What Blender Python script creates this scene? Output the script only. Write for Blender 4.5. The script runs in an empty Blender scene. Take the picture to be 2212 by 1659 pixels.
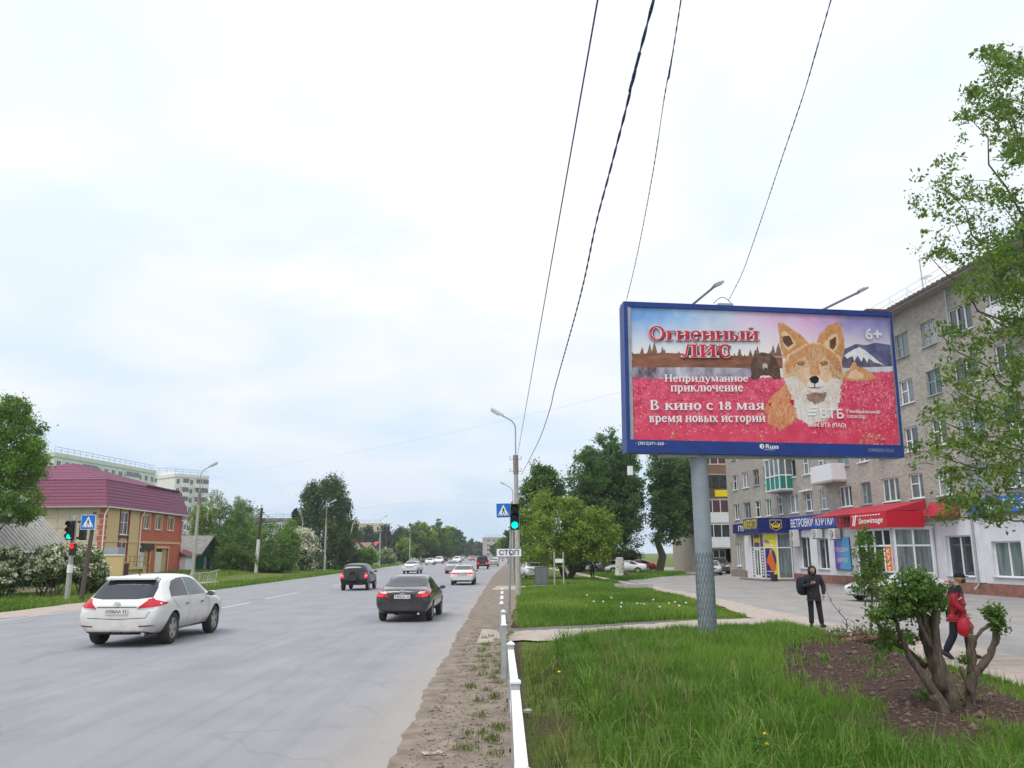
import bpy, bmesh, math, random
import numpy as np
from mathutils import Vector, Matrix, Euler
from mathutils.bvhtree import BVHTree
from mathutils.geometry import delaunay_2d_cdt

SC = bpy.context.scene
COL = SC.collection
R = math.radians
rng = np.random.default_rng(7)
random.seed(7)

# ------------------------------------------------------------------ camera
CAM_H = 2.13
F_PX, UC, VC = 1791.0, 1106.0, 829.5            # measured in a 2212 x 1659 copy of the photograph
PITCH = math.atan((1197 - VC) / F_PX)
ROLL = R(0.35)
cam_d = bpy.data.cameras.new('camera')
cam_d.sensor_width = 36.0
cam_d.lens = 36.0 * F_PX / 2212.0
cam_d.clip_start = 0.05
cam_d.clip_end = 9000.0
cam = bpy.data.objects.new('camera', cam_d)
COL.objects.link(cam)
_fw = Vector((0, math.cos(PITCH), math.sin(PITCH)))
_up = Vector((0, -math.sin(PITCH), math.cos(PITCH)))
_rt = Vector((1, 0, 0))
_r2 = _rt * math.cos(ROLL) - _up * math.sin(ROLL)
_u2 = _up * math.cos(ROLL) + _rt * math.sin(ROLL)
cam.matrix_world = Matrix(((_r2.x, _u2.x, -_fw.x, 0), (_r2.y, _u2.y, -_fw.y, 0),
                           (_r2.z, _u2.z, -_fw.z, CAM_H), (0, 0, 0, 1)))
SC.camera = cam

# ------------------------------------------------------------------ sky, sun, exposure
SUN_EL, SUN_AZ = R(58), R(215)                  # azimuth clockwise from +Y: behind the camera, to the left
w = bpy.data.worlds.new('World')
SC.world = w
w.use_nodes = True
nt = w.node_tree
nt.nodes.clear()
N = nt.nodes.new
L = nt.links.new
out = N('ShaderNodeOutputWorld')
sky = N('ShaderNodeTexSky')
sky.sky_type = 'NISHITA'
sky.sun_disc = False
sky.sun_elevation = SUN_EL
sky.sun_rotation = SUN_AZ
sky.air_density = 1.0
sky.dust_density = 2.0
bg_sky = N('ShaderNodeBackground')
bg_sky.inputs[1].default_value = 0.1
L(sky.outputs[0], bg_sky.inputs[0])
tc = N('ShaderNodeTexCoord')
sep = N('ShaderNodeSeparateXYZ')
L(tc.outputs['Generated'], sep.inputs[0])
# cloud layer: brightness rises from the horizon to the zenith as under any overcast sky
ramp = N('ShaderNodeValToRGB')
cr = ramp.color_ramp
cr.elements[0].position = 0.0
cr.elements[0].color = (0.57, 0.65, 0.76, 1)
cr.elements[1].position = 1.0
cr.elements[1].color = (1.32, 1.33, 1.35, 1)
for p_, c_ in ((0.06, (0.61, 0.685, 0.785, 1)), (0.15, (0.71, 0.755, 0.815, 1)), (0.28, (0.81, 0.825, 0.85, 1)), (0.6, (0.90, 0.91, 0.925, 1))):
    e_ = cr.elements.new(p_)
    e_.color = c_
L(sep.outputs[2], ramp.inputs[0])
# clouds drawn on a flat layer overhead
mx = N('ShaderNodeMath'); mx.operation = 'ADD'; mx.inputs[1].default_value = 0.22
L(sep.outputs[2], mx.inputs[0])
dv = N('ShaderNodeVectorMath'); dv.operation = 'DIVIDE'
L(tc.outputs['Generated'], dv.inputs[0])
cmb = N('ShaderNodeCombineXYZ')
for i_ in range(3):
    L(mx.outputs[0], cmb.inputs[i_])
L(cmb.outputs[0], dv.inputs[1])
nz = N('ShaderNodeTexNoise')
nz.inputs['Scale'].default_value = 2.1
nz.inputs['Detail'].default_value = 5.0
nz.inputs['Roughness'].default_value = 0.5
nz.inputs['Distortion'].default_value = 0.35
L(dv.outputs[0], nz.inputs['Vector'])
r2 = N('ShaderNodeValToRGB')
r2.color_ramp.elements[0].position = 0.34
r2.color_ramp.elements[0].color = (0.84, 0.925, 0.985, 1)
r2.color_ramp.elements[1].position = 0.62
r2.color_ramp.elements[1].color = (1.03, 1.02, 1.01, 1)
L(nz.outputs[0], r2.inputs[0])
mul = N('ShaderNodeMixRGB'); mul.blend_type = 'MULTIPLY'; mul.inputs[0].default_value = 1.0
L(ramp.outputs[0], mul.inputs[1])
L(r2.outputs[0], mul.inputs[2])
bg_cl = N('ShaderNodeBackground')
bg_cl.inputs[1].default_value = 1.0
L(mul.outputs[0], bg_cl.inputs[0])
mixs = N('ShaderNodeMixShader')
mixs.inputs[0].default_value = 0.93
L(bg_sky.outputs[0], mixs.inputs[1])
L(bg_cl.outputs[0], mixs.inputs[2])
L(mixs.outputs[0], out.inputs[0])

sun_d = bpy.data.lights.new('sun', 'SUN')
sun_d.energy = 1.35
sun_d.angle = R(24)
sun_d.color = (1.0, 0.96, 0.9)
sun = bpy.data.objects.new('sun', sun_d)
COL.objects.link(sun)
sd = Vector((math.sin(SUN_AZ) * math.cos(SUN_EL), math.cos(SUN_AZ) * math.cos(SUN_EL), math.sin(SUN_EL)))
sun.rotation_euler = sd.to_track_quat('Z', 'Y').to_euler()

SC.view_settings.view_transform = 'Standard'
SC.view_settings.look = 'None'
SC.view_settings.exposure = 0.38
SC.view_settings.gamma = 1.0
SC.view_settings.use_curve_mapping = False
SC.render.engine = 'CYCLES'
SC.cycles.max_bounces = 6
SC.cycles.diffuse_bounces = 3
SC.cycles.glossy_bounces = 3
SC.cycles.transparent_max_bounces = 8
SC.cycles.use_denoising = True
SC.render.film_transparent = False


# ------------------------------------------------------------------ helpers
def px(u, v):
    return _fw + _r2 * ((u - UC) / F_PX) - _u2 * ((v - VC) / F_PX)


def at(u, v, Y):
    """point at forward distance Y seen at (u, v)"""
    d = px(u, v)
    return Vector((0, 0, CAM_H)) + d * (Y / d.y)


def gp(u, v, z=0.0):
    d = px(u, v)
    return Vector((0, 0, CAM_H)) + d * ((z - CAM_H) / d.z)


def sstep(a, b, x):
    t = np.clip((x - a) / (b - a), 0, 1)
    return t * t * (3 - 2 * t)


def tag(o, label=None, cat=None, group=None, kind=None):
    if label: o['label'] = label
    if cat: o['category'] = cat
    if group: o['group'] = group
    if kind: o['kind'] = kind
    return o


def thing(name, label, cat, loc=(0, 0, 0), rz=0.0, group=None):
    o = bpy.data.objects.new(name, None)
    COL.objects.link(o)
    o.empty_display_size = 0.2
    o.location = loc
    o.rotation_euler = (0, 0, rz)
    return tag(o, label, cat, group)


def link(name, me, parent=None, loc=None, rot=None):
    o = bpy.data.objects.new(name, me)
    COL.objects.link(o)
    if parent is not None:
        o.parent = parent
    if loc is not None: o.location = loc
    if rot is not None: o.rotation_euler = rot
    return o


def copy_tree(o, parent=None):
    c = o.copy()
    COL.objects.link(c)
    c.parent = parent
    for ch in o.children:
        copy_tree(ch, c)
    return c


class MB:
    """collects simple shapes into one mesh"""

    def __init__(self):
        self.v, self.f, self.m = [], [], []

    def add(self, vs, fs, mi=0):
        o = len(self.v)
        self.v += [tuple(p) for p in vs]
        self.f += [tuple(i + o for i in q) for q in fs]
        self.m += [mi] * len(fs)
        return self

    def box(self, x0, x1, y0, y1, z0, z1, mi=0, M=None):
        vs = [Vector((x, y, z)) for z in (z0, z1) for y in (y0, y1) for x in (x0, x1)]
        if M is not None: vs = [M @ p for p in vs]
        return self.add(vs, [(0, 2, 3, 1), (4, 5, 7, 6), (0, 1, 5, 4), (2, 6, 7, 3), (0, 4, 6, 2), (1, 3, 7, 5)], mi)

    def quad(self, a, b, c, d, mi=0):
        return self.add([a, b, c, d], [(0, 1, 2, 3)], mi)

    def poly(self, pts, mi=0):
        return self.add(pts, [tuple(range(len(pts)))], mi)

    def tube(self, pts, rad, n=8, mi=0, caps=True):
        pts = [Vector(p) for p in pts]
        if not hasattr(rad, '__len__'): rad = [rad] * len(pts)
        vs, fs = [], []
        ref = None
        for i, p in enumerate(pts):
            t = (pts[min(i + 1, len(pts) - 1)] - pts[max(i - 1, 0)]).normalized()
            if ref is None:
                ref = Vector((1, 0, 0)) if abs(t.x) < 0.8 else Vector((0, 1, 0))
            a = (ref - t * ref.dot(t)).normalized()
            ref = a
            b = t.cross(a)
            for k in range(n):
                an = 2 * math.pi * k / n
                vs.append(p + (a * math.cos(an) + b * math.sin(an)) * rad[i])
        for i in range(len(pts) - 1):
            for k in range(n):
                k2 = (k + 1) % n
                fs.append((i * n + k, i * n + k2, (i + 1) * n + k2, (i + 1) * n + k))
        if caps:
            fs.append(tuple(range(n))[::-1])
            fs.append(tuple((len(pts) - 1) * n + k for k in range(n)))
        return self.add(vs, fs, mi)

    def prism(self, pts, d, mi=0):
        """pts: 3D polygon, d: extrusion vector"""
        n = len(pts)
        d = Vector(d)
        vs = [Vector(p) for p in pts] + [Vector(p) + d for p in pts]
        fs = [tuple(range(n))[::-1], tuple(range(n, 2 * n))]
        fs += [(i, (i + 1) % n, n + (i + 1) % n, n + i) for i in range(n)]
        return self.add(vs, fs, mi)

    def lathe(self, prof, n=20, axis='z', mi=0, c=(0, 0, 0)):
        """prof: (radius, height)"""
        vs, fs = [], []
        for r_, h_ in prof:
            for k in range(n):
                a = 2 * math.pi * k / n
                p = (r_ * math.cos(a), r_ * math.sin(a), h_)
                if axis == 'x': p = (p[2], p[0], p[1])
                if axis == 'y': p = (p[0], p[2], p[1])
                vs.append((p[0] + c[0], p[1] + c[1], p[2] + c[2]))
        for i in range(len(prof) - 1):
            for k in range(n):
                k2 = (k + 1) % n
                fs.append((i * n + k, i * n + k2, (i + 1) * n + k2, (i + 1) * n + k))
        fs.append(tuple(range(n))[::-1])
        fs.append(tuple((len(prof) - 1) * n + k for k in range(n)))
        return self.add(vs, fs, mi)

    def mesh(self, name, mats, smooth=False, fix=True):
        me = bpy.data.meshes.new(name)
        me.from_pydata(self.v, [], self.f)
        if not isinstance(mats, (list, tuple)): mats = [mats]
        for m in mats: me.materials.append(m)
        if len(mats) > 1:
            me.polygons.foreach_set('material_index', self.m)
        if fix:
            bm = bmesh.new(); bm.from_mesh(me)
            bmesh.ops.recalc_face_normals(bm, faces=bm.faces)
            bm.to_mesh(me); bm.free()
        if smooth:
            me.shade_smooth()
            me.set_sharp_from_angle(angle=R(38))
        me.update()
        return me

    def build(self, name, mats, parent=None, smooth=False, loc=None, rot=None, fix=True):
        return link(name, self.mesh(name, mats, smooth, fix), parent, loc, rot)


def np_mesh(name, verts, quads=None, tris=None, mats=(), attrs=None, smooth=False):
    me = bpy.data.meshes.new(name)
    verts = np.asarray(verts, dtype=np.float32)
    me.vertices.add(len(verts))
    me.vertices.foreach_set('co', verts.ravel())
    loops, starts, tot = [], [], 0
    if quads is not None and len(quads):
        q = np.asarray(quads, dtype=np.int32)
        loops.append(q.ravel()); starts.append(np.arange(len(q)) * 4 + tot); tot += q.size
    if tris is not None and len(tris):
        t = np.asarray(tris, dtype=np.int32)
        loops.append(t.ravel()); starts.append(np.arange(len(t)) * 3 + tot); tot += t.size
    loops = np.concatenate(loops); starts = np.concatenate(starts).astype(np.int32)
    me.loops.add(len(loops)); me.loops.foreach_set('vertex_index', loops)
    me.polygons.add(len(starts)); me.polygons.foreach_set('loop_start', starts)
    for m in mats: me.materials.append(m)
    for k, a in (attrs or {}).items():
        at_ = me.attributes.new(k, 'FLOAT', 'POINT')
        at_.data.foreach_set('value', np.asarray(a, dtype=np.float32))
    me.update(calc_edges=True)
    me.validate()
    if smooth: me.shade_smooth()
    return me


# ------------------------------------------------------------------ materials
MATS = {}


def srgb(r, g, b):
    f = lambda c: c / 12.92 if c <= 0.04045 else ((c + 0.055) / 1.055) ** 2.4
    return tuple(f(c / 255.0) for c in (r, g, b))


def new_mat(name):
    m = bpy.data.materials.new(name)
    m.use_nodes = True
    n = m.node_tree
    n.nodes.clear()
    o = n.nodes.new('ShaderNodeOutputMaterial')
    b = n.nodes.new('ShaderNodeBsdfPrincipled')
    n.links.new(b.outputs[0], o.inputs[0])
    return m, n, b, o


def mat(name, col, rough=0.6, metal=0.0, var=0.12, scale=4.0, bump=0.0, bscale=30.0, spec=0.35, coat=0.0, emit=None, estr=0.0, dirt=None, stretch=None):
    """plain surface with noise in its colour; dirt=(colour, z0, z1) a film of road dust in object space"""
    if name in MATS: return MATS[name]
    m, n, b, o = new_mat(name)
    tc_ = n.nodes.new('ShaderNodeTexCoord')
    vec = tc_.outputs['Object']
    if stretch:
        mp = n.nodes.new('ShaderNodeMapping')
        mp.inputs['Scale'].default_value = stretch
        n.links.new(vec, mp.inputs[0])
        vec = mp.outputs[0]
    nz_ = n.nodes.new('ShaderNodeTexNoise')
    nz_.inputs['Scale'].default_value = scale
    nz_.inputs['Detail'].default_value = 5
    nz_.inputs['Roughness'].default_value = 0.6
    n.links.new(vec, nz_.inputs['Vector'])
    rp = n.nodes.new('ShaderNodeValToRGB')
    rp.color_ramp.elements[0].position = 0.3
    rp.color_ramp.elements[1].position = 0.7
    rp.color_ramp.elements[0].color = (*[c * (1 - var) for c in col], 1)
    rp.color_ramp.elements[1].color = (*[min(1, c * (1 + var)) for c in col], 1)
    n.links.new(nz_.outputs[0], rp.inputs[0])
    csock = rp.outputs[0]
    if dirt:
        sp = n.nodes.new('ShaderNodeSeparateXYZ')
        n.links.new(tc_.outputs['Object'], sp.inputs[0])
        mr = n.nodes.new('ShaderNodeMapRange')
        mr.inputs[1].default_value = dirt[1]; mr.inputs[2].default_value = dirt[2]
        mr.inputs[3].default_value = 1; mr.inputs[4].default_value = 0
        n.links.new(sp.outputs[2], mr.inputs[0])
        ml = n.nodes.new('ShaderNodeMath'); ml.operation = 'MULTIPLY'
        n.links.new(mr.outputs[0], ml.inputs[0])
        n2_ = n.nodes.new('ShaderNodeTexNoise'); n2_.inputs['Scale'].default_value = 5; n2_.inputs['Detail'].default_value = 6
        n.links.new(tc_.outputs['Object'], n2_.inputs['Vector'])
        n.links.new(n2_.outputs[0], ml.inputs[1])
        ml2 = n.nodes.new('ShaderNodeMath'); ml2.operation = 'MULTIPLY'; ml2.inputs[1].default_value = dirt[3] if len(dirt) > 3 else 1.3
        ml2.use_clamp = True
        n.links.new(ml.outputs[0], ml2.inputs[0])
        mc = n.nodes.new('ShaderNodeMixRGB')
        mc.inputs[2].default_value = (*dirt[0], 1)
        n.links.new(ml2.outputs[0], mc.inputs[0])
        n.links.new(csock, mc.inputs[1])
        csock = mc.outputs[0]
    n.links.new(csock, b.inputs['Base Color'])
    b.inputs['Roughness'].default_value = rough
    b.inputs['Metallic'].default_value = metal
    b.inputs['Specular IOR Level'].default_value = spec
    if coat:
        b.inputs['Coat Weight'].default_value = coat
        b.inputs['Coat Roughness'].default_value = 0.06
    if emit:
        b.inputs['Emission Color'].default_value = (*emit, 1)
        b.inputs['Emission Strength'].default_value = estr
    if bump:
        nb = n.nodes.new('ShaderNodeTexNoise')
        nb.inputs['Scale'].default_value = bscale
        nb.inputs['Detail'].default_value = 4
        n.links.new(vec, nb.inputs['Vector'])
        bp = n.nodes.new('ShaderNodeBump')
        bp.inputs['Strength'].default_value = bump
        bp.inputs['Distance'].default_value = 0.02
        n.links.new(nb.outputs[0], bp.inputs['Height'])
        n.links.new(bp.outputs[0], b.inputs['Normal'])
    MATS[name] = m
    return m


def brick_mat(name, c1, c2, mortar, bw=0.26, bh=0.078, ms=0.012, bump=0.6, var=0.5, rough=0.85):
    if name in MATS: return MATS[name]
    m, n, b, o = new_mat(name)
    tc_ = n.nodes.new('ShaderNodeTexCoord')
    sp = n.nodes.new('ShaderNodeSeparateXYZ')
    n.links.new(tc_.outputs['Object'], sp.inputs[0])
    ad = n.nodes.new('ShaderNodeMath'); ad.operation = 'ADD'
    n.links.new(sp.outputs[0], ad.inputs[0]); n.links.new(sp.outputs[1], ad.inputs[1])
    cb = n.nodes.new('ShaderNodeCombineXYZ')
    n.links.new(ad.outputs[0], cb.inputs[0]); n.links.new(sp.outputs[2], cb.inputs[1])
    br = n.nodes.new('ShaderNodeTexBrick')
    br.inputs['Color1'].default_value = (*c1, 1)
    br.inputs['Color2'].default_value = (*c2, 1)
    br.inputs['Mortar'].default_value = (*mortar, 1)
    br.inputs['Scale'].default_value = 1.0
    br.inputs['Mortar Size'].default_value = ms
    br.inputs['Mortar Smooth'].default_value = 0.2
    br.inputs['Brick Width'].default_value = bw
    br.inputs['Row Height'].default_value = bh
    n.links.new(cb.outputs[0], br.inputs['Vector'])
    nz_ = n.nodes.new('ShaderNodeTexNoise'); nz_.inputs['Scale'].default_value = 0.55; nz_.inputs['Detail'].default_value = 8; nz_.inputs['Roughness'].default_value = 0.7
    n.links.new(tc_.outputs['Object'], nz_.inputs['Vector'])
    mr = n.nodes.new('ShaderNodeMapRange')
    mr.inputs[1].default_value = 0.25; mr.inputs[2].default_value = 0.75; mr.inputs[3].default_value = 1 - var / 2; mr.inputs[4].default_value = 1 + var / 2
    n.links.new(nz_.outputs[0], mr.inputs[0])
    mc = n.nodes.new('ShaderNodeMixRGB'); mc.blend_type = 'MULTIPLY'; mc.inputs[0].default_value = 1
    n.links.new(br.outputs[0], mc.inputs[1]); n.links.new(mr.outputs[0], mc.inputs[2])
    n.links.new(mc.outputs[0], b.inputs['Base Color'])
    b.inputs['Roughness'].default_value = rough
    bp = n.nodes.new('ShaderNodeBump'); bp.inputs['Strength'].default_value = bump; bp.inputs['Distance'].default_value = 0.01; bp.invert = True
    n.links.new(br.outputs['Fac'], bp.inputs['Height'])
    n.links.new(bp.outputs[0], b.inputs['Normal'])
    MATS[name] = m
    return m


def leaf_mat(name, dark, mid, light, trans=0.35, rough=0.5):
    if name in MATS: return MATS[name]
    m, n, b, o = new_mat(name)
    n.nodes.remove(b)
    a = n.nodes.new('ShaderNodeAttribute'); a.attribute_name = 'rnd'
    rp = n.nodes.new('ShaderNodeValToRGB')
    rp.color_ramp.elements[0].color = (*dark, 1)
    rp.color_ramp.elements[1].color = (*light, 1)
    e = rp.color_ramp.elements.new(0.5); e.color = (*mid, 1)
    n.links.new(a.outputs['Fac'], rp.inputs[0])
    d = n.nodes.new('ShaderNodeBsdfPrincipled')
    d.inputs['Roughness'].default_value = rough
    d.inputs['Specular IOR Level'].default_value = 0.25
    t = n.nodes.new('ShaderNodeBsdfTranslucent')
    n.links.new(rp.outputs[0], d.inputs['Base Color'])
    n.links.new(rp.outputs[0], t.inputs[0])
    ms = n.nodes.new('ShaderNodeMixShader'); ms.inputs[0].default_value = trans
    n.links.new(d.outputs[0], ms.inputs[1]); n.links.new(t.outputs[0], ms.inputs[2])
    n.links.new(ms.outputs[0], o.inputs[0])
    MATS[name] = m
    return m


def glass(name='window_glass', col=(0.03, 0.04, 0.05), rough=0.06):
    return mat(name, col, rough=rough, var=0.35, scale=0.7, spec=0.9)


WHITE = mat('white_paint', (0.78, 0.79, 0.80), 0.5, var=0.05)
PVC = mat('white_plastic_frame', (0.80, 0.81, 0.83), 0.45, var=0.04)
DARK = mat('dark_metal', (0.03, 0.03, 0.034), 0.5)
BLACK = mat('black_rubber', (0.014, 0.014, 0.015), 0.8, var=0.25)
GALV = mat('galvanised_metal', (0.36, 0.38, 0.40), 0.5, metal=0.5, var=0.15)
CONC = mat('pole_concrete', (0.40, 0.385, 0.36), 0.9, var=0.18, scale=6, bump=0.3)
GLASS = glass()


# ------------------------------------------------------------------ lettering
def text_pts(body, bold=0.0):
    c = bpy.data.curves.new('txt', 'FONT')
    c.body = body
    c.size = 1.0
    c.offset = bold
    c.resolution_u = 3
    o = bpy.data.objects.new('txt', c)
    COL.objects.link(o)
    dg = bpy.context.evaluated_depsgraph_get()
    me = bpy.data.meshes.new_from_object(o.evaluated_get(dg))
    vs = np.array([v.co[:] for v in me.vertices])
    fs = [tuple(p.vertices) for p in me.polygons]
    bpy.data.objects.remove(o); bpy.data.curves.remove(c); bpy.data.meshes.remove(me)
    return vs, fs


def lettering(name, body, m, parent, M, x, y, w, h, bold=0.01, off=0.0, skew=0.0, data=None):
    """text fitted to the box (x, y, w, h) of a plane; M maps plane coordinates (x, y, off) into the parent"""
    vs, fs = data if data else text_pts(body, bold)
    lo, hi = vs.min(0), vs.max(0)
    b = MB()
    P = []
    for p in vs:
        a = (p[0] - lo[0]) / (hi[0] - lo[0]); t = (p[1] - lo[1]) / (hi[1] - lo[1])
        P.append(M @ Vector((x + a * w + skew * t * h, y + t * h, off)))
    b.add(P, fs)
    return b.build(name, m, parent, fix=False)


# plane frames: local (x right, y up, z out of the surface)
def frame(origin, right, up=(0, 0, 1)):
    r_ = Vector(right).normalized(); u_ = Vector(up).normalized(); n_ = r_.cross(u_)
    o_ = Vector(origin)
    return Matrix(((r_.x, u_.x, n_.x, o_.x), (r_.y, u_.y, n_.y, o_.y), (r_.z, u_.z, n_.z, o_.z), (0, 0, 0, 1)))


def wall_with_openings(mb, M, W, H, openings, depth=0.14, mi=0, mr=None, z0=0.0):
    """front sheet of a wall in the plane M with real holes and reveals going inwards"""
    xs = sorted({0, W} | {o[0] for o in openings} | {o[1] for o in openings})
    zs = sorted({z0, H} | {o[2] for o in openings} | {o[3] for o in openings})
    for i in range(len(xs) - 1):
        j = 0
        while j < len(zs) - 1:
            xm = (xs[i] + xs[i + 1]) / 2
            hole = lambda k: any(o[0] < xm < o[1] and o[2] < (zs[k] + zs[k + 1]) / 2 < o[3] for o in openings)
            if hole(j):
                j += 1
                continue
            k = j
            while k + 1 < len(zs) - 1 and not hole(k + 1): k += 1
            mb.quad(M @ Vector((xs[i], zs[j], 0)), M @ Vector((xs[i + 1], zs[j], 0)), M @ Vector((xs[i + 1], zs[k + 1], 0)), M @ Vector((xs[i], zs[k + 1], 0)), mi)
            j = k + 1
    mr = mi if mr is None else mr
    for (a, b, c, d) in openings:
        q = lambda x, y, z: M @ Vector((x, y, z))
        mb.quad(q(a, c, 0), q(a, d, 0), q(a, d, -depth), q(a, c, -depth), mr)
        mb.quad(q(b, c, 0), q(b, c, -depth), q(b, d, -depth), q(b, d, 0), mr)
        mb.quad(q(a, d, 0), q(b, d, 0), q(b, d, -depth), q(a, d, -depth), mr)
        mb.quad(q(a, c, 0), q(a, c, -depth), q(b, c, -depth), q(b, c, 0), mr)


def bars(mb, M, rects, z0, z1, mi=0):
    for (a, b, c, d) in rects:
        mb.box(a, b, c, d, z0, z1, mi, M)


CURT = [mat('curtain_white', (0.42, 0.44, 0.46), 0.9, var=0.3, scale=3, stretch=(6, 6, 0.3)),
        mat('curtain_blue', (0.16, 0.20, 0.25), 0.9, var=0.4, scale=3, stretch=(6, 6, 0.3)),
        mat('room_dark', (0.04, 0.045, 0.05), 0.9, var=0.4)]


def add_window(parent, M, x0, x1, z0, z1, mull=(0.5,), trans=(), depth=0.12, fm=None, fw=0.07, sill=True, seed=0, gm=None, sill_m=None):
    """one window: frame with mullions, panes, sill; sits back in the wall plane M"""
    fm = fm or PVC
    f = MB()
    d0, d1 = -depth, -depth + 0.06
    bars(f, M, [(x0, x0 + fw, z0, z1), (x1 - fw, x1, z0, z1), (x0 + fw, x1 - fw, z0, z0 + fw), (x0 + fw, x1 - fw, z1 - fw, z1)], d0, d1)
    xs = [x0 + fw]
    for t in mull:
        c = x0 + (x1 - x0) * t
        f.box(c - fw * .55, c + fw * .55, z0 + fw, z1 - fw, d0, d1 + 0.004, 0, M)
        xs += [c - fw * .55, c + fw * .55]
    xs.append(x1 - fw)
    for (i, t) in trans:
        c = z0 + (z1 - z0) * t
        f.box(xs[2 * i], xs[2 * i + 1], c - fw * .4, c + fw * .4, d0, d1 - 0.004, 0, M)
    win = f.build('window', fm, parent)
    for i in range(len(xs) // 2):
        p = MB()
        p.box(xs[2 * i], xs[2 * i + 1], z0 + fw, z1 - fw, d0 + .015, d0 + .025, 0, M)
        p.build('pane', gm or GLASS, win)
    if sill:
        s = MB()
        s.box(x0 - .06, x1 + .06, z0 - .05, z0 - .003, -depth, 0.10, 0, M)
        s.build('sill', sill_m or fm, win)
    return win
# ================================================================== ground, road, paths
def ground_z(x, y):
    x = np.asarray(x, float); y = np.asarray(y, float)
    z = -0.03 + 0 * x
    bank = sstep(0.15, 1.6, x) * (1 - sstep(5.6, 7.6, x)) * (1 - sstep(18.6, 21.2, y))
    z = z + 0.26 * bank
    z = z + 0.34 * np.exp(-(((x - 6.3) / 1.3) ** 2 + ((y - 15.2) / 2.6) ** 2))
    z = z + 0.10 * sstep(0.2, 1.5, x) * (1 - sstep(5.5, 7.5, x)) * sstep(27.5, 31, y) * (1 - sstep(60, 75, y))
    z = z + 0.045 * np.sin(x * 2.3 + 1.1) * np.sin(y * 1.7) * bank
    z = z + 0.55 * (1 - sstep(-30.5, -26.0, x)) * sstep(66, 84, y) * (1 - sstep(125, 150, y))
    return z


def dirt_amount(x, y):
    """bare soil on the near bank"""
    x = np.asarray(x, float); y = np.asarray(y, float)
    d = np.exp(-(np.abs((x - 5.75 - (y - 13.4) * .17) / 1.85) ** 3 + ((y - 13.0) / 4.7) ** 4)) * (1.0 + .25 * np.sin(x * 3.1 + y) * np.sin(y * 2.3 - x))
    d = np.maximum(d, np.exp(-(((x - 7.6) / 1.0) ** 2 + ((y - 10.0) / 1.6) ** 2)) * .95)
    d = np.maximum(d, np.exp(-(((x - 5.6) / .9) ** 2 + ((y - 10.6) / .9) ** 2)) * .8)
    d = np.maximum(d, (1 - sstep(0.0, 0.42, x)) * (1 - sstep(26, 30, y)) * .8)
    d = np.maximum(d, np.exp(-(((x - .55) / .45) ** 2 + ((y - 6.6) / .9) ** 2)) * .75)
    d = np.maximum(d, np.exp(-(((x - .5) / .5) ** 2 + ((y - 11.2) / 1.3) ** 2)) * .6)
    d = np.maximum(d, np.exp(-(((x - 3.0) / 3.2) ** 2 + ((y - 27.3) / .9) ** 2)) * .7)
    return np.clip(d, 0, 1)


def axis_pts(a, b, fine0, fine1, step, grow=1.25):
    mid = list(np.arange(fine0, fine1 + 1e-6, step))
    lo, s = [], step
    p = fine0
    while p > a:
        s *= grow; p -= s; lo.append(max(p, a))
    hi, s = [], step
    p = fine1
    while p < b:
        s *= grow; p += s; hi.append(min(p, b))
    return np.array(lo[::-1] + mid + hi)


gx = axis_pts(-4000, 4000, -1.0, 9.0, 0.2)
gy = axis_pts(-600, 6000, 3.0, 30.0, 0.25)
X, Y = np.meshgrid(gx, gy)
gxm = X.ravel(); gym = Y.ravel()
gv = np.stack([gxm, gym, ground_z(gxm, gym)], 1)
nx, ny = len(gx), len(gy)
ii = (np.arange(ny - 1)[:, None] * nx + np.arange(nx - 1)[None, :]).ravel()
gq = np.stack([ii, ii + 1, ii + nx + 1, ii + nx], 1)

mg, n, b, o = new_mat('grassy_earth')
tc_ = n.nodes.new('ShaderNodeTexCoord')
n1 = n.nodes.new('ShaderNodeTexNoise'); n1.inputs['Scale'].default_value = 1.3; n1.inputs['Detail'].default_value = 8; n1.inputs['Roughness'].default_value = .65
n2 = n.nodes.new('ShaderNodeTexNoise'); n2.inputs['Scale'].default_value = 14; n2.inputs['Detail'].default_value = 8; n2.inputs['Roughness'].default_value = .7
n3 = n.nodes.new('ShaderNodeTexNoise'); n3.inputs['Scale'].default_value = .05; n3.inputs['Detail'].default_value = 3
for q in (n1, n2, n3): n.links.new(tc_.outputs['Object'], q.inputs['Vector'])
rg = n.nodes.new('ShaderNodeValToRGB')
rg.color_ramp.elements[0].position = .3; rg.color_ramp.elements[0].color = (.07, .105, .025, 1)
rg.color_ramp.elements[1].position = .7; rg.color_ramp.elements[1].color = (.16, .20, .05, 1)
n.links.new(n1.outputs[0], rg.inputs[0])
rd = n.nodes.new('ShaderNodeValToRGB')
rd.color_ramp.elements[0].position = .32; rd.color_ramp.elements[0].color = (.035, .022, .019, 1)
rd.color_ramp.elements[1].position = .68; rd.color_ramp.elements[1].color = (.125, .082, .068, 1)
n.links.new(n2.outputs[0], rd.inputs[0])
at_ = n.nodes.new('ShaderNodeAttribute'); at_.attribute_name = 'dirt'
ad = n.nodes.new('ShaderNodeMath'); ad.operation = 'ADD'
n.links.new(at_.outputs['Fac'], ad.inputs[0])
mrn = n.nodes.new('ShaderNodeMapRange'); mrn.inputs[1].default_value = .2; mrn.inputs[2].default_value = .8; mrn.inputs[3].default_value = -.35; mrn.inputs[4].default_value = .35
n.links.new(n2.outputs[0], mrn.inputs[0]); n.links.new(mrn.outputs[0], ad.inputs[1])
st = n.nodes.new('ShaderNodeMapRange'); st.inputs[1].default_value = .35; st.inputs[2].default_value = .6
n.links.new(ad.outputs[0], st.inputs[0])
mc = n.nodes.new('ShaderNodeMixRGB')
n.links.new(st.outputs[0], mc.inputs[0]); n.links.new(rg.outputs[0], mc.inputs[1]); n.links.new(rd.outputs[0], mc.inputs[2])
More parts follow.
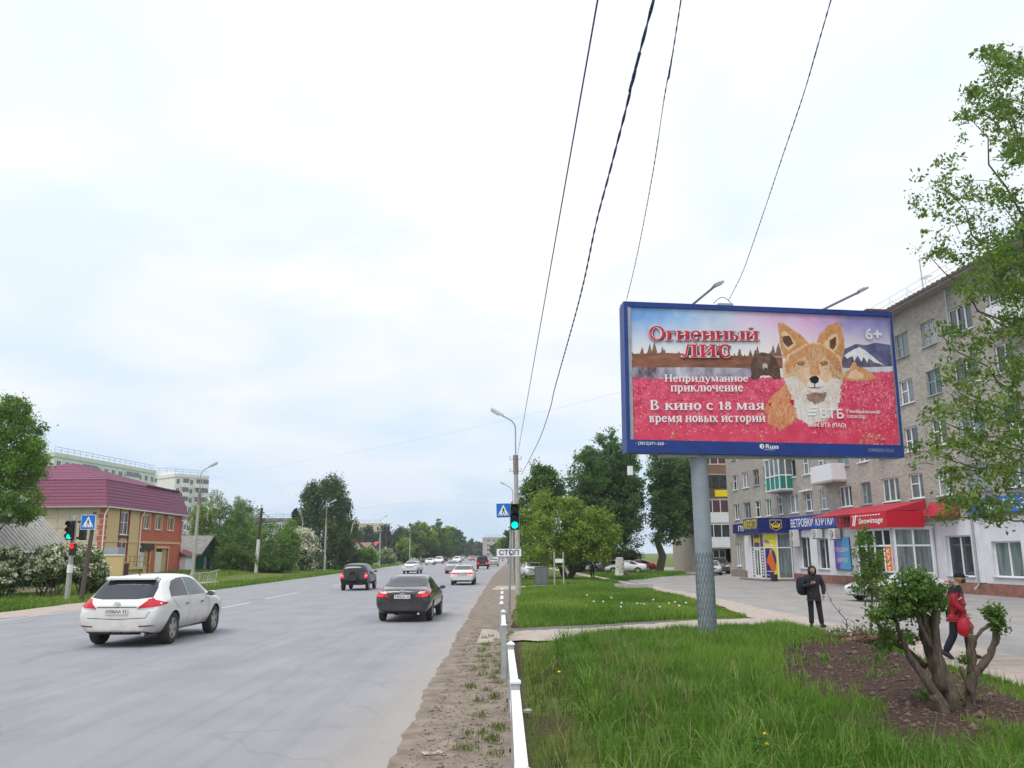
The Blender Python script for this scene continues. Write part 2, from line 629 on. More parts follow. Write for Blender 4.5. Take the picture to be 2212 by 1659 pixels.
n.links.new(mc.outputs[0], b.inputs['Base Color'])
b.inputs['Roughness'].default_value = .95
b.inputs['Specular IOR Level'].default_value = .1
bp = n.nodes.new('ShaderNodeBump'); bp.inputs['Strength'].default_value = 1.0; bp.inputs['Distance'].default_value = .06
n.links.new(n2.outputs[0], bp.inputs['Height']); n.links.new(bp.outputs[0], b.inputs['Normal'])
ground = link('ground', np_mesh('ground', gv, quads=gq, mats=[mg], attrs={'dirt': dirt_amount(gxm, gym)}, smooth=True))
tag(ground, kind='structure')


def asphalt(name, c0, c1, dust=None, dust_x=None, grain=90, patch=(0.3, 0.16)):
    m, n, b, o = new_mat(name)
    tc_ = n.nodes.new('ShaderNodeTexCoord')
    mp = n.nodes.new('ShaderNodeMapping'); mp.inputs['Scale'].default_value = (patch[0], patch[1], 1)
    n.links.new(tc_.outputs['Object'], mp.inputs[0])
    a1 = n.nodes.new('ShaderNodeTexNoise'); a1.inputs['Scale'].default_value = 3; a1.inputs['Detail'].default_value = 7; a1.inputs['Roughness'].default_value = .6
    n.links.new(mp.outputs[0], a1.inputs['Vector'])
    a2 = n.nodes.new('ShaderNodeTexNoise'); a2.inputs['Scale'].default_value = grain; a2.inputs['Detail'].default_value = 3
    n.links.new(tc_.outputs['Object'], a2.inputs['Vector'])
    rp = n.nodes.new('ShaderNodeValToRGB')
    rp.color_ramp.elements[0].position = .3; rp.color_ramp.elements[0].color = (*c0, 1)
    rp.color_ramp.elements[1].position = .72; rp.color_ramp.elements[1].color = (*c1, 1)
    n.links.new(a1.outputs[0], rp.inputs[0])
    mr = n.nodes.new('ShaderNodeMapRange'); mr.inputs[1].default_value = .3; mr.inputs[2].default_value = .7; mr.inputs[3].default_value = .68; mr.inputs[4].default_value = 1.3
    n.links.new(a2.outputs[0], mr.inputs[0])
    mm = n.nodes.new('ShaderNodeMixRGB'); mm.blend_type = 'MULTIPLY'; mm.inputs[0].default_value = 1
    n.links.new(rp.outputs[0], mm.inputs[1]); n.links.new(mr.outputs[0], mm.inputs[2])
    cs = mm.outputs[0]
    mp2 = n.nodes.new('ShaderNodeMapping'); mp2.inputs['Scale'].default_value = (1.1, .014, 1); mp2.inputs['Rotation'].default_value = (0, 0, .012)
    n.links.new(tc_.outputs['Object'], mp2.inputs[0])
    a4 = n.nodes.new('ShaderNodeTexNoise'); a4.inputs['Scale'].default_value = 1.0; a4.inputs['Detail'].default_value = 3
    n.links.new(mp2.outputs[0], a4.inputs['Vector'])
    vo = n.nodes.new('ShaderNodeTexVoronoi'); vo.feature = 'DISTANCE_TO_EDGE'; vo.inputs['Scale'].default_value = .33
    vd = n.nodes.new('ShaderNodeVectorMath'); vd.operation = 'MULTIPLY_ADD'; vd.inputs[1].default_value = (1.6, 1.6, 0); n.links.new(a1.outputs['Color'], vd.inputs[0]); n.links.new(tc_.outputs['Object'], vd.inputs[2]); n.links.new(vd.outputs[0], vo.inputs['Vector'])
    vr = n.nodes.new('ShaderNodeMapRange'); vr.inputs[2].default_value = .009; vr.inputs[3].default_value = .74; n.links.new(vo.outputs['Distance'], vr.inputs[0])
    m5 = n.nodes.new('ShaderNodeMixRGB'); m5.blend_type = 'MULTIPLY'; n.links.new(a4.outputs[0], m5.inputs[0]); n.links.new(cs, m5.inputs[1]); n.links.new(vr.outputs[0], m5.inputs[2]); cs = m5.outputs[0]
    r4 = n.nodes.new('ShaderNodeValToRGB'); e4 = r4.color_ramp.elements
    e4[0].position, e4[0].color = .485, (1, 1, 1, 1); e4[1].position, e4[1].color = .56, (1, 1, 1, 1); e4.new(.515).color = (.93, .93, .93, 1)
    n.links.new(a4.outputs[0], r4.inputs[0])
    m4 = n.nodes.new('ShaderNodeMixRGB'); m4.blend_type = 'MULTIPLY'; m4.inputs[0].default_value = 1
    n.links.new(cs, m4.inputs[1]); n.links.new(r4.outputs[0], m4.inputs[2]); cs = m4.outputs[0]
    if dust:
        sp = n.nodes.new('ShaderNodeSeparateXYZ'); n.links.new(tc_.outputs['Object'], sp.inputs[0])
        a3 = n.nodes.new('ShaderNodeTexNoise'); a3.inputs['Scale'].default_value = .9; a3.inputs['Detail'].default_value = 9; a3.inputs['Roughness'].default_value = .7
        n.links.new(tc_.outputs['Object'], a3.inputs['Vector'])
        d1 = n.nodes.new('ShaderNodeMath'); d1.operation = 'MULTIPLY_ADD'; d1.inputs[1].default_value = dust_x[2]
        n.links.new(a3.outputs[0], d1.inputs[0]); n.links.new(sp.outputs[0], d1.inputs[2])
        d2 = n.nodes.new('ShaderNodeMapRange'); d2.inputs[1].default_value = dust_x[0] + dust_x[2] * .5; d2.inputs[2].default_value = dust_x[1] + dust_x[2] * .5
        d2.inputs[4].default_value = .85
        n.links.new(d1.outputs[0], d2.inputs[0])
        mc = n.nodes.new('ShaderNodeMixRGB'); mc.inputs[2].default_value = (*dust, 1)
        n.links.new(d2.outputs[0], mc.inputs[0]); n.links.new(cs, mc.inputs[1])
        cs = mc.outputs[0]
    n.links.new(cs, b.inputs['Base Color'])
    b.inputs['Roughness'].default_value = .82
    b.inputs['Specular IOR Level'].default_value = .3
    bp = n.nodes.new('ShaderNodeBump'); bp.inputs['Strength'].default_value = .35; bp.inputs['Distance'].default_value = .01
    n.links.new(a2.outputs[0], bp.inputs['Height']); n.links.new(bp.outputs[0], b.inputs['Normal'])
    return m


def strip(name, left, right, z, m, step=1.0, jit=0.0, far=None, kind='structure'):
    """sheet between two edge polylines given as (x, y); y is resampled"""
    y0 = max(left[0][1], right[0][1]); y1 = min(left[-1][1], right[-1][1])
    ys = [y0]
    while ys[-1] < y1: ys.append(min(y1, ys[-1] + step * max(1, ys[-1] / 30)))
    ys = np.array(ys)
    r_ = np.random.default_rng(len(name) * 13)
    wob = lambda: jit * sum(np.sin(ys * f_ + r_.uniform(0, 6.3)) * a_ for f_, a_ in ((.7, 1), (1.9, .7), (4.3, .6), (9.7, .5), (17, .3))) + r_.normal(0, jit * .25, len(ys))
    xl = np.interp(ys, [p[1] for p in left], [p[0] for p in left]) + wob()
    xr = np.interp(ys, [p[1] for p in right], [p[0] for p in right]) + wob()
    k = len(ys)
    V = np.concatenate([np.stack([xl, ys, np.full(k, z)], 1), np.stack([xr, ys, np.full(k, z)], 1)])
    i = np.arange(k - 1)
    o_ = link(name, np_mesh(name, V, quads=np.stack([i, i + k, i + k + 1, i + 1], 1), mats=[m]))
    return tag(o_, kind=kind)


ASPH = asphalt('road_asphalt', (.238, .238, .260), (.30, .299, .320), dust=(.34, .305, .27), dust_x=(-2.6, -1.1, 1.6))
DIRTV = mat('verge_dirt', (.225, .185, .152), .95, var=.32, scale=3, bump=.7, bscale=22, spec=.1)
PALE = mat('dusty_footpath', (.40, .345, .305), .95, var=.16, scale=3, bump=.5, bscale=30, spec=.1)
YARD = asphalt('yard_asphalt', (.235, .225, .22), (.345, .325, .315), grain=60, patch=(.3, .15))
MUD = mat('wet_mud', (.075, .058, .05), .35, var=.35, scale=6, bump=.6, bscale=14, spec=.5)

road_l = [(-17.6, -30), (-17.9, 20), (-18.1, 35), (-19.1, 56), (-20.6, 100), (-21.6, 128), (-24.4, 193), (-25.5, 420), (-26, 900)]
road_r = [(-1.15, -30), (-1.2, 9), (-1.35, 20), (-1.6, 43), (-1.9, 85), (-1.6, 200), (-1.5, 900)]
strip('road', road_l, road_r, 0.0, ASPH, 1.0, .03)
strip('verge', [(p[0] - .12, p[1]) for p in road_r], [(-.02, -30), (-.02, 9), (-.1, 20), (-.05, 30), (.3, 43), (.1, 85), (-.4, 200), (-.5, 400)], 0.006, DIRTV, .12, .028)
strip('roadside_path', [(-20.2, 8), (-20.2, 36), (-20.4, 43), (-20.0, 52)], [(-17.75, 8), (-17.95, 36), (-18.3, 43), (-18.9, 52)], 0.006, PALE, 1.0, .15)
strip('roadside_path', [(-26.4, 60), (-25.6, 86), (-25.2, 100)], [(-25.3, 60), (-24.4, 86), (-24.0, 100)], 0.006, PALE, 1.0, .1)
strip('walkway', [(8.1, -12), (8.1, 14), (8.2, 17), (8.1, 20), (7.7, 23), (8.0, 29), (8.5, 37), (7.9, 62), (6.2, 92), (5.0, 130)],
      [(10.7, -12), (10.5, 14), (10.4, 18), (10.1, 20.5), (9.8, 24.3), (9.7, 28), (9.7, 44), (8.6, 66), (7.6, 92), (6.4, 130)], 0.010, PALE, .6, .07)
strip('yard', [(10.2, -12), (10.0, 20), (9.5, 28), (9.45, 44), (9.0, 58), (9.0, 68), (12.5, 77), (18.6, 84), (19.2, 130)],
      [(27.7, -12), (25.3, 20), (24.6, 28), (23.4, 44), (22.7, 50), (22.2, 56), (20.6, 78), (27.6, 100), (27.6, 130)], 0.004, YARD, 1.0, .03)

# trodden cross path from the roadside to the walkway, with a muddy edge
cp = MB()
up_ = [(-.9, 24.9), (.0, 24.4), (1.4, 25.0), (3.4, 26.2), (5.9, 27.7), (8.3, 28.4)]
lo_ = [(-.9, 21.0), (.0, 21.6), (1.4, 21.4), (2.9, 22.2), (5.3, 24.3), (8.3, 25.6)]
cu = np.linspace(0, 1, 40)
pu = np.stack([np.interp(cu, np.linspace(0, 1, 6), [p[i] for p in up_]) for i in (0, 1)], 1)
pl = np.stack([np.interp(cu, np.linspace(0, 1, 6), [p[i] for p in lo_]) for i in (0, 1)], 1)
pu[:, 1] += rng.normal(0, .07, 40); pl[:, 1] += rng.normal(0, .07, 40)
V = np.concatenate([np.c_[pu, np.full(40, .016)], np.c_[pl, np.full(40, .016)]])
i = np.arange(39)
tag(link('footpath', np_mesh('footpath', V, quads=np.stack([i + 40, i + 41, i + 1, i], 1), mats=[PALE])), kind='structure')
V = np.concatenate([np.c_[pu[3:30] + [0, .75], np.full(27, .012)], np.c_[pu[3:30] - [0, .18], np.full(27, .020)]])
V[:27, 1] += rng.normal(0, .12, 27); V[27:, 1] += rng.normal(0, .08, 27)
i = np.arange(26)
tag(link('muddy_ground', np_mesh('muddy_ground', V, quads=np.stack([i + 27, i + 28, i + 1, i], 1), mats=[MUD])), kind='structure')
# second cross path further on
strip('footpath', [(-1.2, 52), (-1.2, 58)], [(5.0, 52), (4.0, 58)], 0.012, PALE, .5, .1)

# worn lane dashes
PAINT = mat('worn_road_paint', (.56, .56, .56), .8, var=.25, scale=9)
lane = [((-12.2, 35.5), (-12.15, 39.5)), ((-12.55, 43.2), (-12.6, 49.8)), ((-12.7, 60), (-12.75, 66)), ((-12.9, 78), (-13, 84)), ((-13.2, 98), (-13.2, 106)),
        ((-6.0, 60), (-6.0, 66)), ((-6.3, 84), (-6.3, 92))]
for (a, c) in lane:
    V = [(a[0] - .07, a[1], .0045), (a[0] + .07, a[1], .0045), (c[0] + .07, c[1], .0045), (c[0] - .07, c[1], .0045)]
    mb = MB(); mb.poly(V)
    tag(mb.build('lane_marking', PAINT, fix=False), kind='structure')
mb = MB(); mb.poly([(-17.6, 26, .0045), (-17.5, 26, .0045), (-17.6, 36.5, .0045), (-17.72, 36.5, .0045)])
tag(mb.build('edge_marking', PAINT, fix=False), kind='structure')

# clods and stones on the verge and on bare soil
def pebbles(name, xy, size, m, zf):
    k = len(xy)
    base = np.array([(1, 0, 0), (-1, 0, 0), (0, 1, 0), (0, -1, 0), (0, 0, 1), (0, 0, -1)], float)
    tri = np.array([(0, 2, 4), (2, 1, 4), (1, 3, 4), (3, 0, 4), (2, 0, 5), (1, 2, 5), (3, 1, 5), (0, 3, 5)])
    s = size * rng.lognormal(0, .55, k)
    V = base[None] * s[:, None, None] * rng.uniform(.5, 1.3, (k, 6, 1)) * np.array([1, 1, .6])
    a = rng.uniform(0, 6.28, k)
    ca, sa = np.cos(a)[:, None], np.sin(a)[:, None]
    V = np.stack([V[..., 0] * ca - V[..., 1] * sa, V[..., 0] * sa + V[..., 1] * ca, V[..., 2]], -1)
    V += np.c_[xy, zf(xy[:, 0], xy[:, 1]) + s * .15][:, None, :]
    T = (tri[None] + (np.arange(k) * 6)[:, None, None]).reshape(-1, 3)
    return link(name, np_mesh(name, V.reshape(-1, 3), tris=T, mats=[m]))


ky = 3.5 + 22 * rng.random(5200) ** 1.6
kx = -1.15 + 1.05 * rng.random(5200)
tag(pebbles('verge_clods', np.c_[kx, ky], .010, DIRTV, lambda x, y: x * 0 + .008), 'loose brown clods and stones along the dirt verge', 'gravel', kind='stuff')
kx = rng.uniform(3.5, 8.4, 9000); ky = rng.uniform(8.5, 18.5, 9000)
kp = rng.random(9000) < dirt_amount(kx, ky) ** 2
tag(pebbles('soil_crumbs', np.c_[kx, ky][kp], .017, mat('soil_crumb', (.13, .09, .07), .95, var=.4), ground_z), 'crumbs of dug brown soil around the pruned stumps', 'soil', kind='stuff')
# ================================================================== brick apartment block with shops, right
B_O = Vector((20.39, 79.29, 0))
B_RZ = math.atan2(-.9966, .0823)
B_S0 = -31.1


def FL(s, p, z):
    """facade coordinates: s along the facade (towards the camera), p out of it, z up"""
    return Vector((22.95 + .0823 * s - .9966 * p, 48.3 - .9966 * s - .0823 * p, z))


def fthing(name, label, cat, s, p, z, group=None):
    return thing(name, label, cat, FL(s, p, z), B_RZ, group)


FACE = frame((0, 0, 0), (1, 0, 0))            # facade plane: x along, y up, z outwards
SIDE = frame((0, 0, 0), (0, 1, 0))            # plane turned to the camera: x runs from outside to the facade, normal +x


BRICK = brick_mat('grey_brown_brick', (.405, .365, .315), (.23, .205, .18), (.48, .45, .41), var=.5, ms=.014, bump=.9)
PLAST = mat('white_plaster', (.66, .66, .70), .85, var=.10, scale=1.5, bump=.25, bscale=40)
PLINTH = mat('red_plinth', (.26, .125, .095), .85, var=.3, scale=3, bump=.4)
OLDF = mat('old_grey_frame', (.36, .37, .38), .7, var=.2)
BLUEF = mat('faded_blue_frame', (.22, .33, .42), .7, var=.2)
PANES = [mat('pane_sky', (.10, .125, .15), .08, var=.5, scale=.6, spec=.9), mat('pane_curtain', (.26, .28, .30), .25, var=.45, scale=2.2, spec=.8, stretch=(8, 8, .4)),
         mat('pane_dark', (.035, .043, .05), .06, var=.5, scale=.8, spec=.9), mat('pane_greenish', (.12, .16, .16), .15, var=.4, scale=1.2, spec=.9)]

bld = thing('apartment_building', 'long five storey grey brown brick apartment block with shops on its ground floor', 'building', B_O, B_RZ)
WIN = [(-29.45, -28.2), (-26.95, -25.3), (-24.24, -22.9), (-21.85, -20.6), (-19.27, -18.2), (-16.9, -15.3), (-14.05, -12.8), (-11.5, -10.2), (-8.6, -6.85), (-5.6, -4.3),
       (-2.95, -1.0), (.1, 1.5), (2.85, 4.25), (5.4, 7.4), (8.75, 10.1), (12.0, 13.4), (15.0, 16.8), (18.5, 19.9)]
FLOORS = [5.10, 7.80, 10.58, 13.36]
S = lambda s: s - B_S0
LEN, HGT = 54.0, 16.0
balc = {(1, 4): 'green', (1, 8): 'white', (3, 15): 'white', (3, 8): 'white', (1, 15): 'white', (2, 4): 'white'}
ops_hi, ops_all = [], []
r_ = random.Random(3)
for fi, z in enumerate(FLOORS):
    for wi, (a, c) in enumerate(WIN):
        ops_all.append((S(a), S(c), z, z + 1.40, fi, wi))
x_sp = S(-27.2)
mb = MB()
wall_with_openings(mb, FACE, x_sp, HGT, [o[:4] for o in ops_all if o[1] < x_sp] + [(S(-29.6), S(-28.35), .95, 3.0)], depth=.16)
M2 = frame((x_sp, 0, 0), (1, 0, 0))
wall_with_openings(mb, M2, LEN - x_sp, HGT, [(o[0] - x_sp, o[1] - x_sp, o[2], o[3]) for o in ops_all if o[0] > x_sp], depth=.16, z0=3.6)
mb.quad((0, 12, 0), (0, 0, 0), (0, 0, HGT), (0, 12, HGT)).quad((LEN, 0, 0), (LEN, 12, 0), (LEN, 12, HGT), (LEN, 0, HGT)).quad((LEN, 12, 0), (0, 12, 0), (0, 12, HGT), (LEN, 12, HGT))
mb.quad((0, .3, 0), (LEN, .3, 0), (LEN, .3, HGT), (0, .3, HGT))
mb.build('brick_wall', BRICK, bld, fix=False)
for (x0, x1, z0, z1, fi, wi) in ops_all:
    if x0 > S(13.8): continue
    wide = x1 - x0 > 1.6
    k = r_.random()
    fm = PVC if k < .78 else (OLDF if k < .92 else BLUEF)
    if wide:
        st = ((.5,), ()) if r_.random() < .5 else ((.35, .68), ())
    else:
        st = r_.choice([((.5,), ((0, .55),)), ((.5,), ()), ((.42,), ((0, .45),)), ((.62,), ((0, .6),))])
    add_window(bld, FACE, x0, x1, z0, z1, st[0], st[1], depth=.15, fm=fm, gm=r_.choice(PANES), sill_m=PVC if k < .78 else OLDF)
add_window(bld, FACE, S(-29.6), S(-28.35), .95, 3.0, (.5,), (), depth=.15, gm=PANES[1])
# white hood over one window
mb = MB(); mb.box(S(-14.45), S(-12.75), 6.56, 6.66, 0, .28, 0, FACE); mb.build('window_hood', PVC, bld)
# eaves, roof, guard rail
mb = MB()
mb.box(-.6, LEN, 16.0, 16.10, -.2, .72, 0, FACE)
mb.build('eaves', mat('eaves_concrete', (.30, .28, .26), .9, var=.2), bld)
ROOFD = mat('slate_roof', (.13, .11, .105), .85, var=.3, scale=2)
mb = MB()
mb.prism([(-.7, -.8, 16.10), (-.7, -.8, 16.2), (-.7, 6, 18.2), (-.7, 12.8, 16.2), (-.7, 12.8, 16.10)], (LEN + .7, 0, 0))
rf = mb.build('roof', ROOFD, bld)
mb = MB()
for k in range(120):
    mb.tube([(-.6 + k * .45, -.84, 16.22), (-.6 + k * .45, 2, 17.05)], .05, 5)
mb.build('roof_ridges', ROOFD, rf)
mb = MB()
for zz in (16.95, 16.6):
    mb.tube([(-.4, -.55, zz), (LEN, -.55, zz)], .009, 5)
for k in range(28):
    x = -.3 + k * 1.9
    mb.tube([(x, -.55, 16.2), (x, -.55, 16.95)], .009, 5)
    mb.tube([(x, -.55, 16.85), (x, .1, 16.4)], .008, 5)
mb.build('roof_rail', GALV, bld)
for sx in (6.0, -16.0, -25.0):
    mb = MB(); mb.box(S(sx), S(sx) + .9, 5.3, 6.3, 17.4, 19.0); mb.box(S(sx) - .08, S(sx) + .98, 5.2, 6.4, 19.0, 19.12)
    mb.build('chimney', BRICK, rf)
# string course + ventilation marks
# balconies
TEAL = mat('teal_panel', (.015, .21, .165), .5, var=.1)
SIDING = mat('white_siding', (.70, .70, .74), .6, var=.05)
SLABM = mat('balcony_slab', (.34, .32, .31), .9, var=.25)
for (fi, wi), kind in balc.items():
    if wi >= len(WIN): continue
    if fi == 1 and wi == 4: a, c = -18.9, -16.1
    elif fi == 1 and wi == 8: a, c = -10.6, -7.4
    elif (fi, wi) == (3, 15): a, c = 9.9, 12.8
    elif (fi, wi) == (1, 15): a, c = 10.6, 13.4
    else: a, c = WIN[wi][0] - .8, WIN[wi][1] + .8
    z = FLOORS[fi] - .9
    if kind == 'white' and (fi, wi) in ((3, 8), (2, 4)): continue
    root = bld
    b_ = MB(); b_.box(S(a), S(c), z - .14, z, 0, 1.0, 0, FACE)
    bo = b_.build('balcony', SLABM, root)
    p_ = MB()
    p_.box(S(a), S(c), z + .0, z + 1.1, .94, 1.0, 0, FACE); p_.box(S(a), S(a) + .06, z, z + 1.1, .0, .94, 0, FACE); p_.box(S(c) - .06, S(c), z, z + 1.1, .0, .94, 0, FACE)
    p_.build('parapet', TEAL if kind == 'green' else SIDING, bo)
    if kind == 'green':
        g = MB(); g.box(S(a) + .05, S(c) - .05, z + 1.1, z + 2.5, .95, .97, 0, FACE); g.box(S(c) - .04, S(c) - .02, z + 1.1, z + 2.5, .05, .95, 0, FACE)
        g.build('pane', PANES[3], bo)
        f = MB()
        for k in range(4):
            xx = S(a) + (S(c) - S(a) - .08) * k / 3
            f.box(xx, xx + .08, z, z + 2.5, .96, 1.03, 0, FACE)
        for zz in (z - .02, z + 1.06, z + 2.44):
            f.box(S(a), S(c), zz, zz + .09, .955, 1.035, 0, FACE); f.box(S(c) - .05, S(c) + .03, zz, zz + .09, 0, .955, 0, FACE)
        f.box(S(c) - .05, S(c) + .032, z, z + 2.5, .45, .53, 0, FACE)
        f.build('glazing_frame', PVC, bo)
        t_ = MB(); t_.box(S(a) - .05, S(c) + .05, z + 2.53, z + 2.6, 0, 1.08, 0, FACE); t_.build('balcony_roof', PVC, bo)
# shop fronts: plaster ground floor with plinth
shops = [(-15.5, -13.7, .95, 3.25), (-12.5, -10.75, .95, 3.1), (-9.7, -7.5, .95, 3.1), (3.1, 5.3, .85, 2.95), (6.85, 9.0, .9, 2.6), (10.6, 12.8, .9, 2.6), (14.4, 16.6, .9, 2.6)]
mb = MB()
M3 = frame((x_sp, -.06, 0), (1, 0, 0))
wall_with_openings(mb, M3, LEN - x_sp, 3.75, [(S(a) - x_sp, S(c) - x_sp, z0, z1) for (a, c, z0, z1) in shops], depth=.30, z0=.58)
mb.quad((x_sp, -.06, .58), (x_sp, .05, .58), (x_sp, .05, 3.75), (x_sp, -.06, 3.75))
pw = mb.build('plaster_wall', PLAST, bld, fix=False)
for s_ in (6.0, 9.8, 13.6, 2.7):
    mb = MB(); mb.box(S(s_) - .22, S(s_) + .22, .6, 3.74, .06, .15, 0, FACE); mb.build('pilaster', PLAST, pw)
mb = MB(); mb.box(x_sp - .02, LEN, 0, .575, 0, .12, 0, FACE); mb.build('plinth', PLINTH, bld)
mb = MB(); mb.box(0, x_sp - .03, 0, .62, 0, .05, 0, FACE); mb.build('plinth', mat('grey_plinth', (.23, .2, .18), .9, var=.3), bld)
GREYGREEN = mat('shop_pane', (.15, .19, .19), .10, var=.55, scale=1.6, spec=.9, stretch=(3, 3, .35))
for (a, c, z0, z1) in shops:
    add_window(bld, frame((0, -.06, 0), (1, 0, 0)), S(a), S(c), z0, z1, (.52,) if c - a < 2 else (.5,), (), depth=.22, gm=PANES[2] if a < 6 else GREYGREEN, sill_m=GALV)
# drain pipe on the facade
mb = MB(); mb.tube([(S(5.75), -.2, 15.9), (S(5.75), -.2, .5), (S(5.75), -.45, .25)], .06, 8)
mb.build('downpipe', GALV, bld, smooth=True)

# television aerial on the roof
ae = fthing('roof_aerial', 'thin television aerial standing on the apartment block roof edge', 'aerial', 3.4, -.1, 16.2)
mb = MB(); mb.tube([(0, 0, 0), (-.1, 0, 2.3)], .03, 6); mb.build('mast', GALV, ae)
for q, (zz, ln) in enumerate(((2.2, 1.7), (1.1, .8))):
    mb = MB(); mb.tube([(-.1, 0, zz), (-.1 + ln, .15, zz - .06)], .016, 5)
    for k in range(4):
        mb.tube([(-.05 + ln * k / 4, -.2, zz), (-.05 + ln * k / 4, .25, zz)], .01, 4)
    mb.build('boom', GALV, ae)

# ------------------------------------------------------------------ shop porch with the crown sign
NAVY = mat('navy_sign', (.012, .022, .14), .45, var=.08)
NAVY2 = mat('blue_sign', (.03, .055, .30), .45, var=.08)
YEL = mat('yellow_letters', (.80, .62, .01), .45, var=.05)
SWHITE = mat('sign_white', (.82, .82, .84), .5, var=.04)
RED = mat('red_sign', (.50, .012, .03), .5, var=.08)
RED2 = mat('crimson_fascia', (.42, .02, .045), .55, var=.1)
ORANGE = mat('orange_print', (.72, .16, .02), .6, var=.25, scale=9)
PUR = mat('purple_print', (.05, .02, .22), .5, var=.15)
p1 = fthing('shop_porch', 'glazed white shop porch with an orange jacket poster beside its door', 'porch', -16.8, 0, 0)
# local: x = s + 16.8 (0 is the side turned to the camera), y = -p, z
mb = MB()
mb.box(-3.85, -3.55, -2.3, -.12, .15, 3.6); mb.box(-3.85, -2.7, -2.32, -2.2, .15, 3.6)
mb.build('wall', PLAST, p1)
mb = MB(); mb.box(-4.6, .35, -2.75, -.13, 0.02, .16); mb.build('step', mat('step_stone', (.24, .2, .19), .9, var=.2), p1)
mb = MB(); mb.box(-3.8, 0.0, -2.35, -.12, 3.5, 3.62); mb.build('ceiling', PVC, p1)
F1 = frame((-2.65, -2.35, .16), (1, 0, 0))      # door front, 2.65 wide
mb = MB()
bars(mb, F1, [(0, .09, 0, 3.35), (.55, .64, 0, 3.35), (1.85, 1.94, 0, 3.35), (2.56, 2.65, 0, 3.35), (0, 2.65, 3.35, 3.44), (0, 2.65, 2.3, 2.4), (.09, 2.56, -.02, .08)], -.06, .0)
mb.build('door_frame', PVC, p1)
mb = MB(); bars(mb, F1, [(.09, .55, .08, 3.35), (1.94, 2.56, .08, 3.35), (.64, 1.85, 2.4, 3.35)], -.04, -.03); mb.build('pane', PANES[2], p1)
dr = MB()
bars(dr, F1, [(.66, .78, .1, 2.28), (1.71, 1.83, .1, 2.28), (.78, 1.71, .1, .25), (.78, 1.71, 2.16, 2.28), (1.19, 1.29, .25, 2.16)], -.05, .012)
dro = dr.build('door', PVC, p1)
mb = MB(); bars(mb, F1, [(.78, 1.19, .25, 2.16), (1.29, 1.71, .25, 2.16)], -.03, -.02); mb.build('pane', PANES[2], dro)
mb = MB(); bars(mb, F1, [(1.14, 1.17, .8, 1.5)], .012, .06); mb.build('handle', GALV, dro)
mb = MB()
for k in range(9):
    z_ = .25 + k * .22
    bars(mb, F1, [(.22, .42, z_, z_ + .14), (2.12, 2.36, z_, z_ + .14)], -.028, -.022)
mb.build('door_lettering', SWHITE, p1)
mb = MB(); bars(mb, F1, [(.7, 1.8, 2.75, 3.1)], -.028, -.02); mb.build('door_sticker', YEL, p1)
SD1 = frame((0, -2.35, .16), (0, 1, 0))         # side to the camera: x from the outer corner to the facade
mb = MB()
bars(mb, SD1, [(0, .1, 0, 3.44), (1.05, 1.13, 0, 3.44), (2.15, 2.23, 0, 3.44), (0.1, 2.15, 3.36, 3.44), (.1, 2.15, 0, .08), (.1, 2.15, 2.30, 2.38)], -.06, 0)
mb.build('glazing_frame', PVC, p1)
mb = MB(); bars(mb, SD1, [(1.13, 2.15, .08, 2.30), (1.13, 2.15, 2.38, 3.36)], -.045, -.03); mb.build('pane', GREYGREEN, p1)
pst = MB(); bars(pst, SD1, [(.1, 1.05, .08, 3.36)], -.04, -.02)
po = pst.build('poster', mat('poster_yellow', (.78, .70, .02), .55, var=.05), p1)
q = lambda pts, z: [SD1 @ Vector((x, y, z)) for x, y in pts]
mb = MB(); mb.poly(q([(.1, 2.3), (.55, 2.3), (.8, 2.1), (.93, 1.7), (.95, 1.3), (.88, .9), (.7, .45), (.72, .08), (.1, .08)], -.016))
mb.poly(q([(.1, 2.95), (.4, 2.9), (.5, 2.7), (.1, 2.7)], -.016)); mb.build('poster_field', PUR, po, fix=False)
mb = MB(); mb.poly(q([(.42, 1.95), (.55, 1.98), (.66, 1.85), (.72, 1.6), (.86, 1.05), (.92, .72), (.7, .62), (.5, .66), (.40, .95), (.18, 1.25), (.2, 1.45), (.34, 1.75)], -.012)); mb.build('poster_coat', ORANGE, po, fix=False)
mb = MB(); mb.poly(q([(.44, 2.18), (.55, 2.22), (.64, 2.12), (.63, 1.95), (.52, 1.9), (.44, 1.98)], -.009)); mb.build('poster_face', mat('poster_skin', (.55, .33, .22), .6), po, fix=False)
lettering('poster_text', 'КУРТКИ', SWHITE, po, SD1, .18, 2.74, .72, .14, .015, -.012)
lettering('poster_text', 'ветровки', SWHITE, po, SD1, .16, 2.42, .78, .16, .015, -.012)
lettering('poster_text', 'скидки', SWHITE, po, SD1, .16, .5, .5, .12, .015, -.008)
lettering('poster_text', 'на всё', SWHITE, po, SD1, .16, .25, .5, .12, .015, -.008)

sg = fthing('shop_sign', 'navy box sign with yellow crown shield and yellow lettering over shop porch', 'sign', -16.5, 0, 3.6)
mb = MB(); mb.box(-3.2, 0, -2.8, -.1, .02, 1.15); mb.build('sign_box', NAVY, sg)
mb = MB(); mb.box(-3.25, -.05, -2.83, -2.803, -.12, 0.015); mb.build('sign_skirt', mat('brown_panel', (.07, .045, .035), .7), sg)
FS = frame((-3.2, -2.8, 0), (1, 0, 0))
lettering('sign_letters', 'ИМПЕРАТОР', YEL, sg, FS, .12, .35, 2.9, .72, .012, .012)
CS = frame((0, -2.8, 0), (0, 1, 0))
sh = [(.95, .98), (1.85, .98), (1.85, .42), (1.4, .16), (.95, .42)]
mb = MB()
for k in range(5):
    a, c = Vector((*sh[k], .0)), Vector((*sh[(k + 1) % 5], .0))
    mb.tube([CS @ (a + Vector((0, 0, .012))), CS @ (c + Vector((0, 0, .012)))], .018, 5)
mb.build('shield_outline', YEL, sg)
mb = MB()
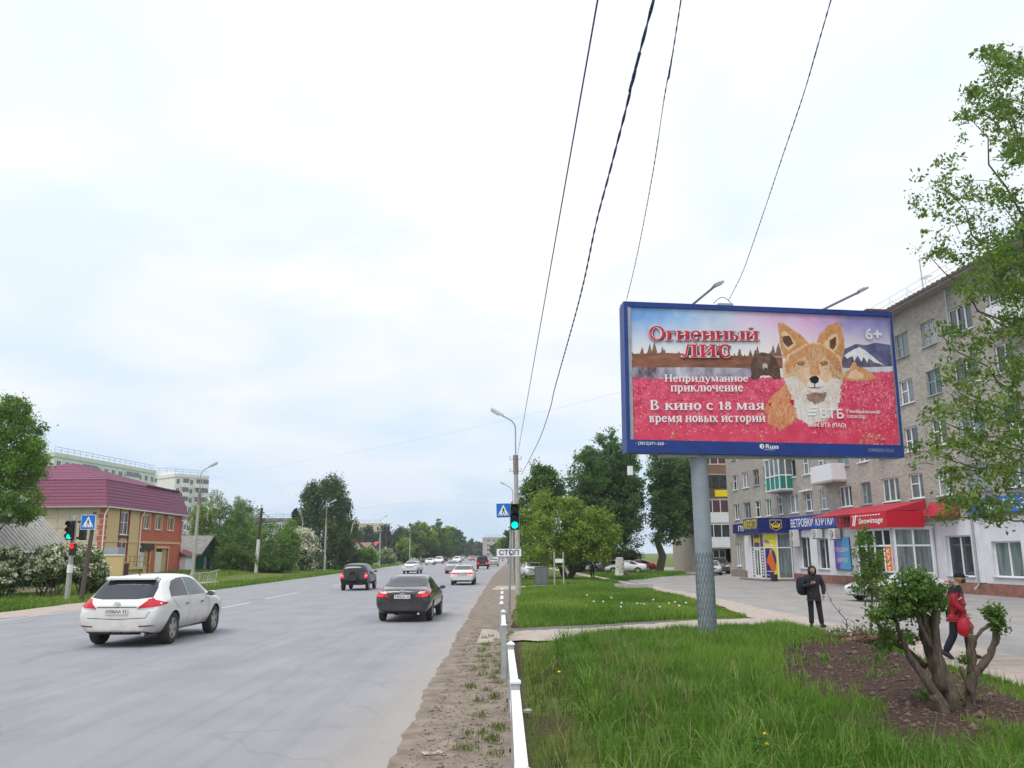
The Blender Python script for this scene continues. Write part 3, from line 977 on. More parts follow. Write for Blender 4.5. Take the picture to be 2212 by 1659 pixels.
cr_ = [(1.12, .42), (1.68, .42), (1.70, .48), (1.78, .74), (1.62, .66), (1.54, .78), (1.40, .60), (1.26, .78), (1.18, .66), (1.02, .74), (1.10, .48)]
mb.poly([CS @ Vector((x, y, .012)) for x, y in cr_])
mb.poly([CS @ Vector((1.4 + .06 * math.cos(t * .785), .84 + .06 * math.sin(t * .785), .012)) for t in range(8)])
mb.build('crown', YEL, sg, fix=False)
mb = MB(); mb.poly([CS @ Vector((x, y, .016)) for x, y in [(1.22, .52), (1.34, .54), (1.36, .62), (1.27, .70), (1.2, .62)]]); mb.poly([CS @ Vector((x, y, .016)) for x, y in [(1.46, .54), (1.58, .52), (1.60, .62), (1.53, .70), (1.44, .62)]])
mb.build('crown_gap', NAVY, sg, fix=False)

s2 = fthing('shop_sign', 'small blue sign strip on the brick wall left of the crown sign', 'sign', -29.3, 0, 3.85)
mb = MB(); mb.box(0, 9.5, -.3, -.02, 0, .82); mb.build('sign_box', NAVY, s2)
lettering('sign_letters', 'ПУХОВИКИ', SWHITE, s2, frame((0, -.3, 0), (1, 0, 0)), 1.5, .16, 7.0, .5, .014, .01)
s3 = fthing('shop_sign', 'long blue sign with white capital letters along the shop front', 'sign', -16.4, 0, 3.8)
mb = MB(); mb.box(0, 7.75, -.32, -.08, 0, .98); mb.build('sign_box', NAVY2, s3)
F3 = frame((0, -.32, 0), (1, 0, 0))
lettering('sign_letters', 'ВЕТРОВКИ', SWHITE, s3, F3, .25, .18, 3.9, .62, .014, .02)
lettering('sign_letters', 'КУРТКИ', SWHITE, s3, F3, 4.55, .18, 2.8, .62, .014, .02)
s4 = fthing('shop_sign', 'red sign panel with black capital letters beside the blue sign', 'sign', -8.6, 0, 3.75)
mb = MB(); mb.box(0, 6.0, -.34, -.08, 0, 1.05); mb.build('sign_box', RED2, s4)
lettering('sign_letters', 'ПУХОВИКИ', mat('sign_black', (.02, .015, .02), .5), s4, frame((0, -.34, 0), (1, 0, 0)), .15, .2, 5.4, .68, .014, .015)

# second porch, red fascia
p2 = fthing('shop_porch', 'large glazed white porch under a red fascia next to a silver car', 'porch', 2.2, 0, 0)
mb = MB(); mb.box(-4.3, .5, -2.85, -.13, .02, .2); mb.build('step', mat('step_stone', (.24, .2, .19), .9), p2)
SD2 = frame((0, -2.55, .2), (0, 1, 0))
mb = MB(); bars(mb, SD2, [(0, .16, 0, 3.2), (2.3, 2.42, 0, 3.2), (.16, 2.3, .0, .75)], -.1, 0); mb.build('wall', PLAST, p2)
mb = MB(); bars(mb, SD2, [(.16, .25, .75, 3.2), (1.2, 1.29, .75, 3.2), (2.22, 2.3, .75, 3.2), (.25, 2.22, .75, .84), (.25, 2.22, 2.22, 2.31), (.25, 2.22, 3.12, 3.2)], -.08, -.01); mb.build('glazing_frame', PVC, p2)
for rr in ((.25, 1.2, .84, 2.22), (1.29, 2.22, .84, 2.22), (.25, 1.2, 2.31, 3.12), (1.29, 2.22, 2.31, 3.12)):
    mb = MB(); bars(mb, SD2, [rr], -.05, -.04); mb.build('pane', GREYGREEN, p2)
F2 = frame((-3.9, -2.55, .2), (1, 0, 0))
mb = MB(); bars(mb, F2, [(0, .1, 0, 3.2), (.95, 1.05, 0, 3.2), (1.95, 2.05, 0, 3.2), (2.95, 3.05, 0, 3.2), (3.76, 3.9, 0, 3.2), (.1, 3.76, 0, .1), (.1, 3.76, 2.22, 2.31), (.1, 3.76, 3.1, 3.2)], -.08, 0); mb.build('glazing_frame', PVC, p2)
for k in range(3):
    mb = MB(); bars(mb, F2, [(.1 + k, .95 + k, .1, 2.22), (.1 + k, .95 + k, 2.31, 3.1)], -.05, -.04); mb.build('pane', PANES[2], p2)
mb = MB(); bars(mb, F2, [(3.05, 3.76, .1, 2.22)], -.05, -.02); bn = mb.build('banner', ORANGE, p2)
for k, ch in enumerate('КУРТКИ'):
    lettering('banner_letter', ch, SWHITE, bn, F2, 3.25, 1.85 - k * .33, .3, .24, .03, -.012)
mb = MB(); bars(mb, F2, [(3.05, 3.76, 2.31, 3.1)], -.05, -.04); mb.build('pane', PANES[2], p2)
mb = MB(); mb.box(-3.9, 0, -2.55, -.1, 3.4, 3.5); mb.build('ceiling', PVC, p2)
s5 = fthing('shop_sign', 'bright red box sign with white slanted lettering on the second porch', 'sign', 2.4, 0, 3.42)
mb = MB(); mb.box(-4.1, 0, -2.85, -.7, .02, .9); mb.build('sign_box', RED, s5)
mb = MB(); mb.prism([(-10.0, -.5, .95), (-10.0, -2.85, .905), (-10.0, -.5, 1.5)], (10.0, 0, 0)); mb.build('sign_roof', RED2, s5)
F5 = frame((-4.1, -2.85, 0), (1, 0, 0))
lettering('sign_letters', 'Snowimage', SWHITE, s5, F5, 1.0, .2, 2.7, .42, .012, .015, skew=.25)
mb = MB()
for (x, y, ln) in ((.25, .2, .5), (.45, .2, .62)):
    mb.poly([F5 @ Vector(p) for p in ((x, y, .015), (x + .13, y, .015), (x + .13 + ln * .45, y + ln, .015), (x + ln * .45, y + ln, .015))])
mb.build('sign_emblem', SWHITE, s5, fix=False)
mb = MB()
for k in range(11):
    bars(mb, F5, [(.3 + k * .3, .3 + k * .3 + .18, .72, .78)], .005, .012)
mb.build('sign_small_text', SWHITE, s5)
s6 = fthing('shop_awning', 'sloping crimson awning on the wall right of the red box sign', 'awning', 2.45, 0, 3.9)
mb = MB(); mb.prism([(0, -.1, .75), (0, -.3, .85), (0, -.75, .1), (0, -.70, .02), (0, -.1, .02)], (2.2, 0, 0)); mb.build('awning_panel', RED2, s6)
LBLUE = mat('light_blue_sign', (.03, .16, .52), .45, var=.08)
s7 = fthing('shop_sign', 'light blue sign with white letters behind the near tree branches', 'sign', 5.7, 0, 3.95)
mb = MB(); mb.box(0, 7.5, -.3, -.08, 0, .75); mb.build('sign_box', LBLUE, s7)
lettering('sign_letters', 'МАГАЗИН', SWHITE, s7, frame((0, -.3, 0), (1, 0, 0)), 1.2, .12, 4.6, .5, .012, .015)
# blue and violet window banner
s8 = fthing('window_banner', 'blue and violet printed banner covering a shop window', 'banner', -9.7, 0, .95)
PB = MB(); PB.box(.02, 2.18, -.14, -.10, .05, 2.15)
gm_, n, b, o = new_mat('banner_gradient')
tc_ = n.nodes.new('ShaderNodeTexCoord'); sp = n.nodes.new('ShaderNodeSeparateXYZ'); n.links.new(tc_.outputs['Generated'], sp.inputs[0])
nz_ = n.nodes.new('ShaderNodeTexNoise'); nz_.inputs['Scale'].default_value = 2.5; n.links.new(tc_.outputs['Generated'], nz_.inputs['Vector'])
a_ = n.nodes.new('ShaderNodeMath'); a_.operation = 'MULTIPLY_ADD'; a_.inputs[1].default_value = .9; n.links.new(nz_.outputs[0], a_.inputs[0]); n.links.new(sp.outputs[0], a_.inputs[2])
rp = n.nodes.new('ShaderNodeValToRGB'); n.links.new(a_.outputs[0], rp.inputs[0])
rp.color_ramp.elements[0].position = .45; rp.color_ramp.elements[0].color = (.06, .05, .38, 1); rp.color_ramp.elements[1].position = 1.1 if False else 1.0; rp.color_ramp.elements[1].color = (.10, .42, .72, 1)
e = rp.color_ramp.elements.new(.65); e.color = (.20, .06, .42, 1)
n.links.new(rp.outputs[0], b.inputs['Base Color']); b.inputs['Roughness'].default_value = .5
PB.build('banner_sheet', gm_, s8)
F8 = frame((0, -.14, 0), (1, 0, 0))
for (t, x, y, w_, h_) in (('ПУХОВИКИ', .25, 1.2, 1.75, .3), ('КУРТКИ', .4, .5, 1.4, .3)):
    lettering('banner_letters', t, SWHITE, s8, F8, x, y, w_, h_, .012, .008)
# air conditioners
ACM = mat('aircon_shell', (.62, .62, .60), .5, var=.08)
def aircon(label, s, z, hh, fans):
    t = fthing('air_conditioner', label, 'air conditioner', s, 0, z, 'outdoor air conditioner units')
    mb = MB(); mb.box(0, .9, -.62, -.25, 0, hh); bo = mb.build('casing', ACM, t)
    for k in range(fans):
        zc = hh * (k + .5) / fans
        mb = MB(); mb.lathe([(.0, 0), (.25, 0), (.25, .02), (.22, .03), (.0, .03)], 18, 'y', 0, (.36, -.65, zc)); mb.build('fan_guard', DARK, t)
        mb = MB()
        for q in range(4): mb.lathe([(.06 + q * .05, -.004), (.066 + q * .05, -.004), (.066 + q * .05, .004)], 18, 'y', 0, (.36, -.66, zc))
        mb.build('fan_ring', ACM, t)
    mb = MB(); mb.box(.05, .1, -.62, -.06, -.06, -.003); mb.box(.8, .85, -.62, -.06, -.06, -.003); mb.build('bracket', GALV, t)
aircon('tall twin fan air conditioner beside the first shop window', -15.9, 2.55, 1.25, 2)
aircon('single fan air conditioner above the second shop window', -12.0, 3.12, .62, 1)
aircon('air conditioner over the blue violet window banner', -9.3, 3.0, .7, 1)
bk = fthing('litter_bin', 'small dark bin by the crown sign porch', 'bin', -16.0, 2.0, .02)
mb = MB(); mb.lathe([(.2, 0), (.24, .02), (.27, .5), (.25, .5), (.22, .06)], 12); mb.build('tub', DARK, bk)

# ------------------------------------------------------------------ block with stacked balconies behind
b2 = thing('apartment_building', 'pale block with stacked glazed balconies behind the brick block', 'building', (20.8, 96, 0), 0)
YW = mat('yellow_render', (.55, .42, .20), .85, var=.12)
GW = mat('beige_render', (.40, .35, .29), .85, var=.15)
W2 = frame((0, 0, 0), (1, 0, 0))
wins = [(1.9 + 2.9 * k, 3.3 + 2.9 * k, z_, z_ + 1.5) for k in range(2) for z_ in (1.0, 3.7, 6.4, 9.1, 11.8)]
mb = MB(); wall_with_openings(mb, W2, 9, 15.5, [w_ for w_ in wins], .12, 0, z0=2.95)
mb.quad((0, 0, 0), (0, 14, 0), (0, 14, 15.5), (0, 0, 15.5)).quad((9, 0, 0), (9, 14, 0), (9, 14, 15.5), (9, 0, 15.5)).quad((0, 0, 15.5), (9, 0, 15.5), (9, 14, 15.5), (0, 14, 15.5))
mb.build('wall', GW, b2, fix=False)
mb = MB(); wall_with_openings(mb, W2, 9, 2.94, [w_ for w_ in wins if w_[3] < 2.9], .12, 0); mb.build('ground_floor_wall', YW, b2, fix=False)
for w_ in wins: add_window(b2, W2, *w_, (.5,), (), depth=.1, gm=PANES[2])
pc = [mat('brown_panel_b', (.22, .12, .08), .8), mat('dark_wood', (.10, .08, .06), .8), SIDING, SIDING]
for k, z_ in enumerate((11.0, 8.2, 5.5, 2.75)):
    mb = MB(); mb.box(.9, 4.6, -1.1, 0, z_ - .15, z_); bo = mb.build('balcony', SLABM, b2)
    mb = MB(); mb.box(.9, 4.6, -1.1, -1.04, z_ + .003, z_ + 1.05); mb.box(.9, .96, -1.04, 0, z_ + .003, z_ + 1.05); mb.box(4.54, 4.6, -1.04, 0, z_ + .003, z_ + 1.05); mb.build('parapet', pc[k], bo)
    if k == 1:
        mb = MB(); mb.box(2.2, 4.5, -1.13, -1.102, z_ + .2, z_ + .95); mb.build('yellow_panel', YEL, bo)
    mb = MB()
    for j in range(5): mb.box(.9 + j * .905, .97 + j * .905, -1.09, -1.03, z_ + 1.06, z_ + 2.55)
    mb.box(.9, 4.6, -1.10, -1.02, z_ + 2.5, z_ + 2.58); mb.box(.9, 4.6, -1.095, -1.03, z_ + 1.06, z_ + 1.13); mb.build('glazing_frame', PVC if k != 1 else pc[1], bo)
    for j in range(4):
        mb = MB(); mb.box(.98 + j * .905, 1.79 + j * .905, -1.065, -1.055, z_ + 1.14, z_ + 2.5); mb.build('pane', PANES[2] if k % 2 else mat('pane_wine', (.10, .05, .05), .15, spec=.8), bo)
# ================================================================== left side buildings
BURG = mat('burgundy_metal_tile', (.175, .018, .075), .5, var=.14, scale=3, spec=.5)
RBR = brick_mat('red_brick', (.58, .135, .075), (.49, .10, .06), (.40, .15, .11), ms=.008, var=.2)
CREAM = mat('cream_render', (.62, .47, .24), .85, var=.08)
BLOCK = mat('beige_block', (.52, .46, .34), .85, var=.14, scale=1.2, bump=.3)
RC = Vector((-35.05, 72, 0))
rb = thing('brick_house', 'two storey red brick building with burgundy mansard roof', 'building', RC, 0)
FR = frame((0, 0, 0), (0, 1, 0))               # front towards the road, 17 long
EV = 6.35
tall = [(2.9, 4.5, 4.05, 6.05), (2.9, 4.5, 1.6, 3.7)]
small = [(7.75, 9.05, 4.7, 6.0), (10.3, 11.75, 4.7, 6.0), (13.3, 14.7, 4.7, 6.0)]
doors = [(7.2, 9.6, .0, 2.9), (10.9, 13.9, .0, 2.9)]
mb = MB(); wall_with_openings(mb, FR, 6.9, EV, tall, .15); mb.build('cream_wall', CREAM, rb, fix=False)
mb = MB(); wall_with_openings(mb, frame((0, 6.9, 0), (0, 1, 0)), 10.1, EV, [(a - 6.9, c - 6.9, z0, z1) for a, c, z0, z1 in small + doors], .15); mb.build('brick_wall', RBR, rb, fix=False)
mb = MB(); mb.quad((0, 17, 0), (-14, 17, 0), (-14, 17, EV), (0, 17, EV)); mb.quad((-14, 0, 0), (-14, 17, 0), (-14, 17, EV), (-14, 0, EV)); mb.build('back_wall', BLOCK, rb, fix=False)
mb = MB(); mb.quad((-14, .03, 0), (0, .03, 0), (0, .03, EV), (-14, .03, EV)); sw = mb.build('side_wall', mat('block_joint', (.38, .33, .24), .9), rb, fix=False)
pm = MB(); pm.box(.012, .988, 0, .05, .012, .868); pme = pm.mesh('panel', BLOCK)
for i in range(14):
    for j in range(7):
        link('panel', pme, sw, (-14 + i * 1.0, -.02, .1 + j * .88))
# red quoins on the corner and cream trims
qm = MB(); qm.box(0, .5, 0, .03, 0, .36); qme = qm.mesh('quoin', RBR)
for k in range(13):
    link('quoin', qme, rb, (-.5 + (0 if k % 2 else .12) - .003, -.055, .3 + k * .46))
    qo = link('quoin', qme, rb, (.034, 0.02, .3 + k * .46)); qo.rotation_euler = (0, 0, R(90)); qo.scale = (1 if k % 2 else .76, 1, 1)
    qo2 = link('quoin', qme, rb, (.034, 16.5 + (.12 if k % 2 else 0), .3 + k * .46)); qo2.rotation_euler = (0, 0, R(90)); qo2.scale = (1 if k % 2 else .76, 1, 1)
mb = MB(); mb.box(0, 17, 3.35, 3.55, 0, .05, 0, FR); mb.build('string_course', CREAM, rb)
for (a, c, z0, z1) in small:
    mb = MB(); bars(mb, FR, [(a - .15, a, z0, z1 + .2), (c, c + .15, z0, z1 + .2), (a, c, z1, z1 + .2)], 0, .05)
    mb.build('window_surround', CREAM, rb)
    add_window(rb, FR, a, c, z0, z1, (.5,), (), depth=.12, gm=mat('pane_brown', (.14, .07, .04), .15, spec=.8))
for (a, c, z0, z1) in tall:
    mb = MB(); bars(mb, FR, [(a - .1, a, z0 - .3, z1 + .25), (c, c + .25, z0 - .3, z1 + .25), (a, c, z0 - .3, z0 - .06)], 0, .06); mb.build('window_surround', mat('wine_trim', (.22, .03, .03), .7), rb)
    add_window(rb, FR, a, c, z0, z1, (.5,), ((0, .55), (1, .55)), depth=.1, gm=mat('pane_wine', (.10, .05, .05), .15, spec=.8))
ALM = mat('door_cream', (.70, .66, .56), .6, var=.05)
for (a, c, z0, z1) in doors:
    mb = MB(); bars(mb, FR, [(a - .15, a, 0, z1 + .2), (c, c + .15, 0, z1 + .2), (a, c, z1, z1 + .2)], 0, .05); mb.build('door_surround', CREAM, rb)
    mb = MB(); bars(mb, FR, [(a, a + (c - a) * .6, 0, z1 - .35)], -.2, -.13); do = mb.build('door', ALM, rb)
    mb = MB()
    for k in range(6): bars(mb, FR, [(a, a + (c - a) * .6, .3 + k * .4, .315 + k * .4)], -.131, -.12)
    mb.build('door_ribs', mat('door_rib_beige', (.5, .47, .4), .7), do)  # ribs in a darker beige than the door leaf
    mb = MB(); bars(mb, FR, [(a + (c - a) * .6, c, 0, z1)], -.22, -.15); mb.build('door_side_panel', mat('tan_panel', (.50, .36, .22), .8), rb)
    mb = MB(); bars(mb, FR, [(a, a + (c - a) * .6, z1 - .34, z1)], -.18, -.14); mb.build('pane', PANES[2], rb)
mb = MB(); mb.box(7.6, 10.2, 3.02, 3.34, .03, .14, 0, FR); mb.box(7.6, 10.2, 2.75, 3.02, .03, .14, 0, FR); mb.build('name_board', mat('brown_board', (.06, .03, .025), .6), rb)
# entrance landing with stairs and rail
mb = MB(); mb.box(1.2, 5.2, 1.0, 1.2, .05, 1.5, 0, FR); mb.box(1.2, 5.2, .0, 1.0, .05, 1.2, 0, FR)
for k in range(5): mb.box(5.2 + k * .3, 5.5 + k * .3, 0, 1.0 - k * .2, .05, 1.4, 0, FR)
mb.build('landing', CREAM, rb)
mb = MB()
for k in range(5): mb.tube([FR @ Vector((1.3 + k * .95, 1.2, 1.45)), FR @ Vector((1.3 + k * .95, 2.15, 1.45))], .03, 6)
mb.tube([FR @ Vector((1.3, 2.15, 1.45)), FR @ Vector((5.1, 2.15, 1.45)), FR @ Vector((6.7, 1.1, 1.45))], .035, 6)
mb.tube([FR @ Vector((1.3, 1.7, 1.45)), FR @ Vector((5.1, 1.7, 1.45)), FR @ Vector((6.7, .65, 1.45))], .03, 6); mb.tube([FR @ Vector((6.7, 0, 1.45)), FR @ Vector((6.7, 1.1, 1.45))], .03, 6)
mb.build('stair_rail', mat('ochre_rail', (.38, .23, .05), .6), rb)
# gutters and downpipes
mb = MB(); mb.tube([(.42, -.5, EV - .02), (.42, 17.4, EV - .02)], .08, 6); mb.tube([(.42, -.5, EV - .02), (-14.4, -.5, EV - .02)], .08, 6); mb.build('gutter', WHITE, rb)
for yy in (.1 - .35, 6.9, 17.0):
    mb = MB(); mb.tube([(.4, yy, EV - .05), (.12, yy + .02, EV - .7), (.12, yy + .02, .3)], .06, 6); mb.build('downpipe', WHITE, rb)
# mansard: courses of metal tile, each a part of its own
rf = thing('tmp', None, None); bpy.data.objects.remove(rf)
base = MB()
e0 = [(.45, -.55, EV), (.45, 17.5, EV), (-14.5, 17.5, EV), (-14.5, -.55, EV)]
e1 = [(-.25, .15, EV + 2.35), (-.25, 16.9, EV + 2.35), (-13.8, 16.9, EV + 2.35), (-13.8, .15, EV + 2.35)]
rg_ = [(-7.0, 7.0, EV + 4.5), (-7.0, 11.0, EV + 4.5)]
base.quad(e0[0], e0[1], e0[2], e0[3])
for k in range(4): base.quad(e0[k], e0[(k + 1) % 4], e1[(k + 1) % 4], e1[k])
base.quad(e1[0], e1[1], rg_[1], rg_[0]); base.quad(e1[2], e1[3], rg_[0], rg_[1]); base.poly([e1[3], e1[0], rg_[0]]); base.poly([e1[1], e1[2], rg_[1]])
roof = base.build('roof', BURG, rb)
def courses(a0, a1, b0, b1, k, lift=.035):
    """tile courses on the slope a0-a1 (low edge) to b0-b1 (high edge)"""
    a0, a1, b0, b1 = map(Vector, (a0, a1, b0, b1))
    nrm = (a1 - a0).cross(b0 - a0).normalized()
    if nrm.z < 0: nrm = -nrm
    for i in range(k):
        t0, t1 = i / k, (i + 1) / k
        l0, l1 = a0.lerp(b0, t0), a1.lerp(b1, t0)
        h0, h1 = a0.lerp(b0, t1), a1.lerp(b1, t1)
        m_ = MB(); m_.add([l0 + nrm * lift, l1 + nrm * lift, h1 + nrm * .006, h0 + nrm * .006, l0 + nrm * .002, l1 + nrm * .002], [(0, 1, 2, 3), (4, 5, 1, 0), (4, 0, 3), (5, 2, 1)])
        m_.build('roof_course', BURG, roof, fix=False)
courses(e0[0], e0[1], e1[0], e1[1], 8); courses(e0[3], e0[0], e1[3], e1[0], 8)
courses(e1[0], e1[1], rg_[0], rg_[1], 10); courses(e1[3], e1[0], rg_[0], rg_[0], 10)
mb = MB()
for a, c in ((e0[0], e1[0]), (e1[0], rg_[0]), (e1[0], e1[1]), (e1[3], e1[0]), (rg_[0], rg_[1])): mb.tube([a, c], .07, 6)
mb.build('ridge_cap', BURG, roof)
mb = MB()
for k in range(12): mb.box(-.35, -.05, 8.5 + k * .65, 8.85 + k * .65, EV + 2.38, EV + 2.52)
mb.build('snow_guard', mat('dark_guard', (.05, .02, .03), .6), roof)

# ------------------------------------------------------------------ grey roofed house at the far left
gh = thing('house', 'low yellow house with steep grey slate roof behind the flowering bushes', 'house', (-29.5, 36, 0), R(90))
YLW = mat('pale_yellow_render', (.58, .50, .30), .85, var=.1)
GF = frame((0, 0, 0), (1, 0, 0))
gw = [(6.0, 7.3, 1.1, 2.42), (13.7, 15.1, 1.1, 2.42)]
mb = MB(); wall_with_openings(mb, GF, 19, 2.95, gw, .14)
for xx in (0, 19): mb.poly([(xx, 0, 0), (xx, 9, 0), (xx, 9, 2.95), (xx, 4.5, 7.4), (xx, 0, 2.95)])
mb.quad((0, 9, 0), (19, 9, 0), (19, 9, 2.95), (0, 9, 2.95))
mb.build('wall', YLW, gh, fix=False)
for o_ in gw: add_window(gh, GF, *o_, (.33, .66), (), depth=.1, gm=PANES[1])
SLATE = mat('weathered_slate', (.40, .38, .36), .9, var=.28, scale=2.5, bump=.6, bscale=12, stretch=(6, 1, 1))
mb = MB(); mb.prism([(-.5, -.6, 2.42), (-.5, -.6, 2.54), (-.5, 4.5, 7.6), (-.5, 9.6, 2.54), (-.5, 9.6, 2.42), (-.5, 4.5, 7.48)], (20, 0, 0))
grf = mb.build('roof', SLATE, gh)
for k in range(44):
    x = -.4 + k * .455
    mb = MB(); mb.tube([(x, -.62, 2.56), (x, 4.5, 7.62)], .05, 4); mb.build('slate_rib', SLATE, grf)
mb = MB(); mb.box(-.5, 19.5, -.66, -.6, 2.38, 2.5); mb.build('fascia', WHITE, gh)

# yard wall, gate, cabinets in front of the brick building
yw = thing('yard_wall', 'cream yard wall with dark gate left of the brick building', 'wall', (-36.4, 66, 0), R(0))
mb = MB(); mb.box(-9, .2, 0, .25, 0, 2.5); mb.box(3.1, 6.0, 0, .25, 0, 2.2); mb.build('wall', CREAM, yw)
mb = MB(); mb.box(-9, .2, -.05, .3, 2.503, 2.6); mb.box(3.1, 6.0, -.05, .3, 2.203, 2.3); mb.build('coping', WHITE, yw)
mb = MB(); mb.box(.2, 1.9, .05, .18, .05, 2.25); mb.build('gate', mat('dark_brown_gate', (.035, .02, .02), .6), yw)
mb = MB(); mb.box(1.2, 1.4, -.02, .05, 1.1, 1.35); mb.build('gate_sticker', YEL, yw)
gd = thing('metal_kiosk', 'narrow wine red kiosk with grey box on top before brick building', 'kiosk', (-32.3, 67, 0), R(0))
mb = MB(); mb.box(0, 1.0, 0, 1, 0, 1.65); mb.build('body', mat('wine_metal', (.20, .015, .02), .6, var=.15), gd)
mb = MB(); mb.box(1.01, 1.5, 0, 1, 0, 1.6); mb.build('door', mat('wine_dark', (.07, .015, .018), .6), gd)
mb = MB(); mb.box(-.08, 1.05, -.1, 1.1, 1.67, 2.85); mb.build('roof_box', mat('grey_sheet', (.34, .36, .40), .6, var=.1), gd)
nb = thing('notice_board', 'low grey notice board on two legs before the yard wall', 'board', (-33.0, 60, 0), R(0))
mb = MB(); mb.box(-.2, 2.0, 0, .06, 1.35, 2.05); mb.build('panel', mat('grey_sheet', (.34, .36, .40), .6), nb)
for xx in (0, 1.75):
    mb = MB(); mb.tube([(xx, .1, 0), (xx, .1, 1.9)], .03, 6); mb.build('leg', GALV, nb)

# white lean-to and green wooden house
wh = thing('outbuilding', 'small white outbuilding with wine coloured roof and door', 'shed', (-36.6, 89, 0), 0)
mb = MB(); mb.box(0, 2.2, 0, 2.6, 0, 2.1); mb.build('wall', WHITE, wh)
mb = MB(); mb.box(.75, 1.35, -.05, -.003, 0, 1.9); mb.build('door', mat('wine_metal', (.20, .015, .02), .6), wh)
mb = MB(); mb.prism([(-.3, -.3, 2.103), (2.5, -.3, 2.103), (1.1, -.3, 2.85)], (0, 3.2, 0)); mb.build('roof', mat('wine_sheet_roof', (.18, .05, .06), .7, var=.2), wh)
gn = thing('house', 'old green wooden house with sagging grey slate gable roof', 'house', (-34.6, 93.2, 0), R(90))
GREEN = mat('green_boards', (.012, .12, .075), .7, var=.25, scale=2, bump=.4, stretch=(1, 1, 8))
ops_ = [(1.6, 2.4, .8, 1.95), (3.6, 4.4, .8, 1.95)]
GFm = frame((0, 0, 0), (1, 0, 0))
mb = MB(); wall_with_openings(mb, GFm, 6.2, 2.5, ops_, .1); mb.poly([(0, 0, 2.5), (6.2, 0, 2.5), (3.1, 0, 4.2)]); mb.quad((6.2, 0, 0), (6.2, 9, 0), (6.2, 9, 2.5), (6.2, 0, 2.5)); mb.quad((0, 0, 0), (0, 9, 0), (0, 9, 2.5), (0, 0, 2.5)); mb.poly([(0, 9, 0), (6.2, 9, 0), (6.2, 9, 2.5), (3.1, 9, 4.2), (0, 9, 2.5)])
gwl = mb.build('wall', GREEN, gn, fix=False)
for o_ in ops_: add_window(gn, GFm, *o_, (.5,), (), depth=.06, gm=PANES[2])
for k in range(9):
    mb = MB(); mb.box(0.01, 6.19, .22 + k * .24, .25 + k * .24, .001, .02, 0, GFm)
    for o_ in ops_: pass
    if not (.75 < .22 + k * .24 < 2.0): mb.build('board', GREEN, gwl)
mb = MB()
mb.prism([(-.6, -.5, 2.25), (-.6, -.5, 2.37), (3.1, -.5, 4.42), (3.1, -.5, 4.28)], (0, 10, 0)); mb.prism([(6.8, -.5, 2.25), (3.1, -.5, 4.28), (3.1, -.5, 4.42), (6.8, -.5, 2.37)], (0, 10, 0)); mb.build('roof', mat('dark_slate', (.21, .20, .19), .9, var=.3, scale=2.5, bump=.5), gn)

# broken roadside railing
rl = thing('broken_railing', 'bent rusty white pedestrian railing at the left roadside', 'railing', (-21.3, 56, 0), R(90))
RUSTW = mat('rusty_white', (.46, .43, .38), .7, var=.3, scale=6)
for k in range(4):
    mb = MB(); mb.tube([(k * 1.6, 0, 0), (k * 1.6 + .05 * k, -.05, 1.0)], .035, 6); mb.build('post', RUSTW, rl)
mb = MB(); mb.tube([(0, 0, .95), (1.6, 0, 1.0), (3.3, -.05, 1.0), (5.0, -.25, 1.15)], .03, 6); mb.build('rail', RUSTW, rl)
mb = MB(); mb.tube([(0, 0, .25), (1.6, 0, .25), (3.3, -.05, .3), (4.8, -.2, .3)], .025, 6); mb.build('rail', RUSTW, rl)
for k in range(14):
    x = .3 + k * .34
    mb = MB(); mb.tube([(x, 0, .25), (x + .25, -.05, 1.0)], .014, 5); mb.build('bar', RUSTW, rl)

# ------------------------------------------------------------------ panel blocks in the distance
def panel_block(name, label, loc, rz, W, H, D, floors, bays, wallm, trim, z_top=None, logg=()):
    t = thing(name, label, 'building', loc, rz)
    mb = MB(); mb.box(0, W, 0, D, 0, H); mb.build('wall', wallm, t)
    mb = MB(); mb.box(-.2, W + .2, -.2, D + .2, H + .003, H + .9); mb.build('parapet', trim, t)
    mb = MB()
    for k in range(int(W / 2.2)): mb.tube([(k * 2.2, .1, H + .9), (k * 2.2, .1, H + 2.1)], .05, 4)
    mb.tube([(0, .1, H + 2.1), (W, .1, H + 2.1)], .05, 4); mb.tube([(0, .1, H + 1.5), (W, .1, H + 1.5)], .04, 4); mb.build('roof_rail', mat('blue_rail', (.18, .30, .50), .6), t)
    fh = (H - .8) / floors; bw = W / bays
    wm = MB(); wm.box(.0, bw * .55, -.09, .02, 0, 1.5); wm.box(.12, bw * .27, -.10, -.091, .12, 1.38, 1); wm.box(bw * .30, bw * .55 - .12, -.10, -.091, .12, 1.38, 1)
    wme = wm.mesh('window', [PVC, PANES[2]])
    lm = MB(); lm.box(0, bw * .94, -.9, 0, 0, 1.15); lme = lm.mesh('loggia', trim)
    gm_ = MB(); gm_.box(.05, bw * .9, -.86, -.82, 1.153, 2.3); gme = gm_.mesh('loggia_glass', PANES[0])
    for f in range(floors):
        for k in range(bays):
            z_ = .6 + f * fh
            if k in logg:
                lo = link('loggia', lme, t, (k * bw + .03 * bw, 0, z_)); link('loggia_glass', gme, lo)
            else:
                link('window', wme, t, (k * bw + bw * .22, 0, z_ + .8))
    for f in range(1, floors):
        mb = MB(); mb.box(0, W, -.03, 0, .6 + f * fh - .06, .6 + f * fh); mb.build('panel_joint', mat('joint_grey', (.5, .5, .48), .9), t)
    return t
PGREEN = mat('pale_green_panel', (.60, .66, .57), .85, var=.08, scale=.4)
PWHITE = mat('white_panel', (.74, .73, .69), .85, var=.08, scale=.4)
g_a = at(118, 985, 175); g_b = at(335, 1030, 215)
ang = math.atan2(g_b.y - g_a.y, g_b.x - g_a.x)
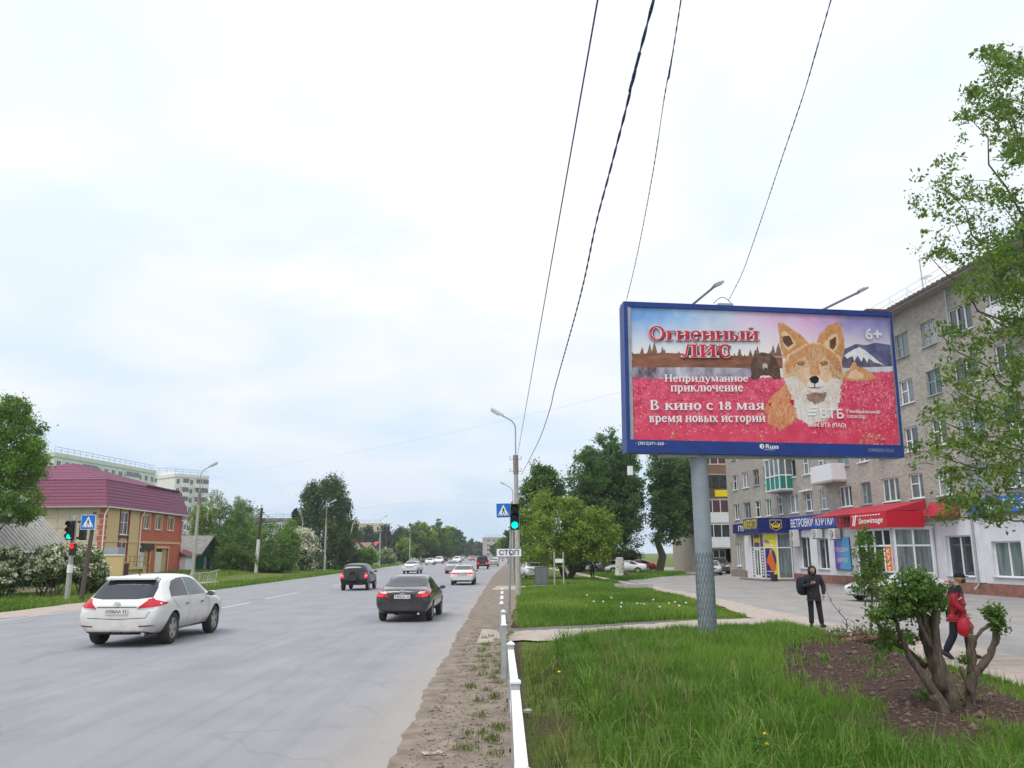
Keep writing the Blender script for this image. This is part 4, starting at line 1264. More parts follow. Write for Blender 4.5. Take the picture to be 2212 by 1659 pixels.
panel_block('panel_block', 'long pale green panel apartment block rising behind the burgundy roof', (g_a.x, g_a.y, 0), ang, math.hypot(g_b.x - g_a.x, g_b.y - g_a.y), 23.0, 14, 8, 14, PGREEN, PGREEN, logg=(3, 4, 9, 10))
w_a = at(378, 1030, 225); w_b = at(449, 1040, 232)
panel_block('panel_block', 'white nine storey panel block with stacked loggias behind the lamp post', (w_a.x, w_a.y, 0), math.atan2(w_b.y - w_a.y, w_b.x - w_a.x), math.hypot(w_b.x - w_a.x, w_b.y - w_a.y), 23.2, 16, 9, 5, PWHITE, mat('loggia_white', (.72, .71, .68), .8), logg=(1, 3, 4))
w_a = at(326, 1025, 232)
panel_block('panel_block', 'blank pale end of the white panel block beside the green one', (w_a.x, w_a.y, 0), 0, 7.5, 24.2, 14, 9, 3, PGREEN, PWHITE)
c_a = at(762, 1137, 330)
panel_block('panel_block', 'cream apartment tower far off behind the big birch', (c_a.x, c_a.y, 0), 0, 11.0, 13.5, 12, 5, 5, mat('cream_panel', (.62, .52, .33), .85), mat('cream_panel', (.62, .52, .33), .85))
c_a = at(1049, 1165, 420)
panel_block('panel_block', 'grey pink tall block at the far end of the road', (c_a.x, c_a.y, 0), R(8), 14.0, 9.6, 14, 4, 5, mat('greypink_panel', (.42, .36, .32), .85), mat('greypink_panel', (.42, .36, .32), .85))
c_a = at(505, 1105, 260)
panel_block('panel_block', 'low grey block showing above the bushes left of the trolley pole', (c_a.x, c_a.y, 0), 0, 21.0, 12.6, 12, 4, 8, mat('grey_panel', (.40, .40, .40), .85), mat('dark_roof_edge', (.2, .19, .19), .85))

# small houses along the far left roadside
def small_house(label, loc, rz, W, D, H, RH, wm, rm, chimney=False, wins=2):
    t = thing('house', label, 'house', loc, rz)
    Mf = frame((0, 0, 0), (1, 0, 0))
    ops = [(W * (k + .3) / wins, W * (k + .3) / wins + .9, .9, 2.2) for k in range(wins)]
    mb = MB(); wall_with_openings(mb, Mf, W, H, ops, .1); mb.quad((W, 0, 0), (W, D, 0), (W, D, H), (W, 0, H)); mb.quad((0, 0, 0), (0, D, 0), (0, D, H), (0, 0, H)); mb.quad((0, D, 0), (W, D, 0), (W, D, H), (0, D, H))
    mb.poly([(0, 0, H), (W, 0, H), (W / 2, 0, H + RH)]); mb.poly([(0, D, H), (W, D, H), (W / 2, D, H + RH)]); mb.build('wall', wm, t, fix=False)
    for o_ in ops: add_window(t, Mf, *o_, (.5,), (), depth=.07, gm=PANES[2])
    e = .5; k = RH / (W / 2)
    mb = MB(); mb.prism([(-e, -e, H - e * k), (-e, -e, H - e * k + .12), (W / 2, -e, H + RH + .14), (W / 2, -e, H + RH + .01)], (0, D + 2 * e, 0)); mb.prism([(W + e, -e, H - e * k), (W / 2, -e, H + RH + .01), (W / 2, -e, H + RH + .14), (W + e, -e, H - e * k + .12)], (0, D + 2 * e, 0))
    ro = mb.build('roof', rm, t)
    if chimney:
        mb = MB(); mb.box(W * .6, W * .6 + .6, D * .4, D * .4 + .6, H + RH * .4, H + RH + 1.1); mb.build('chimney', RBR, ro)
    return t
REDROOF = mat('red_sheet_roof', (.42, .05, .06), .6, var=.12)
BRROOF = mat('brown_sheet_roof', (.24, .16, .14), .8, var=.2)
small_house('house with brown gable roof and brick chimney behind the trolley pole', (-47.5, 130, .4), R(18), 7, 9, 3.2, 3.0, WHITE, BRROOF, True)
small_house('white house with bright red roof far along the left roadside', (-36.5, 178, 0), R(50), 8, 9, 2.8, 2.4, WHITE, REDROOF)
small_house('house with brownish pink roof next to the red roofed one', (-34.0, 190, 0), R(60), 6, 8, 2.8, 2.0, WHITE, BRROOF)
small_house('tiny dark green house with red gable in the far trees', (-36.0, 215, 0), R(20), 4.0, 6, 3.0, 2.4, GREEN, REDROOF)
# ================================================================== billboard
def serif_glyphs(ws=.15, wt=.07, sf=.055, se=.07):
    """small hand made serif alphabet; every glyph is a list of convex polygons"""
    def rect(x0, x1, y0, y1): return [[(x0, y0), (x1, y0), (x1, y1), (x0, y1)]]
    def stem(x, y0, y1, top=True, bot=True, w=None):
        w = w or ws
        r_ = rect(x - w / 2, x + w / 2, y0, y1)
        if bot: r_ += rect(x - w / 2 - se, x + w / 2 + se, y0, y0 + sf)
        if top: r_ += rect(x - w / 2 - se, x + w / 2 + se, y1 - sf, y1)
        return r_
    def line(a, b, w):
        dx, dy = b[0] - a[0], b[1] - a[1]
        l = math.hypot(dx, dy); nx_, ny_ = -dy / l * w / 2, dx / l * w / 2
        return [[(a[0] + nx_, a[1] + ny_), (a[0] - nx_, a[1] - ny_), (b[0] - nx_, b[1] - ny_), (b[0] + nx_, b[1] + ny_)]]
    def ring(cx, cy, rx, ry, a0=0, a1=360, k=18):
        o_ = []
        for i in range(k):
            q = []
            for t, s_ in ((i / k, 0), ((i + 1) / k, 0), ((i + 1) / k, 1), (i / k, 1)):
                a = math.radians(a0 + (a1 - a0) * t)
                th = wt + (ws - wt) * abs(math.cos(a)) ** 1.3
                q.append((cx + (rx - th * s_) * math.cos(a), cy + (ry - th * s_ * ry / rx) * math.sin(a)))
            o_.append(q)
        return o_
    G = {}
    x = .68
    G['о'] = (ring(.31, .34, .29, .36), .64)
    G['с'] = (ring(.31, .34, .29, .36, 42, 318), .58)
    G['е'] = (ring(.31, .34, .29, .36, 0, 322) + rect(.10, .56, .34, .34 + wt), .62)
    G['н'] = (stem(.15, 0, x) + stem(.55, 0, x) + rect(.2, .5, .31, .31 + wt), .72)
    G['п'] = (stem(.15, 0, x) + stem(.55, 0, x) + rect(.2, .5, x - wt, x), .72)
    G['и'] = (stem(.15, 0, x) + stem(.57, 0, x) + line((.17, .08), (.55, .6), wt), .74)
    G['й'] = (G['и'][0] + ring(.36, .92, .14, .12, 190, 350, 8), .74)
    G['р'] = (stem(.15, -.27, x) + ring(.33, .34, .28, .36, -140, 140), .68)
    G['т'] = (stem(.33, 0, x, top=False) + rect(.03, .63, x - wt, x) + rect(.03, .08, x - .17, x) + rect(.58, .63, x - .17, x), .66)
    G['г'] = (stem(.15, 0, x) + rect(.15, .5, x - wt, x) + rect(.45, .5, x - .2, x), .54)
    G['к'] = (stem(.15, 0, x) + line((.2, .33), (.52, .62), wt) + line((.28, .42), (.58, .02), ws * .9) + rect(.48, .68, 0, sf) + rect(.44, .62, x - sf, x), .68)
    G['л'] = (stem(.52, 0, x) + line((.45, x - wt / 2), (.25, x - wt / 2), wt) + line((.27, x), (.16, .06), wt) + ring(.1, .07, .09, .08, 0, 360, 8), .70)
    G['м'] = (stem(.13, 0, x, w=wt) + stem(.70, 0, x) + line((.14, x), (.40, .04), ws * .9) + line((.40, .04), (.66, x), wt), .86)
    G['у'] = (line((.10, x), (.34, .02), ws * .9) + line((.56, x), (.22, -.24), wt) + rect(.0, .22, x - sf, x) + rect(.46, .66, x - sf, x) + ring(.15, -.2, .09, .08, 0, 360, 8), .66)
    G['ы'] = (stem(.15, 0, x) + ring(.30, .20, .22, .21, -110, 110, 12) + stem(.72, 0, x), .88)
    G['в'] = (stem(.15, 0, x) + ring(.28, .19, .26, .20, -110, 100, 12) + ring(.27, .53, .22, .15, -90, 110, 12), .62)
    G['х'] = (line((.10, x), (.52, 0), ws * .9) + line((.52, x), (.10, 0), wt) + rect(0, .22, x - sf, x) + rect(.42, .62, x - sf, x) + rect(0, .2, 0, sf) + rect(.4, .64, 0, sf), .64)
    G['ч'] = (stem(.53, 0, x) + stem(.13, .38, x, bot=False) + ring(.32, .42, .20, .14, 180, 330, 8), .70)
    G['ю'] = (stem(.15, 0, x) + rect(.2, .42, .31, .31 + wt) + ring(.64, .34, .27, .36), .96)
    G['я'] = (stem(.53, 0, x) + ring(.33, .48, .24, .20, 70, 290, 12) + line((.38, .3), (.14, .02), ws * .85) + rect(.04, .24, 0, sf), .70)
    G['а'] = (stem(.46, .0, .5, top=False) + ring(.28, .20, .22, .22, 60, 330, 12) + ring(.28, .48, .25, .21, 0, 150, 10), .60)
    G['д'] = (stem(.54, .05, x, bot=False) + line((.28, x), (.18, .05), wt) + rect(.25, .5, x - wt, x) + rect(.02, .72, .0, wt) + rect(.02, .08, -.15, .0) + rect(.66, .72, -.15, .0), .76)
    G['Н'] = (stem(.18, 0, 1) + stem(.72, 0, 1) + rect(.25, .65, .47, .47 + wt), .92)
    G['В'] = (stem(.18, 0, 1) + ring(.36, .27, .34, .28, -115, 100, 14) + ring(.34, .76, .28, .24, -90, 115, 14), .80)
    G['О'] = (ring(.45, .5, .42, .52, 0, 360, 26), .92)
    G['1'] = (stem(.25, 0, .82, top=False) + line((.25, .8), (.08, .66), wt), .48)
    G['8'] = (ring(.28, .22, .25, .24) + ring(.28, .62, .21, .2), .58)
    return G


def serif_text(body, G):
    vs, fs, xo, k = [], [], 0, 0
    for ch in body:
        if ch == ' ': xo += .32; continue
        polys, adv = G[ch]
        for p in polys:
            k += 1
            fs.append(tuple(range(len(vs), len(vs) + len(p))))
            vs += [(xo + x, y, (k % 9) * .0002) for x, y in p]
        xo += adv
    return np.array(vs), fs


bb = thing('billboard', 'tall roadside billboard with fox film poster on a single grey pole', 'billboard', (4.19, 18.6, .2), 0)
BC = Vector((5.73 - 4.19, 18.51 - 18.6, 5.99 - .2))
yaw = .11
BM = frame(BC, (math.cos(yaw), math.sin(yaw), -.012), (.012, 0, 1))
BLUE = mat('billboard_blue', (.016, .045, .23), .45, var=.15, scale=2)
WD, HT = 6.45, 3.45
X0, X1, Y0, Y1 = -WD / 2, WD / 2, -HT / 2, HT / 2
PX0, PX1, PY0, PY1 = -3.06, 3.15, -1.44, 1.61
fb = MB()
bars(fb, BM, [(X0, X1, PY1, Y1), (X0, X1, Y0, PY0), (X0, PX0 - .08, PY0, PY1), (PX1 + .02, X1, PY0, PY1)], -.30, .05)
fr = fb.build('frame', BLUE, bb)
mb = MB(); bars(mb, BM, [(PX0 - .08, PX0, PY0, PY1), (PX1, PX1 + .02, PY0, PY1)], -.28, .03); mb.build('clamp_strip', GALV, bb)
mb = MB(); mb.box(X0 + .02, X1 - .02, Y0 + .02, Y1 - .02, -.45, -.31, 0, BM); mb.build('back_panel', BLUE, bb)
# pole, lower part in steel mesh
mb = MB(); mb.lathe([(.188, 0), (.188, 4.1)], 24); mb.build('pole', mat('pole_grey_paint', (.26, .295, .33), .5, var=.14, scale=2), bb, smooth=True)
NET = mat('mesh_wire', (.16, .20, .21), .6, var=.2)
mb = MB(); hgt, rr = 1.95, .197
tn = 17
for dsgn in (1, -1):
    for k in range(tn):
        pts = []
        for i in range(17):
            t = i / 16; a = 2 * math.pi * (k / tn) + dsgn * t * 2.6
            pts.append((rr * math.cos(a), rr * math.sin(a), t * hgt))
        mb.tube(pts, .006, 4, caps=False)
mb.build('mesh_sleeve', NET, bb)
mb = MB()
for q in (-.22, .22): mb.box(-.9, 3.4, -.1 + q * .3, .05 + q * .3, 4.02, 4.10, 0, Matrix.Rotation(yaw, 4, 'Z'))
mb.build('bracket', GALV, bb)

pw_, ph_ = PX1 - PX0, PY1 - PY0
def pz(x, y):
    """poster coordinates from the enlarged photograph"""
    for _ in range(2):
        lx = 130 + (y - 320) * .035; rx = 2050 + (y - 390) * .0816
        u = (x - lx) / (rx - lx)
        ty = 320 + u * 70; by = 1320 + u * 50
        v = (by - y) / (by - ty)
    return PX0 + u * pw_, PY0 + v * ph_


def print_mat(name, stops, scale=3.0, detail=6, axis=None, amt=.5, stretch=(1, 1, 1)):
    """flat printed picture area: noise through a colour ramp, optionally along x or y of the sheet"""
    m, n, b, o = new_mat(name)
    tc_ = n.nodes.new('ShaderNodeTexCoord')
    mp = n.nodes.new('ShaderNodeMapping'); mp.inputs['Scale'].default_value = stretch
    n.links.new(tc_.outputs['Object'], mp.inputs[0])
    nz_ = n.nodes.new('ShaderNodeTexNoise'); nz_.inputs['Scale'].default_value = scale; nz_.inputs['Detail'].default_value = detail; nz_.inputs['Roughness'].default_value = .65
    n.links.new(mp.outputs[0], nz_.inputs['Vector'])
    rp = n.nodes.new('ShaderNodeValToRGB')
    el = rp.color_ramp.elements
    el[0].position, el[0].color = stops[0][0], (*stops[0][1], 1)
    el[1].position, el[1].color = stops[-1][0], (*stops[-1][1], 1)
    for p_, c_ in stops[1:-1]: el.new(p_).color = (*c_, 1)
    s_ = nz_.outputs[0]
    if axis is not None:
        sp = n.nodes.new('ShaderNodeSeparateXYZ'); n.links.new(tc_.outputs['Generated'], sp.inputs[0])
        mm = n.nodes.new('ShaderNodeMath'); mm.operation = 'MULTIPLY_ADD'; mm.inputs[1].default_value = amt
        n.links.new(s_, mm.inputs[0]); n.links.new(sp.outputs[axis], mm.inputs[2])
        m3 = n.nodes.new('ShaderNodeMath'); m3.operation = 'SUBTRACT'; m3.inputs[1].default_value = amt / 2
        n.links.new(mm.outputs[0], m3.inputs[0]); s_ = m3.outputs[0]
    n.links.new(s_, rp.inputs[0]); n.links.new(rp.outputs[0], b.inputs['Base Color'])
    b.inputs['Roughness'].default_value = .42
    b.inputs['Specular IOR Level'].default_value = .4
    return m


mb = MB(); mb.box(PX0, PX1, PY0, PY1, -.1, 0, 0, BM)
po = mb.build('poster', print_mat('print_sky', [(.0, (.16, .36, .74)), (.16, (.30, .52, .82)), (.34, (.60, .68, .86)), (.5, (.72, .58, .76)), (.68, (.70, .40, .68)), (.85, (.36, .30, .62)), (1.0, (.22, .2, .48))], 1.4, 4, 0, .55), bb)
n = po.data.materials[0].node_tree; b = n.nodes['Principled BSDF']; rp = b.inputs['Base Color'].links[0].from_node    # sky pales towards the printed horizon
sp = n.nodes.new('ShaderNodeSeparateXYZ'); n.links.new(n.nodes['Texture Coordinate'].outputs['Generated'], sp.inputs[0])
mr = n.nodes.new('ShaderNodeMapRange'); mr.inputs[1].default_value = .92; mr.inputs[2].default_value = .66; n.links.new(sp.outputs[2], mr.inputs[0])
mc = n.nodes.new('ShaderNodeMixRGB'); mc.inputs[2].default_value = (.82, .80, .80, 1); n.links.new(mr.outputs[0], mc.inputs[0]); n.links.new(rp.outputs[0], mc.inputs[1]); n.links.new(mc.outputs[0], b.inputs['Base Color'])
layer = [0]
def art(name, polys, m, fur=0.0, close=True):
    """printed shape on the poster sheet; fur > 0 breaks the edge into hair"""
    if 1 < len(polys) <= 4:
        for p_ in polys: art(name, [p_], m, fur)
        return
    layer[0] += 1
    z = .0003 * layer[0] + .001
    b_ = MB()
    for pts in polys:
        P = [pz(*p) for p in pts]
        if fur:
            Q = []
            for i in range(len(P)):
                a, c = P[i], P[(i + 1) % len(P)]
                l = math.hypot(c[0] - a[0], c[1] - a[1]); k = max(2, int(l / .025))
                nx_, ny_ = (c[1] - a[1]) / l, -(c[0] - a[0]) / l
                for j in range(k):
                    t = j / k; s_ = random.uniform(-.5, 1) * fur * (1 if j % 2 else -.4)
                    Q.append((a[0] + (c[0] - a[0]) * t + nx_ * s_, a[1] + (c[1] - a[1]) * t + ny_ * s_))
            P = Q
        P = [Vector(p) for p in P]
        vs, _, fs, *_r = delaunay_2d_cdt([Vector((p[0], p[1])) for p in P], [], [list(range(len(P)))], 1, 1e-5)
        b_.add([BM @ Vector((v.x, v.y, z)) for v in vs], [tuple(f) for f in fs])
    return b_.build(name, m, po, fix=False)


def ell(cx, cy, rx, ry, k=16): return [(cx + rx * math.cos(2 * math.pi * i / k), cy + ry * math.sin(2 * math.pi * i / k)) for i in range(k)]


def strokes(name, poly, n, ln, ang, mats_, spread=.5, wd=.06):
    """short printed brush strokes inside a polygon of the enlarged photograph"""
    xs = [p[0] for p in poly]; ys = [p[1] for p in poly]
    inside = lambda x, y: sum(((a[1] > y) != (b[1] > y)) and (x < (b[0] - a[0]) * (y - a[1]) / (b[1] - a[1]) + a[0]) for a, b in zip(poly, poly[1:] + poly[:1])) % 2
    layer[0] += 1; bs_ = [MB() for _ in mats_]
    while n > 0:
        x, y = random.uniform(min(xs), max(xs)), random.uniform(min(ys), max(ys))
        if not inside(x, y): continue
        n -= 1
        a = ang(x, y) + random.gauss(0, spread); l = ln * random.uniform(.5, 1.4); c_, s_ = math.cos(a), math.sin(a); w_ = l * wd
        P = [pz(x, y), pz(x + c_ * l * .5 - s_ * w_, y + s_ * l * .5 + c_ * w_), pz(x + c_ * l, y + s_ * l), pz(x + c_ * l * .5 + s_ * w_, y + s_ * l * .5 - c_ * w_)]
        z = .0003 * layer[0] + .001 + .00025 * random.random()
        bs_[random.randrange(len(bs_))].poly([BM @ Vector((p[0], p[1], z)) for p in P])
    for b_, m in zip(bs_, mats_): b_.build(name, m, po, fix=False)['kind'] = 'stuff'
C_ = lambda n_, r, g, b: mat('ink_' + n_, (r, g, b), .45, var=.06)
out_ = lambda x, y: math.atan2(y - 830, x - 1480)
random.seed(11)
FUR = print_mat('print_fox_fur', [(.2, (.45, .16, .05)), (.5, (.62, .30, .12)), (.8, (.76, .50, .28))], 9, 8, stretch=(1.5, 1, .6))
FURL = print_mat('print_fox_light', [(.25, (.66, .40, .22)), (.6, (.78, .56, .38)), (.85, (.84, .70, .56))], 9, 8, stretch=(1.5, 1, .6))
FURW = print_mat('print_fox_white', [(.25, (.58, .48, .44)), (.6, (.82, .77, .75)), (.9, (.88, .86, .86))], 10, 8, stretch=(2, 1, .5))
FURD = print_mat('print_fox_dark', [(.25, (.06, .022, .012)), (.7, (.20, .085, .04))], 9, 6)
INK = mat('print_black', (.012, .01, .011), .4)
tr = []
xx = 150
while xx < 1235:
    hh = random.uniform(40, 115) if random.random() < .45 else random.uniform(18, 45)
    ww = hh * .22 + 5
    tr.append([(xx - ww, 700), (xx - ww * .5, 700 - hh * .5), (xx, 700 - hh), (xx + ww * .5, 700 - hh * .45), (xx + ww, 700)])
    xx += random.uniform(14, 42)
art('print_forest', tr, print_mat('print_forest_ink', [(.2, (.09, .05, .035)), (.8, (.34, .20, .12))], 8, 5), fur=.014)
art('print_bank', [[(146, 680), (400, 672), (800, 690), (1250, 705), (1250, 790), (700, 795), (150, 800)]], print_mat('print_bank_ink', [(.2, (.10, .035, .022)), (.55, (.28, .11, .06)), (.85, (.40, .20, .12))], 6, 6, stretch=(.4, 1, 2)), fur=.01)
art('print_water', [[(150, 785), (600, 782), (1050, 790), (1050, 880), (153, 880)]], print_mat('print_water_ink', [(.3, (.07, .035, .04)), (.5, (.36, .33, .42)), (.75, (.72, .72, .80))], 3.2, 4, stretch=(1, 1, .5)))
art('print_far_ridge', [[(1690, 800), (1700, 650), (1800, 602), (1880, 612), (1950, 592), (2010, 600), (2066, 610), (2082, 800)]], print_mat('print_ridge_ink', [(.3, (.045, .05, .13)), (.7, (.16, .17, .32))], 4, 6), fur=.004)
art('print_mountain', [[(1690, 800), (1712, 690), (1770, 650), (1830, 622), (1875, 650), (1940, 705), (2075, 790), (2080, 805)]], print_mat('print_rock_ink', [(.3, (.05, .045, .09)), (.7, (.20, .16, .22))], 6, 6))
art('print_snow', [[(1712, 692), (1770, 652), (1830, 625), (1875, 653), (1945, 712), (2020, 768), (1940, 742), (1900, 712), (1890, 752), (1862, 702), (1845, 740), (1815, 692), (1790, 738), (1775, 695), (1735, 715)]], print_mat('print_snow_ink', [(.3, (.62, .60, .68)), (.7, (.86, .85, .86))], 6, 5), fur=.012)
art('print_mist', [[(1700, 790), (2080, 775), (2088, 835), (1700, 835)]], print_mat('print_mist_ink', [(.3, (.45, .45, .58)), (.8, (.75, .72, .76))], 3, 4))
FIELD = print_mat('print_meadow', [(.18, (.34, .014, .05)), (.38, (.60, .04, .11)), (.55, (.74, .09, .17)), (.72, (.80, .20, .28)), (.9, (.86, .46, .50))], 5.5, 10)
art('print_field', [[(150, 858), (300, 872), (500, 862), (800, 870), (1000, 858), (1250, 862), (1680, 880), (1720, 850), (1900, 820), (2090, 815), (2132, 1366), (1100, 1345), (166, 1322)]], FIELD, fur=.03)
art('print_low_field', [[(160, 1190), (700, 1230), (1250, 1200), (1700, 1190), (2115, 1150), (2132, 1366), (1100, 1345), (166, 1322)]], print_mat('print_meadow_low', [(.2, (.55, .025, .08)), (.5, (.70, .055, .12)), (.85, (.80, .15, .21))], 3.5, 7), fur=.05)
meadow = [C_('rose', .80, .22, .30), C_('crimson', .54, .025, .08), C_('scarlet', .72, .06, .13), C_('wine', .46, .02, .065), C_('pink', .82, .34, .40)]
strokes('print_petals', [(155, 870), (1240, 872), (1110, 1090), (1240, 1260), (1240, 1300), (165, 1270)], 1100, 15, lambda x, y: random.uniform(0, 6.28), meadow, 2, .28)
strokes('print_petals', [(1700, 870), (2090, 830), (2125, 1290), (1450, 1290), (1640, 1120)], 800, 17, lambda x, y: random.uniform(0, 6.28), meadow, 2, .28)
BEAR = print_mat('print_bear', [(.25, (.03, .016, .012)), (.55, (.12, .062, .045)), (.85, (.28, .17, .12))], 9, 7)
art('print_bear', [[(1012, 770), (1030, 705), (1090, 668), (1150, 678), (1200, 720), (1228, 790), (1240, 872), (1185, 875), (1150, 845), (1090, 845), (1062, 880), (1018, 875)]], BEAR, fur=.02)
art('print_bear_head', [ell(1105, 745, 52, 52), ell(1068, 702, 16, 14), ell(1140, 702, 16, 14)], print_mat('print_bear_brown', [(.25, (.07, .035, .024)), (.8, (.26, .15, .10))], 9, 7), fur=.012)
art('print_bear_muzzle', [ell(1118, 775, 20, 26)], print_mat('print_bear_muzzle_ink', [(.2, (.35, .26, .22)), (.8, (.62, .55, .52))], 7, 3))
art('print_bear_nose', [ell(1120, 793, 9, 7)], INK)
art('print_resting_fox', [[(1705, 862), (1720, 815), (1752, 800), (1775, 745), (1800, 742), (1812, 775), (1870, 795), (1920, 825), (1962, 862), (1900, 885), (1760, 888)]], FUR, fur=.02)
art('print_resting_fox_light', [[(1735, 860), (1760, 815), (1800, 800), (1860, 840), (1850, 870), (1770, 875)]], FURL, fur=.015)
art('print_fox_body', [[(1115, 1075), (1190, 975), (1270, 905), (1340, 1000), (1360, 1170), (1260, 1245), (1150, 1215)]], print_mat('print_fox_body_ink', [(.2, (.45, .10, .05)), (.5, (.65, .24, .10)), (.85, (.75, .42, .24))], 6, 8), fur=.06)
art('print_fox_chest', [[(1300, 930), (1400, 960), (1500, 980), (1600, 960), (1690, 940), (1665, 1090), (1580, 1180), (1440, 1215), (1360, 1165)]], FURW, fur=.05)
strokes('print_fur', [(1120, 1080), (1270, 920), (1340, 1010), (1350, 1160), (1250, 1230), (1150, 1200)], 300, 44, lambda x, y: 1.9, [C_('coral', .72, .30, .15), C_('rust2', .58, .17, .08), C_('peach', .76, .44, .28)])
strokes('print_fur', [(1310, 960), (1500, 1000), (1680, 970), (1580, 1180), (1440, 1200)], 300, 36, lambda x, y: 1.5, [C_('white', .84, .81, .80), C_('grey', .66, .58, .55), C_('cream', .78, .68, .60)])
art('print_fox_ear', [[(1210, 437), (1250, 440), (1310, 482), (1385, 532), (1445, 600), (1430, 660), (1300, 730), (1250, 700), (1228, 560)]], FUR, fur=.012)
art('print_fox_ear', [[(1500, 600), (1530, 522), (1590, 462), (1660, 432), (1690, 468), (1706, 540), (1716, 640), (1695, 730), (1600, 690)]], FUR, fur=.012)
for e_ in ([(1225, 460), (1300, 490), (1430, 600), (1300, 710), (1245, 680)], [(1530, 590), (1600, 470), (1680, 460), (1706, 640), (1690, 720), (1610, 680)]):
    strokes('print_fur', e_, 200, 30, lambda x, y: math.atan2(-1, (x - 1470) / 400), [C_('tan', .60, .30, .11), C_('rust', .44, .16, .05)])
art('print_ear_hollow', [[(1235, 520), (1262, 500), (1305, 535), (1352, 610), (1290, 655), (1252, 605)], [(1560, 600), (1610, 535), (1660, 520), (1668, 600), (1640, 665), (1592, 650)]], FURL, fur=.02)
art('print_ear_shadow', [[(1240, 545), (1300, 540), (1330, 600), (1285, 630), (1258, 600)], [(1600, 575), (1650, 545), (1655, 610), (1628, 650), (1600, 630)]], FURD, fur=.02)
art('print_fox_head', [[(1425, 602), (1480, 588), (1530, 596), (1605, 640), (1680, 700), (1706, 800), (1704, 900), (1650, 975), (1590, 1020), (1490, 1040), (1400, 1020), (1325, 965), (1258, 885), (1245, 765), (1290, 682), (1360, 640)]], FURL, fur=.03)
art('print_fox_brow', [[(1360, 660), (1430, 612), (1480, 600), (1540, 610), (1620, 665), (1680, 730), (1690, 820), (1640, 800), (1600, 730), (1550, 700), (1525, 760), (1530, 840), (1455, 845), (1448, 760), (1420, 700), (1370, 720), (1330, 800), (1280, 830), (1270, 750), (1300, 690)]], FUR, fur=.03)
art('print_fox_cheek', [[(1262, 870), (1340, 845), (1420, 920), (1450, 1000), (1390, 1045), (1310, 985)], [(1540, 930), (1620, 870), (1695, 870), (1662, 1000), (1570, 1055)]], FURW, fur=.035)
strokes('print_fur', [(1400, 625), (1540, 615), (1670, 720), (1690, 850), (1620, 860), (1530, 780), (1440, 780), (1350, 850), (1275, 850), (1270, 750)], 700, 20, out_, [C_('tan', .60, .30, .11), C_('rust', .44, .16, .05), C_('pale', .74, .48, .28)])
strokes('print_fur', [(1585, 690), (1690, 740), (1700, 890), (1640, 900), (1600, 800)], 260, 24, lambda x, y: 1.1, [C_('shade', .46, .20, .08), C_('shade2', .36, .14, .06), C_('shade3', .58, .30, .14)], .3, .05)
strokes('print_fur', [(1435, 640), (1540, 635), (1520, 780), (1450, 780)], 220, 20, lambda x, y: -1.5, [C_('brow', .80, .60, .45), C_('brow2', .72, .46, .29)], .4, .05)
strokes('print_fur', [(1300, 770), (1370, 780), (1440, 900), (1400, 930), (1330, 860)], 200, 22, lambda x, y: 2.0, [C_('cheek', .80, .62, .48), C_('cheek2', .70, .42, .24)], .4, .05)
strokes('print_fur', [(1275, 875), (1360, 860), (1440, 960), (1440, 1040), (1310, 980)], 260, 28, lambda x, y: 2.2, [C_('white', .84, .81, .80), C_('cream', .78, .68, .60), C_('tan2', .72, .52, .36)])
strokes('print_fur', [(1545, 945), (1620, 880), (1690, 880), (1650, 1000), (1570, 1050)], 240, 28, lambda x, y: .9, [C_('white', .84, .81, .80), C_('cream', .78, .68, .60), C_('tan2', .72, .52, .36)])
art('print_fox_muzzle', [[(1432, 905), (1465, 850), (1515, 850), (1565, 900), (1602, 922), (1570, 962), (1490, 978), (1428, 952)]], FURW, fur=.01)
art('print_fox_chin', [[(1425, 985), (1490, 975), (1580, 975), (1560, 1035), (1490, 1060), (1435, 1025)]], print_mat('print_chin', [(.25, (.16, .08, .06)), (.7, (.45, .30, .26))], 8, 6), fur=.03)
art('print_fox_eye_rim', [[(1355, 752), (1375, 735), (1400, 738), (1415, 756), (1395, 770), (1370, 768)], [(1528, 756), (1545, 738), (1570, 735), (1590, 750), (1575, 768), (1548, 770)]], FURD)
art('print_fox_iris', [ell(1386, 753, 17, 13), ell(1559, 753, 17, 13)], mat('print_amber', (.52, .30, .10), .4, var=.1))
art('print_fox_pupil', [ell(1387, 753, 7, 9), ell(1558, 753, 7, 9)], INK)
art('print_fox_glint', [ell(1383, 748, 4, 3, 8), ell(1554, 748, 4, 3, 8)], SWHITE)
art('print_fox_nose', [[(1447, 872), (1468, 851), (1500, 848), (1521, 866), (1514, 896), (1490, 909), (1460, 897)]], INK)
art('print_fox_mouth', [[(1433, 930), (1460, 937), (1488, 934), (1520, 938), (1560, 925), (1522, 943), (1490, 941), (1460, 943)], [(1484, 905), (1492, 905), (1490, 936), (1486, 936)]], INK)
art('print_red_leaf', [[(1300, 1030), (1335, 1028), (1322, 1075)], [(1140, 1060), (1165, 1045), (1160, 1080)]], mat('print_scarlet', (.55, .01, .02), .5))
YP = print_mat('print_yellow_flower', [(.3, (.62, .26, .10)), (.7, (.80, .60, .25))], 9, 5)
fl = []
for (cx, cy, s_) in ((1200, 1150, 45), (1880, 1310, 45), (1970, 1310, 30), (1250, 1180, 25), (440, 1290, 24), (1090, 1310, 22), (2000, 1330, 20), (1840, 1340, 22)):
    for k in range(7):
        a = random.uniform(0, 6.28); fl.append([(cx, cy), (cx + s_ * math.cos(a) - 5, cy + s_ * .8 * math.sin(a)), (cx + s_ * math.cos(a) + 8, cy + s_ * .8 * math.sin(a) + 6)])
art('print_flower', fl[:7], YP); 
for k in range(1, 8): art('print_flower', fl[k * 7:k * 7 + 7], YP)
